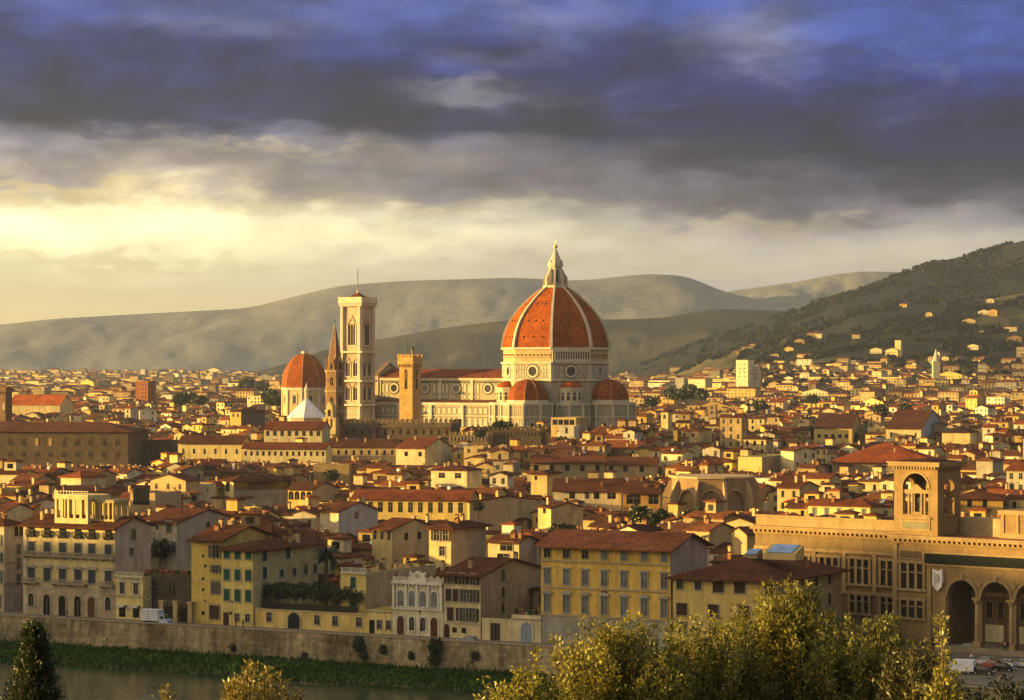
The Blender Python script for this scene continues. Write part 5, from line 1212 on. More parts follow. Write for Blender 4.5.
for c in (-33, -51.4, -69.7, -88):
    b = MB(); k0 = len(b.v); ring(b, c, 44.6, 1.9, 2.7, -.35, 0, ML); ring(b, c, 44.6, 2.7, 3.2, -.2, 0, MG); b.xf(Matrix.Translation((0, -10.5, 0)), k0); w = b.build('round_window', nave)
    b = MB(); k0 = len(b.v); disc(b, c, 44.6, 1.9, -.1, -.02, (0.04, 0.03, 0.025)); b.xf(Matrix.Translation((0, -10.5, 0)), k0); b.build('pane', w)
for s in (-1, 1):
    b = MB(); y0, y1 = (-20.5, -10.52) if s < 0 else (10.52, 20.5)
    b.box(NX, y0, 0, -18, y1, 37.2, MA, 'marble'); al = b.build('aisle', cat)
    b = MB(); b.face([(NX, s * 20.9, 37.6), (-18, s * 20.9, 37.6), (-18, s * 10.6, 38.9), (NX, s * 10.6, 38.9)], (0.16, 0.06, 0.03), 'rooftile'); b.box(NX, s * 20.5 - .5, 36.2, -18, s * 20.5 + .5, 37.5, ML, 'marble'); b.build('roof', al)
    if s < 0:
        b = MB(); k0 = len(b.v)
        for i in range(26): x = NX + 1 + i * 3.0; framed(b, x, x + 2.3, 31.5, 35.2); framed(b, x, x + 2.3, 24.5, 30.3); framed(b, x, x + 2.3, 8, 23.5)
        for c in (-33 - 9.2, -51.4 - 9.2, -69.7 - 9.2, NX + .6): b.box(c - .9, -.9, 0, c + .9, 0, 36.2, ML, 'marble')
        b.box(NX, -.35, 30.6, -18, 0, 31.1, ML, 'marble'); b.xf(Matrix.Translation((0, -20.5, 0)), k0); b.build('marble_panels', al)
        for c in (-33, -51.4, -69.7, -88):
            b = MB(); k0 = len(b.v); b.prism([(c - .9, 12), (c + .9, 12), (c + .9, 25), (c, 27), (c - .9, 25)], 'y', -.12, -.01, (0.03, 0.025, 0.02), 'glass'); b.xf(Matrix.Translation((0, -20.6, 0)), k0); b.build('window', al)
b = MB(); b.box(NX - 2.2, -20.8, 0, NX - .01, 20.8, 41, MA, 'marble'); b.prism([(-11.5, 41), (11.5, 41), (11.5, 51), (0, 57.2), (-11.5, 51)], 'x', NX - 2.2, NX - .01, MA, 'marble'); fc = b.build('facade', cat)
b = MB(); b.prism([(-12, 51.0), (-12, 51.6), (0, 58.0), (12, 51.6), (12, 51.0), (0, 57.3)], 'x', NX - 2.6, NX + .4, (0.2, 0.13, 0.09), 'marble'); b.build('gable', fc)
protect([(DXc - 100, DYc - 10), (DXc - 60, DYc - 45), (DXc + 45, DYc - 45), (DXc + 45, DYc + 45), (DXc - 80, DYc + 90)], 424, DYc - 45, (375, 632))
# ================================================================== bell tower
CA_ = 31.0; D = 1372.0
x0, y0, W_, L_ = frame_of(343.2, 358.5, 371.6, D, CA_)
ct = thing('bell_tower', 'tall square marble bell tower with paired pointed windows and slim mast on top', 'bell tower', (x0, y0, 0), -R_(CA_))
ztop = zat(297, D); CW = (W_ + L_) / 2; W_ = L_ = CW
b = MB(); b.box(0, 0, 0, CW, CW, ztop - 4.8, MA, 'marble'); sh = b.build('shaft', ct)
b = MB()
for x in (0, CW):
    for y in (0, CW): b.lathe([(1.45, 0), (1.45, ztop - 4.6)], 8, (0.52, 0.42, 0.29), 'marble', x, y, a0=R_(22.5), a1=R_(22.5) + math.tau)
b.build('corner_buttress', ct)
b = MB(); 
for zz in (zat(352, D), zat(381, D), zat(405, D)): b.box(-1.9, -1.9, zz - .5, CW + 1.9, CW + 1.9, zz + .5, ML, 'marble')
b.build('cornice', ct)
def bell_stage(b, zc, h, lights, gap, hood):
    for i in range(lights):
        cx = CW / 2 + (i - (lights - 1) / 2) * gap
        w = gap * .36
        b.prism([(cx - w, zc - h / 2), (cx + w, zc - h / 2), (cx + w, zc + h * .38), (cx, zc + h / 2), (cx - w, zc + h * .38)], 'y', -.1, .02, (0.035, 0.025, 0.02), 'plain')
def fr_stage(b, zc, h, w):
    hh = h / 2
    for x in (-1, 1): b.box(CW / 2 + x * w - .22, -.4, zc - hh - .4, CW / 2 + x * w + .22, 0, zc + hh * .8, ML, 'marble')
    b.prism([(CW / 2 - w - .5, zc + hh * .85), (CW / 2 - w, zc + hh * .85), (CW / 2, zc + hh * 1.45), (CW / 2 + w, zc + hh * .85), (CW / 2 + w + .5, zc + hh * .85), (CW / 2, zc + hh * 1.75)], 'y', -.35, 0, MP, 'marble')
    b.box(CW / 2 - w - .3, -.45, zc - hh - .6, CW / 2 + w + .3, 0, zc - hh - .2, ML, 'marble')
FM = {'F': Matrix.Identity(4), 'R': Matrix.Translation((CW, 0, 0)) @ Matrix.Rotation(math.pi / 2, 4, 'Z'), 'B': Matrix.Translation((CW, CW, 0)) @ Matrix.Rotation(math.pi, 4, 'Z'), 'L': Matrix.Translation((0, CW, 0)) @ Matrix.Rotation(-math.pi / 2, 4, 'Z')}
for f_, Mx in FM.items():
    for y, h, li, gap in ((334, 11.0, 3, 1.5), (369, 7.0, 2, 1.35), (393.5, 6.6, 2, 1.35)):
        if li == 3: offs = (0,)
        else: offs = (-2.3, 2.3)
        for of in offs:
            b = MB(); k0 = len(b.v); bell_stage(b, zat(y, D), h, li, gap, 0); b.xf(Mx @ Matrix.Translation((of, 0, 0)), k0); w = b.build('window', ct)
            b = MB(); k0 = len(b.v); fr_stage(b, zat(y, D), h, li * gap / 2 + .25); b.xf(Mx @ Matrix.Translation((of, 0, 0)), k0); b.build('frame', w)
    b = MB(); k0 = len(b.v)
    for zz0, zz1 in ((zat(350, D), zat(312, D)), (zat(379, D), zat(354.5, D)), (zat(404, D), zat(383, D))):
        for s in (1.55, CW - 2.75): framed(b, s, s + 1.2, zz0, zz1, c=MP)
    for zz in (zat(418, D), zat(412, D), zat(424, D)): 
        for i in range(5): framed(b, 1.6 + i * (CW - 3.2) / 5 + .15, 1.6 + (i + 1) * (CW - 3.2) / 5 - .15, zz - 1.2, zz + 1.4, c=MP)
    b.xf(Mx, k0); b.build('marble_panels', ct)
b = MB(); z5 = ztop - 4.8
for i in range(6): q = .1 + i * .2; b.box(-1.4 - q * .4, -1.4 - q * .4, z5 + i * .35, CW + 1.4 + q * .4, CW + 1.4 + q * .4, z5 + (i + 1) * .35 - .003 * 0, ML if i % 2 else MP, 'marble')
b.box(-1.9, -1.9, z5 + 2.1, CW + 1.9, CW + 1.9, z5 + 2.7, ML, 'marble')
for q0, q1 in (((-1.9, -1.9), (CW + 1.9, -1.5)), ((-1.9, CW + 1.5), (CW + 1.9, CW + 1.9)), ((-1.9, -1.49), (-1.5, CW + 1.49)), ((CW + 1.5, -1.49), (CW + 1.9, CW + 1.49))): b.box(*q0, z5 + 2.7, *q1, ztop, ML, 'marble')
b.build('gallery', ct)
b = MB(); m_ = CW / 2; e = [(-1, -1), (CW + 1, -1), (CW + 1, CW + 1), (-1, CW + 1)]
for i in range(4): b.face([(*e[i], z5 + 2.9), (*e[(i + 1) % 4], z5 + 2.9), (m_, m_, ztop + 2.6)], ROOFB, 'rooftile')
b.build('roof', ct)
b = MB(); b.lathe([(.7, ztop + 2), (.5, ztop + 3.4), (.1, ztop + 4)], 8, ML, 'marble', m_, m_); b.bar((m_, m_, ztop + 3), (m_, m_, zat(269, D)), .17, (.12, .08, .05)); b.build('mast', ct)
protect(foot(x0, y0, CW, CW, CA_), 424, D)
# ================================================================== other domes and towers
# medici chapel dome
D = 1760.0; cx, cyy = xat(304.5, D), D; R = 14.6
t = thing('chapel_dome', 'large plain red octagonal dome on ochre drum left of the slender spire', 'church', (cx, cyy, 0), -R_(24))
b = MB(); octa(b, R * 1.0, 0, zat(389, D), (0.52, 0.38, 0.18), 'stone'); octa(b, R + .7, zat(390, D), zat(387.5, D), ML); dr = b.build('drum', t)
for k in range(8):
    b = MB(); on_face(b, k, R, lambda b: (b.prism([(-1.3, zat(403, D)), (1.3, zat(403, D)), (1.3, zat(397, D)), (0, zat(395, D)), (-1.3, zat(397, D))], 'y', -.1, 0, (0.03, 0.03, 0.03), 'glass'), b.box(-2.0, -.3, zat(405, D), -1.35, 0, zat(394, D), ML, 'marble'), b.box(1.35, -.3, zat(405, D), 2.0, 0, zat(394, D), ML, 'marble'), b.box(-2.1, -.4, zat(394, D), 2.1, 0, zat(393, D), ML, 'marble'))); b.build('window', dr)
    b = MB(); on_face(b, k, R, lambda b: (b.box(-R * .383 - .1, -.5, 0, -R * .383 + .9, .2, zat(390, D), ML, 'marble'), b.box(R * .383 - .9, -.5, 0, R * .383 + .1, .2, zat(390, D), ML, 'marble'))); b.build('pilaster', dr)
zz0, zz1 = zat(388, D), zat(353.5, D)
b = MB(); pr = [(R * 1.02 * math.cos(t_) ** .97, zz0 + (zz1 - zz0) * math.sin(t_)) for t_ in [i * 1.48 / 12 for i in range(13)]]
for (r0, z0), (r1, z1) in zip(pr, pr[1:]): octa(b, r0, z0, z1, (0.34, 0.09, 0.016), 'dometile', R1=r1, cap=False)
octa(b, pr[-1][0], pr[-1][1], pr[-1][1] + .1, TERRA, 'dometile'); dm = b.build('dome', t)
b = MB()
for k in range(8):
    for (r0, z0), (r1, z1) in zip(pr, pr[1:]): p, q = octv(r0, k), octv(r1, k); b.bar((*p, z0), (*q, z1), .22, (0.36, 0.2, 0.1), 'marble', 4)
b.build('rib', dm)
b = MB(); octa(b, pr[-1][0] + .6, pr[-1][1], pr[-1][1] + 1.6, ML); b.bar((0, 0, zz1), (0, 0, zz1 + 6), .12, (.2, .15, .1)); b.build('lantern_base', dm)
protect([(cx - 15, D - 15), (cx + 15, D - 15), (cx + 15, D + 15), (cx - 15, D + 15)], 408, D - 15)
# white pyramid roof of the baptistery
D = 1440.0; cx = xat(306.5, D); R = 10.2
t = thing('baptistery', 'octagonal baptistery with bright white pyramid roof and tiny lantern', 'church', (cx, D, 0), -R_(26))
b = MB(); octa(b, R, 0, zat(417, D), MA); b.build('wall', t)
b = MB(); WR = (0.70, 0.70, 0.72); octa(b, R + .3, zat(417.5, D), zat(399, D), WR, 'marble', R1=1.1); rf = b.build('roof', t)
b = MB()
for k in range(8): p, q = octv(R + .3, k), octv(1.1, k); b.bar((*p, zat(417.5, D)), (*q, zat(399, D)), .18, (.5, .5, .52), 'marble', 4)
b.build('ridge', rf)
b = MB(); b.lathe([(1.1, zat(399.5, D)), (1.0, zat(392, D)), (1.5, zat(391.5, D)), (1.3, zat(390, D)), (.2, zat(384, D)), (.05, zat(382, D))], 8, ML, 'marble'); b.build('lantern', rf)
protect([(cx - 11, D - 11), (cx + 11, D - 11), (cx + 11, D + 11), (cx - 11, D + 11)], 417.5, D - 11, (288, 327), pad=0)
# badia spire
D = 1262.0; cx = xat(335, D); R = 4.7
t = thing('abbey_spire', 'slender brown hexagonal bell tower with pointed spire, left of the marble bell tower', 'bell tower', (cx, D, 0), -R_(20))
def hexa(b, R, z0, z1, col, m, R1=None, cap=True, n=6, cx=0, cy=0):
    b.lathe([(R, z0), (R if R1 is None else R1, z1)], n, col, m, cx, cy, caps=cap)
SP = (0.33, 0.20, 0.09)
b = MB(); hexa(b, R, 0, zat(371, D), SP, 'brickwall'); b.build('shaft', t)
b = MB()
for y in (371, 391, 411): hexa(b, R + .55, zat(y, D) - .35, zat(y, D) + .35, (0.42, 0.3, 0.16), 'stone')
b.build('string_course', t)
b = MB(); hexa(b, R * .92, zat(370.5, D), zat(324, D), (0.28, 0.15, 0.075), 'brickwall', R1=.12); sp = b.build('spire', t)
b = MB()
for k in range(6): a = R_(60 * k); b.bar((R * .92 * math.cos(a), R * .92 * math.sin(a), zat(370.5, D)), (.12 * math.cos(a), .12 * math.sin(a), zat(324, D)), .16, (0.4, 0.28, 0.15), 'stone', 4)
b.build('edge', sp)
b = MB(); b.bar((0, 0, zat(325, D)), (0, 0, zat(318, D)), .1, (.08, .06, .04)); b.lathe([(.05, zat(322, D)), (.35, zat(321.3, D)), (.05, zat(320.5, D))], 6, (.1, .07, .04), 'metal'); b.build('finial', sp)
ap = R * math.cos(R_(30))
for k in range(6):
    Mx = Matrix.Rotation(R_(60 * k + 30 + 90), 4, 'Z') @ Matrix.Translation((0, -ap, 0))
    b = MB(); k0 = len(b.v); zb = zat(370.5, D); b.prism([(-1.5, zb), (1.5, zb), (1.5, zb + 3), (0, zb + 6.6), (-1.5, zb + 3)], 'y', -.25, .5, SP, 'brickwall'); b.prism([(-.55, zb + .5), (.55, zb + .5), (.55, zb + 2.6), (0, zb + 3.8), (-.55, zb + 2.6)], 'y', -.32, -.24, (0.03, 0.02, 0.015), 'plain'); b.xf(Mx, k0); b.build('gable', sp)
    for y in (381, 401, 419):
        b = MB(); k0 = len(b.v); zb = zat(y + 4.5, D); b.prism([(-.75, zb), (.75, zb), (.75, zb + 3.2), (0, zb + 4.2), (-.75, zb + 3.2)], 'y', -.08, .0, (0.03, 0.02, 0.015), 'plain'); b.box(-.1, -.14, zb, .1, -.08, zb + 3, SP, 'stone'); b.xf(Mx, k0); b.build('window', t)
protect([(cx - 5, D - 5), (cx + 5, D - 5), (cx + 5, D + 5), (cx - 5, D + 5)], 429, D - 5, (320, 346))
# little gabled bellcote in front of it
D = 1248.0; x0, y0, W_, L_ = frame_of(322.8, 335.5, None, D, 20, 4.0)
t = thing('gabled_bellcote', 'sunlit ochre gabled bellcote at the foot of the slender brown spire', 'bell tower', (x0, y0, 0), -R_(20))
b = MB(); ob = (0.56, 0.42, 0.18); b.prism([(0, 0), (W_, 0), (W_, zat(419, D)), (W_ * .80, zat(419, D)), (W_ * .74, zat(406, D)), (W_ * .5, zat(401.5, D)), (W_ * .26, zat(406, D)), (W_ * .2, zat(419, D)), (0, zat(419, D))], 'y', 0, L_, ob, 'stone'); b.build('wall', t)
for u in (.33, .67): b = MB(); zb = zat(427, D); b.prism([(u * W_ - .42, zb), (u * W_ + .42, zb), (u * W_ + .42, zb + 4), (u * W_, zb + 4.7), (u * W_ - .42, zb + 4)], 'y', -.08, .01, (0.04, 0.025, 0.015), 'plain'); b.build('opening', t)
b = MB(); zb = zat(416.5, D); b.prism([(.38 * W_, zb), (.62 * W_, zb), (.62 * W_, zb + 2.6), (.5 * W_, zb + 3.5), (.38 * W_, zb + 2.6)], 'y', -.08, .01, (0.04, 0.025, 0.015), 'plain'); b.build('opening', t)
b = MB(); b.box(-.4, -.4, zat(419, D), W_ + .4, L_ + .2, zat(418, D), (0.6, 0.46, 0.22), 'stone'); b.box(-.3, -.3, zat(430, D), W_ + .3, L_ + .2, zat(429, D), (0.6, 0.46, 0.22), 'stone'); b.build('string_course', t)
protect(foot(x0, y0, W_, L_, 20), 434, D)
# bargello tower
D = 1302.0
x0, y0, W_, L_ = frame_of(399.4, 412.4, 420.6, D, 28)
t = thing('crenellated_tower', 'tall square ochre crenellated tower with dark slit window in front of the nave', 'tower', (x0, y0, 0), -R_(28))
BT = (0.50, 0.31, 0.10); zt = zat(356, D)
b = MB(); b.box(0, 0, 0, W_, L_, zat(364.5, D), BT, 'brickwall'); b.build('shaft', t)
b = MB(); o = .75; b.box(-o, -o, zat(364.0, D), W_ + o, L_ + o, zt - .7, BT, 'brickwall')
for i in range(7):
    x = -.3 + i * (W_ + .1) / 6; b.prism([(x - .2, zat(364, D)), (x + .35, zat(364, D)), (x + .2, zat(367, D)), (x - .05, zat(367, D))], 'y', -o + .05, .05, BT, 'stone')
    y = -.3 + i * (L_ + .1) / 6; b.prism([(y - .2, zat(364, D)), (y + .35, zat(364, D)), (y + .2, zat(367, D)), (y - .05, zat(367, D))], 'x', W_ - .05, W_ + o - .05, BT, 'stone')
def merlons(b, x0, y0, x1, y1, z, w, h, gap, th, col, m='brickwall'):
    for a_, b_, ax in ((x0, x1, 'x'), (y0, y1, 'y')):
        n = max(2, int((b_ - a_ + gap) / (w + gap)))
        for i in range(n):
            p = a_ + (b_ - a_ - w) * i / (n - 1)
            if ax == 'x': b.box(p, y0, z, p + w, y0 + th, z + h, col, m); b.box(p, y1 - th, z, p + w, y1, z + h, col, m)
            elif 0 < i < n - 1: b.box(x0, p, z, x0 + th, p + w, z + h, col, m); b.box(x1 - th, p, z, x1, p + w, z + h, col, m)
merlons(b, -o, -o, W_ + o, L_ + o, zt - .7, .95, 1.5, .6, .4, BT); b.build('battlement', t)
for face, Wx, Mx in (('F', W_, Matrix.Identity(4)), ('R', L_, Matrix.Translation((W_, 0, 0)) @ Matrix.Rotation(math.pi / 2, 4, 'Z'))):
    b = MB(); k0 = len(b.v); zb = zat(389, D); zh = zat(369.5, D); c_ = Wx / 2; b.prism([(c_ - .75, zb), (c_ + .75, zb), (c_ + .75, zh - .8), (c_ + .4, zh - .1), (c_, zh), (c_ - .4, zh - .1), (c_ - .75, zh - .8)], 'y', -.06, .02, (0.03, 0.02, 0.012), 'plain'); b.box(c_ - .12, -.12, zat(380, D), c_ + .12, -.05, zh - 1.2, BT, 'stone'); b.xf(Mx, k0); b.build('window', t)
b = MB(); b.box(W_ * .62, L_ * .4, zt - 1, W_ * .78, L_ * .55, zt + 3.0, (.1, .08, .05), 'metal'); b.lathe([(.3, zt + 3), (.75, zt + 3.5), (.7, zt + 4.3), (.1, zt + 4.8)], 8, (.06, .05, .03), 'metal', W_ * .7, L_ * .47); b.bar((W_ * .2, L_ * .5, zt - 1), (W_ * .2, L_ * .5, zt + 9), .09, (.15, .1, .06)); b.build('bell_frame', t)
protect(foot(x0, y0, W_, L_, 28), 419.5, D)
# crenellated palace wall
D = 1245.0
x0, y0, W_, L_ = frame_of(343, 450.5, None, D, 9, 26)
t = thing('crenellated_palace', 'long low dark stone palace with battlements in front of the marble towers', 'palace', (x0, y0, 0), -R_(9))
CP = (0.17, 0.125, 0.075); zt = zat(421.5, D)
b = MB(); b.box(0, 0, 0, W_, L_, zt - 1.2, CP, 'brickwall'); b.build('wall', t)
b = MB(); b.box(-.5, -.5, zt - 3.0, W_ + .5, L_ + .5, zt - 1.15, CP, 'brickwall'); merlons(b, -.5, -.5, W_ + .5, L_ + .5, zt - 1.15, 1.25, 1.9, .95, .6, (0.24, 0.17, 0.09)); b.build('battlement', t)
for i in range(14):
    b = MB(); x = (i + .5) * W_ / 14; b.prism([(x - .5, zt - 6), (x + .5, zt - 6), (x + .5, zt - 4.2), (x, zt - 3.7), (x - .5, zt - 4.2)], 'y', -.05, .02, (0.03, 0.02, 0.015), 'plain'); b.build('window', t)
protect(foot(x0, y0, W_, L_, 9), 432, D)
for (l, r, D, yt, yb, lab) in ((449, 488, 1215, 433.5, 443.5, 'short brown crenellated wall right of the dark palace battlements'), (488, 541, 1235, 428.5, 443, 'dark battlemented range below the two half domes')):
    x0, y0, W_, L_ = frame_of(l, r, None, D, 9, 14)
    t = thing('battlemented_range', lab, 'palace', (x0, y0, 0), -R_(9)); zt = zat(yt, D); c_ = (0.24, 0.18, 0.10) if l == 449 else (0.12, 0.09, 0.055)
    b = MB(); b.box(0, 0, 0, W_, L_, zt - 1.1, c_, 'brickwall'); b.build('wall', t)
    b = MB(); merlons(b, 0, 0, W_, L_, zt - 1.09, 1.1, 1.5, .8, .5, c_); b.build('battlement', t)
    b = MB()
    for i in range(int(W_ / 1.6)): b.box(i * 1.6 + .3, -.3, zt - 3.4, i * 1.6 + .8, 0, zt - 1.6, tuple(v * 1.5 for v in c_), 'stone')
    b.build('corbels', t); protect(foot(x0, y0, W_, L_, 9), yb, D)
# left brown palace
D = 1220.0
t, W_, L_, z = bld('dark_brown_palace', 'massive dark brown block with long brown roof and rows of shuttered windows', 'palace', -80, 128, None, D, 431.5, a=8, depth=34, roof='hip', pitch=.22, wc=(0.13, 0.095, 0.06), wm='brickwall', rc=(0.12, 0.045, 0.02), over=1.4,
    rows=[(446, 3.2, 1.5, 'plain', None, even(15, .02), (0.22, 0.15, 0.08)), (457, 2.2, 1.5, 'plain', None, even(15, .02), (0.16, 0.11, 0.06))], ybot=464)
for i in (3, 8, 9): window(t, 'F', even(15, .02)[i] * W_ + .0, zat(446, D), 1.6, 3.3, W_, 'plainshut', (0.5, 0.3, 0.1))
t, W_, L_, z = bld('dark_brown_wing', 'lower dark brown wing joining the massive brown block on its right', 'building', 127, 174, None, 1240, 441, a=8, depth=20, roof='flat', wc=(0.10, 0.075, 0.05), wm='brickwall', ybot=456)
# far left crenellated turret
D = 1300.0
x0, y0, W_, L_ = frame_of(-18, 6, 14, D, 20, None)
t = thing('round_battlemented_tower', 'dark brown corbelled tower with flat battlement cut by the left picture edge', 'tower', (x0, y0, 0), -R_(20))
b = MB(); zt = zat(386, D); b.box(.6, .6, 0, W_ - .6, L_ - .6, zt - 2.8, (0.22, 0.13, 0.07), 'brickwall'); b.build('shaft', t)
b = MB(); b.box(0, 0, zt - 2.8, W_, L_, zt - .9, (0.22, 0.13, 0.07), 'brickwall'); merlons(b, 0, 0, W_, L_, zt - .9, 1.3, .9, .3, .5, (0.22, 0.13, 0.07))
for i in range(10): b.box(i * W_ / 10 + .2, .15, zt - 3.8, i * W_ / 10 + .55, .6, zt - 2.81, (0.3, 0.18, 0.09), 'stone')
b.build('battlement', t)
b = MB(); b.prism([(W_ - 2.2, zat(410, D)), (W_ - 1.0, zat(410, D)), (W_ - 1.0, zat(404, D)), (W_ - 1.6, zat(402, D)), (W_ - 2.2, zat(404, D))], 'y', .5, .62, (0.4, 0.32, 0.2), 'plain'); b.build('window', t)
protect(foot(x0, y0, W_, L_, 20), 416, D)
# arcaded apse-like ruin
D = 850.0; cx = xat(716, D)
t = thing('arcaded_tribune', 'weathered buff polygonal building with tall blind arches and buttresses, flat roof', 'church', (cx, D + 13, 0), -R_(16))
b = MB(); R = 13.6; ST = (0.30, 0.20, 0.10); z1 = zat(480, D); b.lathe([(R - 1.2, 0), (R - 1.2, z1)], 10, ST, 'stone', a0=R_(9), a1=R_(9) + math.tau); b.lathe([(R - .3, z1 - 3.4), (R - .3, z1 + .7)], 10, ST, 'stone', a0=R_(9), a1=R_(9) + math.tau); b.lathe([(R + .2, z1 + .3), (R + .2, z1 + .9)], 10, (0.5, 0.36, 0.19), 'stone', a0=R_(9), a1=R_(9) + math.tau); b.build('wall', t)
Lf = 2 * R * math.sin(math.pi / 10); apf = (R - .3) * math.cos(math.pi / 10)
for k in range(10):
    Mx = Matrix.Rotation(R_(36 * k + 9 + 18 + 90), 4, 'Z') @ Matrix.Translation((0, -apf, 0))
    b = MB(); k0 = len(b.v); arch_wall(b, -Lf / 2 + .2, Lf / 2 - .2, z1 - 10, z1 - 3.39, [(-Lf / 2 + 1.0, Lf / 2 - 1.0, z1 - 10, z1 - 6.6)], 0, .8, ST); archivolt(b, -Lf / 2 + 1.0, Lf / 2 - 1.0, z1 - 6.6, -.15, 0, .35, (0.48, 0.34, 0.18)); b.xf(Mx, k0); b.build('arch', t)
    b = MB(); k0 = len(b.v); b.prism([(-.7, z1 - 10), (.7, z1 - 10), (.7, z1 - 7.6), (.4, z1 - 7.0), (-.4, z1 - 7.0), (-.7, z1 - 7.6)], 'y', .86, .95, (0.04, 0.03, 0.02) if k % 2 else (0.3, 0.16, 0.06), 'plain'); b.xf(Mx, k0); b.build('window', t)
    a = R_(36 * k + 9); b = MB(); k0 = len(b.v); b.prism([(R - 1.3, 0), (R + 2.6, 0), (R + 2.4, z1 - 5.2), (R + .6, z1 - 1.2), (R - .25, z1 - .3)], 'y', -.4, .4, (0.46, 0.32, 0.17), 'stone'); b.xf(Matrix.Rotation(a, 4, 'Z'), k0); b.build('buttress', t)
protect([(cx - 17, D - 4), (cx + 17, D - 4), (cx + 17, D + 29), (cx - 17, D + 29)], 509, D - 4, (672, 760))
# ------------------------------------------------------------------ middle-distance buildings placed by hand
def mid(name, label, cat, *a, **k): k.setdefault('detail', False); return bld(name, label, cat, *a, **k)
mid('long_yellow_block', 'long low sunlit pale yellow block with eleven dark windows, below the marble towers', 'building', 178, 242, None, 1180, 443.5, a=10, depth=15, wc=(0.66, 0.55, 0.28), rc=ROOF, pitch=.4, rows=[(454, 2.3, 1.0, 'arch', None, even(6)), ], ybot=457, chim=3)
mid('long_cream_range', 'long sunlit cream range with a row of small windows, beside the long yellow block', 'building', 242.5, 326, None, 1150, 448.5, a=8, depth=12, wc=(0.66, 0.56, 0.32), rc=ROOFB, pitch=.36, rows=[(456, 1.9, .95, 'dark', None, even(14))], ybot=460, chim=3)
mid('long_tan_range', 'long tan range with two rows of dark windows right of the cream range', 'building', 327, 396, None, 1165, 447, a=8, depth=16, wc=(0.42, 0.33, 0.20), rc=ROOF, pitch=.36, rows=[(455, 2.0, 1.1, 'dark', None, even(9))], ybot=458, chim=4)
mid('cream_cloister', 'cream building with arched top-floor openings left of the gabled bellcote', 'building', 264, 322, None, 1225, 429.5, a=8, depth=18, wc=(0.62, 0.54, 0.34), rc=ROOFB, pitch=.36, rows=[(436, 2.3, 1.5, 'arch', None, even(8))], ybot=441)
mid('cream_low_villa', 'cream house with two windows right of the long tan range', 'house', 396, 425, 452, 1140, 448.5, a=24, wc=(0.62, 0.53, 0.34), rc=ROOFB, pitch=.30, rows=[(456.5, 2.0, 1.6, 'dark', None, [.35, .83])], ybot=463, chim=2)
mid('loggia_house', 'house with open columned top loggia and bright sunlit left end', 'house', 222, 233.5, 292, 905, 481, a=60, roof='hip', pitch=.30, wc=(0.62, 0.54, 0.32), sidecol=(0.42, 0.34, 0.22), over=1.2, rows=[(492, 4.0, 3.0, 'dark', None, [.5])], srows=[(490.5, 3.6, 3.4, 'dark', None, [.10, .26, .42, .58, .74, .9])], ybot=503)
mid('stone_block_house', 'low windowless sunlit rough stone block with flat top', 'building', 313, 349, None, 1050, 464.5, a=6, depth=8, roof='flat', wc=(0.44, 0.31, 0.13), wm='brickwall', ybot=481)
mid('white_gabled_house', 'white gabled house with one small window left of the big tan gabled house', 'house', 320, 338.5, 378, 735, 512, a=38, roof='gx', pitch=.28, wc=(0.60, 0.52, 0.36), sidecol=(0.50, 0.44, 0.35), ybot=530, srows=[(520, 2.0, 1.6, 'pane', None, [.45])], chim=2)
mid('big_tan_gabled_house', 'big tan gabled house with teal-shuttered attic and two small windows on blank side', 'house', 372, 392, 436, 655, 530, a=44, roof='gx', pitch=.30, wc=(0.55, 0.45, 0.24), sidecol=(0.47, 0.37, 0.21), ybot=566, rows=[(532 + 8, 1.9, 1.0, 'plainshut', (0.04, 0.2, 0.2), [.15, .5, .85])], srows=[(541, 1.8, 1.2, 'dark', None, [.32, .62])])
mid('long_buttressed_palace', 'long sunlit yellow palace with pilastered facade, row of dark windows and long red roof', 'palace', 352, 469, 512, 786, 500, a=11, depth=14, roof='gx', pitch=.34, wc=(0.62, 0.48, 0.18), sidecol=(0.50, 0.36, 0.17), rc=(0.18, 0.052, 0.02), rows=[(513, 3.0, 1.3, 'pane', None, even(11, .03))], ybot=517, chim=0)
HB = C.objects[-1]
mid('cream_pair_window_house', 'cream house with two broad dark windows under a low hipped roof', 'house', 431, 467, 482, 1000, 470.5, a=26, roof='hip', pitch=.24, wc=(0.62, 0.54, 0.36), rows=[(478.5, 2.0, 2.6, 'pane', None, [.3, .75])], ybot=485, chim=3)
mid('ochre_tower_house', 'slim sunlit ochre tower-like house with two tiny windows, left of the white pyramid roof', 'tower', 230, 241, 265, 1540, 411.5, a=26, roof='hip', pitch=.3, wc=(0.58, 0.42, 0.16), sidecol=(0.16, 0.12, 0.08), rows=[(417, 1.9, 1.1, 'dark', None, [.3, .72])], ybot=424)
mid('wide_brown_roof_range', 'long tan range with seven dark windows under an unbroken brown roof, below the cathedral apse', 'building', 530, 605, None, 1080, 463, a=5, depth=16, pitch=.34, wc=(0.44, 0.35, 0.21), rc=(0.12, 0.042, 0.018), rows=[(471, 2.4, 1.8, 'dark', None, [.08, .29, .5, .70, .9])], ybot=477, chim=4)
mid('tan_range_wing', 'tan continuation wing with two windows right of the long brown-roofed range', 'building', 606, 657, None, 1075, 464.5, a=5, depth=15, pitch=.34, wc=(0.42, 0.33, 0.2), rc=(0.12, 0.042, 0.018), rows=[(472, 2.4, 1.8, 'dark', None, [.1, .38, .7])], ybot=474, chim=3)
mid('small_cream_turret_house', 'small cream tower house with single tiny window and red cap roof', 'tower', 531, 547, 560, 880, 474, a=20, roof='hip', pitch=.28, wc=(0.60, 0.47, 0.22), rows=[(480, 1.3, .9, 'dark', None, [.3])], ybot=492)
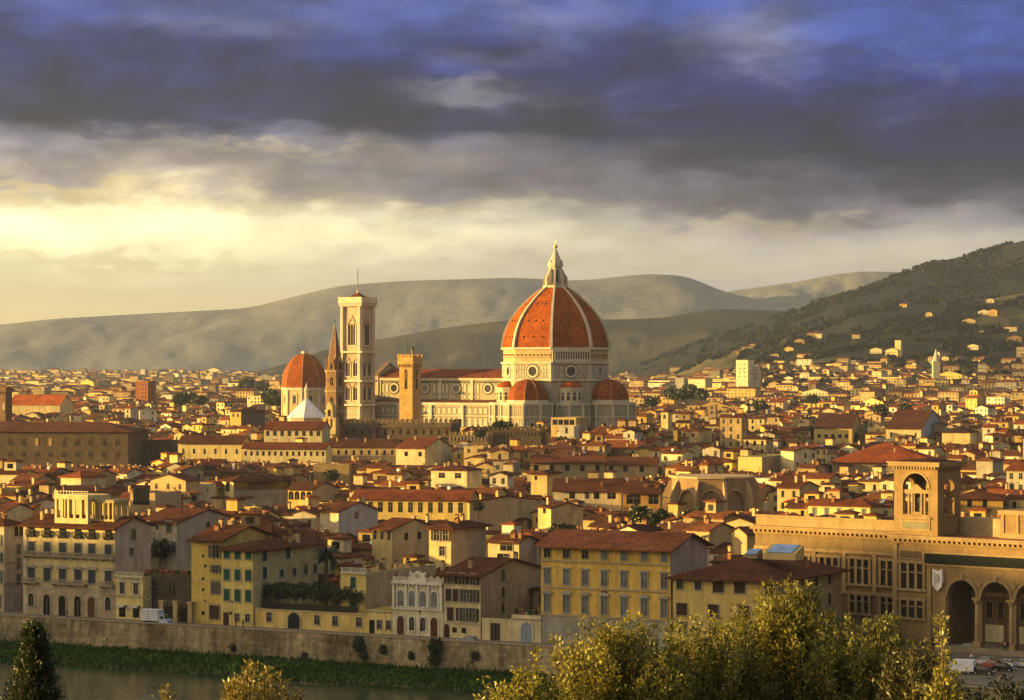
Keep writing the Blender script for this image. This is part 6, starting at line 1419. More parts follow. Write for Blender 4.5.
mid('ochre_blank_gable', 'large blank ochre gable wall with small round window near the big yellow palazzo', 'house', 538, 551, 583, 752, 508, a=60, roof='gx', pitch=.24, wc=(0.5, 0.38, 0.2), sidecol=(0.50, 0.37, 0.17), ybot=527, chim=2, rows=[(514, 2.6, 1.6, 'dark', None, [.5])])
mid('skylit_white_house', 'white house with skylights on its brown roof and wide window band', 'house', 553, 621, 640, 842, 491, a=6, roof='gx', pitch=.42, depth=16, wc=(0.60, 0.53, 0.38), rows=[(499, 2.4, 1.7, 'dark', None, [.28, .64]), (499, 1.9, 2.6, 'pane', None, [.86]), (499, 2, 1.2, 'pane', None, [.50])], ybot=504, chim=4)
mid('glazed_orange_house', 'orange-walled house with big white-framed glazed windows below a dark gable', 'house', 623, 660, 668, 828, 493, a=6, roof='gx', pitch=.4, depth=13, wc=(0.52, 0.30, 0.10), rows=[(504, 2.8, 4.2, 'pane', None, [.28], (0.6, 0.6, 0.55)), (504, 2.8, 3.0, 'pane', None, [.82], (0.6, 0.6, 0.55))], ybot=509, chim=2)
mid('bright_yellow_cube', 'small glowing yellow cube-shaped roof room above the big palazzo', 'house', 629, 647, 655, 715, 508.5, a=20, roof='flat', depth=5, wc=(0.66, 0.52, 0.2), rows=[(516, 1.6, 1.0, 'dark', None, [.7])], ybot=518)
mid('great_red_roof', 'wide hall with very large red-orange roof behind the library tower', 'hall', 832, 936, 966, 1120, 462, a=10, roof='hip', pitch=.34, depth=44, wc=(0.36, 0.28, 0.18), rc=(0.26, 0.065, 0.018), over=1.5, ybot=470, chim=3)
mid('grey_gabled_end_house', 'house with broad bluish-grey gable end and sunlit cream front, above the great red roof', 'house', 886, 921, 944, 1600, 429, a=22, roof='gx', pitch=.36, wc=(0.62, 0.54, 0.32), sidecol=(0.36, 0.37, 0.40), rc=ROOF, ybot=440, rows=[(437, 2.4, 1.0, 'dark', None, [.15, .85])])
mid('flat_yellow_house', 'low sunlit pale yellow house right of the bluish grey gable', 'house', 942, 970, 978, 1590, 432.5, a=20, roof='hip', pitch=.34, wc=(0.62, 0.52, 0.28), rc=ROOFD, ybot=442)
mid('arcaded_yellow_house', 'yellow house with dark open arcade left of the grey-gabled house', 'house', 814, 852, 862, 1700, 428, a=14, roof='gx', pitch=.3, wc=(0.60, 0.48, 0.2), rows=[(438, 2.2, 2.2, 'dark', None, even(5, .05))], ybot=442)
mid('ochre_rear_house', 'ochre house with brown roof just right of the library tower', 'house', 955, 1003, 1012, 812, 499, a=8, roof='hip', pitch=.3, depth=16, wc=(0.50, 0.33, 0.11), rc=ROOF, rows=[(507, 2.4, 1.3, 'dark', None, [.3, .62])], ybot=512)
mid('bright_wall_house', 'house with large blank dazzling yellow wall above the arcaded tribune', 'house', 738, 762, 788, 1068, 457, a=22, roof='flat', wc=(0.70, 0.58, 0.24), sidecol=(0.3, 0.24, 0.16), ybot=469)
mid('white_cube_house', 'white cube house with one narrow window below the cathedral apse', 'house', 559, 574, 578, 1200, 426, a=14, roof='flat', depth=11, wc=(0.56, 0.53, 0.47), rows=[(433.5, 2.6, 1.0, 'dark', None, [.5])], ybot=437)
mid('roof_loggia_house', 'sunlit house with long flat roof terrace and loggia at the foot of the cathedral', 'house', 551, 576, 588, 1228, 417.5, a=26, roof='flat', wc=(0.40, 0.30, 0.16), rows=[(425, 2.4, 2.4, 'dark', None, even(4, .05))], ybot=428)
mid('square_turret_house', 'cream turret with open belfry window right of the cathedral', 'tower', 661, 668, 672, 1480, 411.5, a=26, roof='hip', pitch=.4, wc=(0.60, 0.48, 0.26), rows=[(419, 2.4, 1.4, 'arch', None, [.5])], ybot=425)
mid('villa_with_red_awning', 'cream villa with low red roof in the middle of the town', 'house', 681, 698, 712, 1560, 431, a=14, roof='hip', pitch=.26, wc=(0.58, 0.47, 0.26), rc=ROOFB, rows=[(437, 2, 1.2, 'dark', None, [.2, .7])], ybot=441)
mid('tan_terrace_gable', 'broad tan gable wall right of the long yellow palace, blank and sunlit', 'house', 467.5, 469.5, 541, 768, 502.5, a=52, roof='gx', pitch=.10, wc=(0.48, 0.36, 0.2), sidecol=(0.54, 0.40, 0.20), ybot=528, chim=4)
mid('brown_eaved_house', 'cream house with deep brown eaves and paired shutters behind the beige palazzo', 'house', 429, 451, 486, 640, 528, a=30, roof='hip', pitch=.30, wc=(0.60, 0.50, 0.28), sidecol=(0.42, 0.33, 0.21), over=1.4, rows=[(541, 2.4, 1.5, 'plainopen', BSHUT, [.35, .75]), (556, 2.2, 1.5, 'plain', None, [.6])], ybot=566, detail=True, chim=3)
mid('terraced_cream_house', 'cream house with stacked balconied windows between the beige and yellow palazzi', 'house', 488, 519, 538, 625, 543, a=27, roof='gx', pitch=.26, wc=(0.58, 0.50, 0.32), sidecol=(0.4, 0.32, 0.22), rows=[(551, 2.0, 3.2, 'pane', None, [.6]), (562, 1.8, 3.0, 'pane', None, [.5])], ybot=570, detail=True, chim=3)
D = 618
mid('white_shuttered_house', 'whitish tall house with grey shutters behind the dark courtyard wing', 'house', 138, 177, 236, D + 22, 523.5, a=29, roof='gx', pitch=.22, wc=(0.52, 0.48, 0.40), sidecol=(0.46, 0.38, 0.27), rows=[(532.5, 2.4, 2.0, 'plainshut', (0.10, 0.11, 0.12), [.22]), (532.5, 2.6, 1.5, 'plainshut', (0.09, 0.10, 0.09), [.80]), (552, 2.4, 1.5, 'plainshut', (0.12, 0.12, 0.12), [.22]), (552, 2.4, 1.5, 'plainshut', (0.12, 0.12, 0.12), [.72, .92]), (546, .8, .7, 'dark', None, [.5]), (530, .8, .7, 'dark', None, [.5])], srows=[(530, 1.3, 1.6, 'dark', None, [.52])], ybot=571, detail=True, chim=2)
mid('yellow_gabled_house', 'yellow arcaded house with sunlit front between the loggia house and white gabled house', 'house', 288, 312, 338, 840, 490, a=24, roof='gx', pitch=.22, wc=(0.62, 0.47, 0.18), sidecol=(0.46, 0.34, 0.18), rows=[(500, 2.6, 1.7, 'arch', None, even(4))], ybot=499, chim=2)
mid('flat_tan_block', 'tan block with dark open terrace and round white dish', 'building', 130, 155, 181, 815, 493, a=20, roof='flat', wc=(0.44, 0.33, 0.19), sidecol=(0.46, 0.35, 0.20), rows=[(505, 5.0, 5.5, 'dark', None, [.45])], ybot=511)
# distant recognisable blocks
mid('red_brick_tower_block', 'lone reddish-brown tower block far off in the left plain', 'tower block', 135.5, 148, 150.5, 2500, 381, a=25, roof='flat', wc=(0.28, 0.11, 0.05), depth=14, ybot=401, rows=[(386 + 4 * i, 1.6, 1.6, 'dark', None, [.55, .8]) for i in range(4)])
mid('white_tower_block', 'stepped white tower block standing above the far right suburbs', 'tower block', 736, 748, 749.5, 3000, 360, a=30, roof='flat', wc=(0.70, 0.64, 0.45), depth=16, ybot=382, rows=[(365 + 4 * i, 1.4, 1.4, 'dark', None, [.3, .7]) for i in range(4)])
mid('pale_apartment_slab', 'pale apartment slab joined beside the stepped white tower block', 'tower block', 749, 758, 762, 3010, 366, a=15, roof='flat', wc=(0.55, 0.50, 0.40), depth=16, ybot=382, rows=[(371 + 4 * i, 1.4, 1.4, 'dark', None, [.2, .5, .8]) for i in range(3)])
mid('grey_twin_slabs', 'grey slab with vertical bands in the far plain right of the great dome', 'tower block', 675, 684, 687, 2700, 378, a=20, roof='flat', wc=(0.42, 0.40, 0.36), depth=12, ybot=386)
mid('orange_roofed_hall', 'long hall with vivid orange roof at the far left behind the brown block', 'hall', 8, 60, 70, 1900, 404.5, a=12, roof='gx', pitch=.5, depth=26, wc=(0.62, 0.50, 0.28), rc=(0.40, 0.09, 0.018), ybot=411)
# ================================================================== the town
rnd = random.Random(77)
WALLC = [('cream', (0.64, 0.55, 0.36)), ('pale yellow', (0.66, 0.55, 0.26)), ('ochre', (0.56, 0.40, 0.15)), ('buff', (0.50, 0.39, 0.22)), ('whitish', (0.68, 0.63, 0.52)), ('tan', (0.44, 0.33, 0.19)), ('grey', (0.38, 0.35, 0.29)), ('golden', (0.62, 0.46, 0.15))]
WALLP = [15, 12, 12, 18, 10, 22, 9, 8]
ROOFS = [ROOF, ROOFB, ROOFD, (0.11, 0.045, 0.02), (0.15, 0.055, 0.022), (0.10, 0.04, 0.022), (0.21, 0.06, 0.02)]
def inside(px_, py_, poly):
    s = None
    for i in range(len(poly)):
        a, b_ = poly[i], poly[(i + 1) % len(poly)]
        c = (b_[0] - a[0]) * (py_ - a[1]) - (b_[1] - a[1]) * (px_ - a[0])
        if abs(c) < 1e-9: continue
        if s is None: s = c > 0
        elif (c > 0) != s: return False
    return True
buf = np.full((700, 1160), -1, np.int32)       # painter's check: what stands in front of what
OFFX = 68
def splat(idx, p0, p1, y0, y1):
    a, b_, c, d = int(max(0, p0 + OFFX)), int(min(1160, p1 + OFFX)), int(max(0, y0)), int(min(700, y1))
    if a >= b_ or c >= d: return 0
    s = buf[c:d, a:b_]; m = s == -1; n = int(m.sum()); s[m] = idx; return n
hand_sorted = sorted(HAND, key=lambda h: h[4]); hp = 0
HB_ = [(h, min(p[0] for p in h[0]) - 1, max(p[0] for p in h[0]) + 1, min(p[1] for p in h[0]) - 1, max(p[1] for p in h[0]) + 1) for h in HAND]
houses = []
def smooth_ang(px, D):
    v = float(vnoise(np.array([px / 170.0 + 9]), np.array([D / 330.0]), 77)[0]); return 6 + 44 * v
D = 585.0; cand = []
while D < 8000:
    far = D > 2300
    rowd = 11.5 if D < 1300 else (12.5 if D < 2000 else 14.5 * D / 2000)
    px = -75.0 + rnd.uniform(0, 20)
    while px < 1095:
        a = max(2, min(56, smooth_ang(px, D) + rnd.uniform(-4, 4)))
        if rnd.random() < .12: a = -rnd.uniform(2, 25)
        ca_, sa_ = math.cos(R_(a)), math.sin(R_(a))
        nb = rnd.randint(1, 4); X = xat(px, D); Y = D + rnd.uniform(-4, 4); base = rnd.uniform(10.5, 17) + (2 if D > 1000 else 0)
        if D < 800: base -= 1.0
        for q in range(nb):
            W_ = (rnd.uniform(5.5, 12.5) if D < 850 else rnd.uniform(4.5, 11)) if not far else rnd.uniform(8, 24) * (1 if rnd.random() < .85 else 1.8)
            if D < 900 and rnd.random() < .2: W_ *= 1.5
            L_ = rnd.uniform(7, 12) if not far else rnd.uniform(8, 15)
            cand.append((X, Y, W_, L_, a, base + rnd.gauss(0, 2.3) + (rnd.uniform(4, 8) if rnd.random() < .05 else 0) + (rnd.uniform(0, 9) if far and rnd.random() < .13 else 0)))
            X += W_ * ca_; Y -= W_ * sa_
        px = 512 + F * X / max(Y, 1) + rnd.uniform(0.5, 2.5) * 900 / D * (3 if rnd.random() < .15 else 1)
        D_ = D
    D += rowd * rnd.uniform(.85, 1.15)
cand.sort(key=lambda c: c[1])
keep = []
for (X, Y, W_, L_, a, h) in cand:
    sa_, ca_ = math.sin(R_(a)), math.cos(R_(a)); y_near = Y - max(0, W_ * sa_)
    fp = foot(X, Y, W_, L_, a); cxx = sum(p[0] for p in fp) / 4; cyy = sum(p[1] for p in fp) / 4
    t_ = cxx / cyy; pxc = 512 + F * t_
    if pxc < -66 or pxc > 1090: continue
    if y_near < facD(max(-100, min(1100, pxc))) + 15: continue
    if pxc > 700 and y_near < 588: continue
    if any(x0 <= p[0] <= x1 and y0 <= p[1] <= y1 and inside(p[0], p[1], h_[0]) for h_, x0, x1, y0, y1 in HB_ for p in fp + [(cxx, cyy)] if abs(cyy - h_[4]) < 160): continue
    z0 = float(groundz(t_, cyy))
    pl = 512 + F * min(p[0] / p[1] for p in fp); pr = 512 + F * max(p[0] / p[1] for p in fp)
    pitch = rnd.uniform(.26, .36); far = cyy > 2300
    r = rnd.random()
    roof = ('gx' if r < .44 else 'gy' if r < .66 else 'hip' if r < .84 else 'mono' if r < .92 else 'flat')
    if far: roof = 'flat' if r < .13 else 'gx' if r < .72 else 'hip' if r < .9 else 'gy'
    rise = {'gx': pitch * L_ / 2, 'gy': pitch * W_ / 2, 'hip': pitch * min(W_, L_) / 2, 'mono': pitch * L_ * .8, 'flat': 0}[roof]
    if 1120 < cyy < 1320 and 455 < pxc < 660: h += rnd.uniform(5, 12)
    # keep the landmarks in view
    while HAND and hp < len(hand_sorted) and hand_sorted[hp][4] < y_near:
        hh = hand_sorted[hp]; hp += 1
        ytop = {True: 0}.get(False, None)
    cap = 1e9
    if rnd.random() < (.10 if cyy > 900 else .04): continue
    for hh in HAND:
        if hh[4] + 1 > y_near and pl < hh[2] + hh[5] and pr > hh[1] - hh[5]:
            zc = CZ - (hh[3] - HY) * y_near / F; cap = min(cap, zc - 1.1)
    if z0 + h + rise > cap: h = cap - rise - z0 - rnd.uniform(0, 1.2)
    if h < 4.0: continue
    ytop = HY + (CZ - (z0 + h + rise)) * F / cyy; yb = HY + (CZ - z0) * F / y_near
    keep.append([X, Y, W_, L_, a, h, roof, pitch, z0, pl, pr, ytop, yb, cyy, rise])
keep.sort(key=lambda k: k[13])
for hh in HAND: pass
# hand-placed masses also hide what is behind them
seq = [(k[13], 0, k) for k in keep] + [(h_[4], 1, h_) for h_ in HAND if h_[4] > 560]
seq.sort(key=lambda s: s[0]); vis = {}
for d_, kind_, k in seq:
    if kind_: splat(9999999, k[1] + 1, k[2] - 1, k[3] - 6, 700); continue
    i = len(vis); sh = 1.2 * (k[10] - k[9]) * .08
    v = splat(i, k[9] + sh, k[10] - sh, k[11] + .3 * k[14] * F / k[13], k[12])
    vis[i] = (v, k)
vb = {}
ids = [(v, i) for i, (v, k) in vis.items() if v > 0]
ids.sort(reverse=True)
MIDN = 285
big = [i for v, i in ids if vis[i][1][9] > -30 and vis[i][1][10] < 1052][:MIDN]; bigset = set(big)
yy_, xx_ = np.nonzero(buf >= 0)
vis_bottom = {}
vals = buf[yy_, xx_]
for i_ in big:
    m = vals == i_; vis_bottom[i_] = (int(yy_[m].max()), int(xx_[m].min()) - OFFX, int(xx_[m].max()) - OFFX, float(xx_[m].mean()) - OFFX, float(yy_[m].mean()))
# landmarks that labels refer to
LMS = [(250, 449, 'the long cream range'), (60, 448, 'the massive dark brown block'), (60, 505, 'the rooftop belvedere'), (255, 489, 'the open-loggia house'), (335, 390, 'the brown spire'), (395, 428, 'the dark battlements'), (410, 385, 'the crenellated tower'),
       (408, 503, 'the long yellow palace'), (331, 474, 'the rough stone block'), (355, 522, 'the white gabled house'), (410, 550, 'the big tan gabled house'), (450, 477, 'the cream two-window house'), (500, 540, 'the terraced cream house'),
       (565, 470, 'the long brown roof'), (600, 500, 'the skylit white house'), (645, 500, 'the glazed orange house'), (716, 495, 'the arcaded tribune'), (527, 395, 'the half dome'), (567, 432, 'the white cube house'), (612, 535, 'the big yellow palazzo'), (750, 465, 'the blank yellow wall'),
       (895, 455, 'the great red roof'), (925, 495, 'the library tower'), (835, 434, 'the yellow arcade'), (918, 433, 'the grey gable end'), (980, 505, 'the ochre rear house'), (697, 436, 'the red-roofed villa'), (665, 417, 'the square turret'), (748, 372, 'the white tower block'), (306, 408, 'the white pyramid roof'), (235, 416, 'the ochre tower house'),
       (142, 391, 'the red-brown tower block'), (40, 405, 'the orange-roofed hall'), (205, 449, 'the long yellow block'), (600, 415, 'the cathedral apse'), (820, 530, 'the library wing'), (165, 540, 'the white shuttered house'), (300, 495, 'the yellow arcaded house')]
used_labels = {}
def relation(px, y):
    d = sorted(((px - a) ** 2 + ((y - b_) * 1.3) ** 2, a, b_, n) for a, b_, n in LMS)[0]
    dx, dy = px - d[1], (y - d[2]) * 1.3
    if abs(dx) > abs(dy) * 1.2: r = 'right of' if dx > 0 else 'left of'
    else: r = 'below' if dy > 0 else 'above'
    return r, d[3], d[0]
ORD = ['nearest', 'second nearest', 'third nearest', 'fourth nearest', 'fifth nearest', 'sixth nearest', 'seventh nearest', 'eighth nearest', 'ninth nearest', 'tenth nearest', 'eleventh nearest', 'twelfth nearest', 'thirteenth nearest', 'fourteenth nearest', 'fifteenth nearest', 'sixteenth nearest']
def label_all(items, noun):
    """items: list of (object, description, px, y); sets labels that single each one out"""
    groups = {}
    for o, d, px, y in items:
        r, n, dist = relation(px, y); groups.setdefault((d, r, n), []).append((dist, id(o), o))
    for (d, r, n), L__ in groups.items():
        L__.sort(key=lambda q: (q[0], q[1]))
        for i, (_, _, o) in enumerate(L__):
            o['label'] = f"{d}, {'' if len(L__) == 1 else ORD[min(i, 15)] + ' '}{r if len(L__) == 1 else r} {n}"
def house_colors(r):
    nm, c = rnd.choices(WALLC, WALLP)[0]; g = r.uniform(.85, 1.1); return nm, tuple(min(.75, v * g) for v in c)
def shell(k, b_w, b_r, wc, rc, sidec=None):
    X, Y, W_, L_, a, h, roof, pitch, z0 = k[:9]
    walls_into(b_w, W_, L_, h, roof, pitch, wc, z0=-1.0)
    if roof != 'flat': roof_into(b_r, W_, L_, h, roof, pitch, .7 if k[13] < 2300 else .4, rc)
# individual houses
items = []; RN = {'gx': 'ridge-roofed', 'gy': 'gabled', 'hip': 'hip-roofed', 'mono': 'lean-to roofed', 'flat': 'flat-topped'}
WSTY = [('pane', None), ('shut', BSHUT), ('shut', GSHUT), ('dark', None), ('shut', GRSHUT), ('dark', None)]
for i_ in big:
    v, k = vis[i_]; X, Y, W_, L_, a, h, roof, pitch, z0, pl, pr, yt, yb, Dc, rise = k
    yB, xA, xB, mx_, my_ = vis_bottom[i_]
    cn, wc = house_colors(rnd); rc = rnd.choice(ROOFS)
    t = thing('town_house', '', 'house', (X, Y, z0), -R_(a), 'houses packed across the old town')
    b = MB(); b2 = MB(); shell(k, b, b2, wc, rc); b.build('wall', t)
    r_ = b2.build('roof', t) if roof != 'flat' else None
    feats = []
    nc = rnd.choice([0, 0, 1, 1, 2, 3]) if roof != 'flat' else 1
    for q in range(nc):
        cx, cyy = rnd.uniform(.12, .88) * W_, rnd.uniform(.2, .8) * L_
        link('chimney', chimney_mesh(rnd.randrange(3)), r_ or t, (cx, cyy, roof_z(cx, cyy, W_, L_, h, roof, pitch) + .25), rnd.choice((0, R_(90))))
    if nc == 3: feats.append('three chimneys')
    if rnd.random() < .13 and W_ > 8 and roof != 'flat':      # roof turret (altana)
        tb = MB(); tw_, tl_ = rnd.uniform(3, 4.5), rnd.uniform(3, 4); ox, oy = rnd.uniform(.1, .5) * W_, L_ * .35; zz = h + rise * .3
        tb.box(ox, oy, zz, ox + tw_, oy + tl_, zz + 3.6, wc); q0 = len(tb.v); roof_into(tb, tw_, tl_, 0, 'hip', .3, .5, rc); tb.xf(Matrix.Translation((ox, oy, zz + 3.6)), q0)
        tb.box(ox + tw_ * .25, oy - .04, zz + 1.3, ox + tw_ * .75, oy + .01, zz + 2.9, DARK, 'glass'); tb.build('roof_turret', t); feats = ['roof turret']
    elif rnd.random() < .10 and r_:
        sb = MB(); sx = rnd.uniform(.2, .7) * W_; sy = L_ * .22; zz = roof_z(sx, sy, W_, L_, h, roof, pitch) + .3
        if roof in ('gx', 'hip', 'mono'):
            sb.prism([(sy - 1, zz - pitch * 1 + .12), (sy + 1, zz + pitch * 1 + .12), (sy + 1, zz + pitch * 1 - .1), (sy - 1, zz - pitch - .1)], 'x', sx - .6, sx + .6, (.2, .24, .3), 'glass'); sb.build('skylight', r_); feats.append('skylight')
    if rnd.random() < .5:
        ab = MB(); ax_, ay_ = rnd.uniform(.2, .8) * W_, L_ * .5; az_ = h + rise * .6
        ab.bar((ax_, ay_, az_), (ax_, ay_, az_ + 3.6), .05, (.12, .11, .1), n=3); ab.bar((ax_ - .8, ay_, az_ + 3.2), (ax_ + .8, ay_, az_ + 3.2), .04, (.12, .11, .1), n=3); ab.bar((ax_ - .5, ay_, az_ + 2.8), (ax_ + .5, ay_, az_ + 2.8), .04, (.12, .11, .1), n=3); ab.build('antenna', t)
    if rnd.random() < .12:
        db = MB(); ax_, ay_ = rnd.uniform(.2, .8) * W_, L_ * .15; az_ = roof_z(ax_, ay_, W_, L_, h, roof, pitch) + .3
        db.bar((ax_, ay_, az_ - .3), (ax_, ay_, az_ + .8), .06, (.5, .5, .48), n=4); db.lathe([(.05, 0), (.35, .06), (.55, .2)], 10, (.7, .7, .68), 'paint'); db.xf(Matrix.Identity(4), 0)
        n0 = len(db.v) - 30; db.xf(Matrix.Translation((ax_, ay_ - .1, az_ + .8)) @ Matrix.Rotation(R_(70), 4, 'X'), n0); db.build('satellite_dish', t); feats.append('white dish')
    # windows, only where the photograph could show them
    zvis = CZ - (yB + 2 - HY) * Dc / F - z0
    sty, sc1 = rnd.choice(WSTY); st2 = {'pane': 'plain', 'shut': 'plainshut', 'dark': 'dark'}[sty]
    ww, wh = rnd.uniform(.95, 1.3), rnd.uniform(1.6, 2.2)
    ncol = max(1, int(W_ / rnd.uniform(2.8, 4.2))); floors = 0
    det = Dc < 760
    for f_ in range(4):
        z_ = h - 3.1 - f_ * 3.3 - (0 if f_ else -.3)
        if z_ < max(zvis - 1.5, 0.5): break
        floors += 1
        for j in range(ncol):
            if rnd.random() < .14: continue
            window(t, 'F', (j + .5) / ncol * W_, z_, ww, wh, W_, st2, sc1, None, det)
            if sty == 'shut' and not det: pass
        ns = max(1, int(L_ / rnd.uniform(4.5, 8)))
        if a > 12:
            for j in range(ns):
                if rnd.random() < .45: continue
                window(t, 'S', (j + .5) / ns * L_, z_, ww, wh * .9, W_, st2, sc1, None, False)
    desc = f"{'small ' if W_ < 8 else 'wide ' if W_ > 13.5 else ''}{cn} {RN[roof]} house" + (f" with {feats[0]}" if feats else '')
    items.append((t, desc, mx_, my_))
label_all(items, 'house')
# everything smaller or farther: one mass of houses
bw, br = MB(), MB(); mass = MB(); nmass = 0
for i_, (v, k) in vis.items():
    if i_ in bigset or v < 1: continue
    X, Y, W_, L_, a, h, roof, pitch, z0, pl, pr, yt, yb, Dc, rise = k
    s0 = len(mass.v); nmass += 1
    cn, wc = house_colors(rnd); rc = rnd.choice(ROOFS)
    if Dc > 2300 and rnd.random() < .5: wc = tuple(v_ * .62 for v_ in wc)
    shell(k, mass, mass, wc, rc if roof != 'flat' else wc)
    if Dc < 4200:
        ncol = max(1, int(W_ / 3.6)); fl = 3 if Dc < 1500 else 2
        for f_ in range(fl):
            z_ = h - 3.0 - f_ * 3.3
            if z_ < 1: break
            ww = 1.1 if Dc < 2000 else 1.5
            for j in range(ncol):
                if rnd.random() < .2: continue
                x_ = (j + .5) / ncol * W_
                mass.face([(x_ - ww / 2, -.06, z_), (x_ + ww / 2, -.06, z_), (x_ + ww / 2, -.06, z_ + 1.9), (x_ - ww / 2, -.06, z_ + 1.9)], (0.025, 0.02, 0.018), 'plain')
            if a > 15 and rnd.random() < .6:
                for j in range(2):
                    y_ = (j + .5) / 2 * L_; mass.face([(W_ + .06, y_ - ww / 2, z_), (W_ + .06, y_ + ww / 2, z_), (W_ + .06, y_ + ww / 2, z_ + 1.9), (W_ + .06, y_ - ww / 2, z_ + 1.9)], (0.025, 0.02, 0.018), 'plain')
        for q in range(rnd.choice([0, 1, 1, 2])):
            cx, cyy = rnd.uniform(.12, .88) * W_, rnd.uniform(.2, .8) * L_; zz = roof_z(cx, cyy, W_, L_, h, roof, pitch); mass.box(cx - .4, cyy - .4, zz - .3, cx + .4, cyy + .4, zz + 1.3, rnd.choice([(.4, .3, .18), (.55, .45, .3), (.28, .14, .08)]))
        if rnd.random() < .10 and roof != 'flat':
            ox, oy = W_ * .3, L_ * .3; mass.box(ox, oy, h, ox + 3.5, oy + 3.5, h + rise + 2.8, wc); q0 = len(mass.v); roof_into(mass, 3.5, 3.5, 0, 'hip', .3, .4, rc); mass.xf(Matrix.Translation((ox, oy, h + rise + 2.8)), q0)
    mass.xf(Matrix.Translation((X, Y, z0)) @ Matrix.Rotation(-R_(a), 4, 'Z'), s0)
tag(mass.build('distant_houses'), 'thousands of small terracotta and cream houses fading across the plain', 'houses', kind='stuff')
print('HOUSES individual', len(big), 'mass', nmass, 'faces', len(mass.f))
# ================================================================== vegetation
def fast_mesh(name, V, quads, cols, mname):
    """V (n,3); quads (m,4); cols (m,3)"""
    me = bpy.data.meshes.new(name); V = np.asarray(V, np.float32); q = np.asarray(quads, np.int32); m_ = len(q)
    me.vertices.add(len(V)); me.vertices.foreach_set('co', V.ravel()); me.loops.add(m_ * 4); me.loops.foreach_set('vertex_index', q.ravel())
    me.polygons.add(m_); me.polygons.foreach_set('loop_start', np.arange(0, m_ * 4, 4, dtype=np.int32)); me.polygons.foreach_set('loop_total', np.full(m_, 4, np.int32))
    ca = me.color_attributes.new('col', 'FLOAT_COLOR', 'CORNER'); cc = np.ones((m_, 4), np.float32); cc[:, :3] = cols; ca.data.foreach_set('color', np.repeat(cc, 4, axis=0).ravel())
    me.materials.append(MATS[mname]); me.update(calc_edges=True); return me
def leaves(P, size, rs, c0, c1, asp=.42, up=.3, dirs=None):
    """diamond leaves at points P"""
    n = len(P); d = rs.normal(size=(n, 3)); d[:, 2] += up
    if dirs is not None: d = d * .8 + dirs * 1.1
    d /= np.linalg.norm(d, axis=1)[:, None]; e = np.cross(d, rs.normal(size=(n, 3))); e /= np.linalg.norm(e, axis=1)[:, None] + 1e-9
    s = size * rs.uniform(.6, 1.35, n)[:, None]; nrm = np.cross(d, e)
    V = np.stack([P, P + d * s * .5 + e * s * asp * .5 + nrm * s * .06, P + d * s, P + d * s * .5 - e * s * asp * .5 + nrm * s * .06], 1).reshape(-1, 3)
    t_ = rs.uniform(0, 1, n)[:, None] ** 1.3
    return V, np.arange(n * 4).reshape(-1, 4), np.array(c0) * (1 - t_) + np.array(c1) * t_
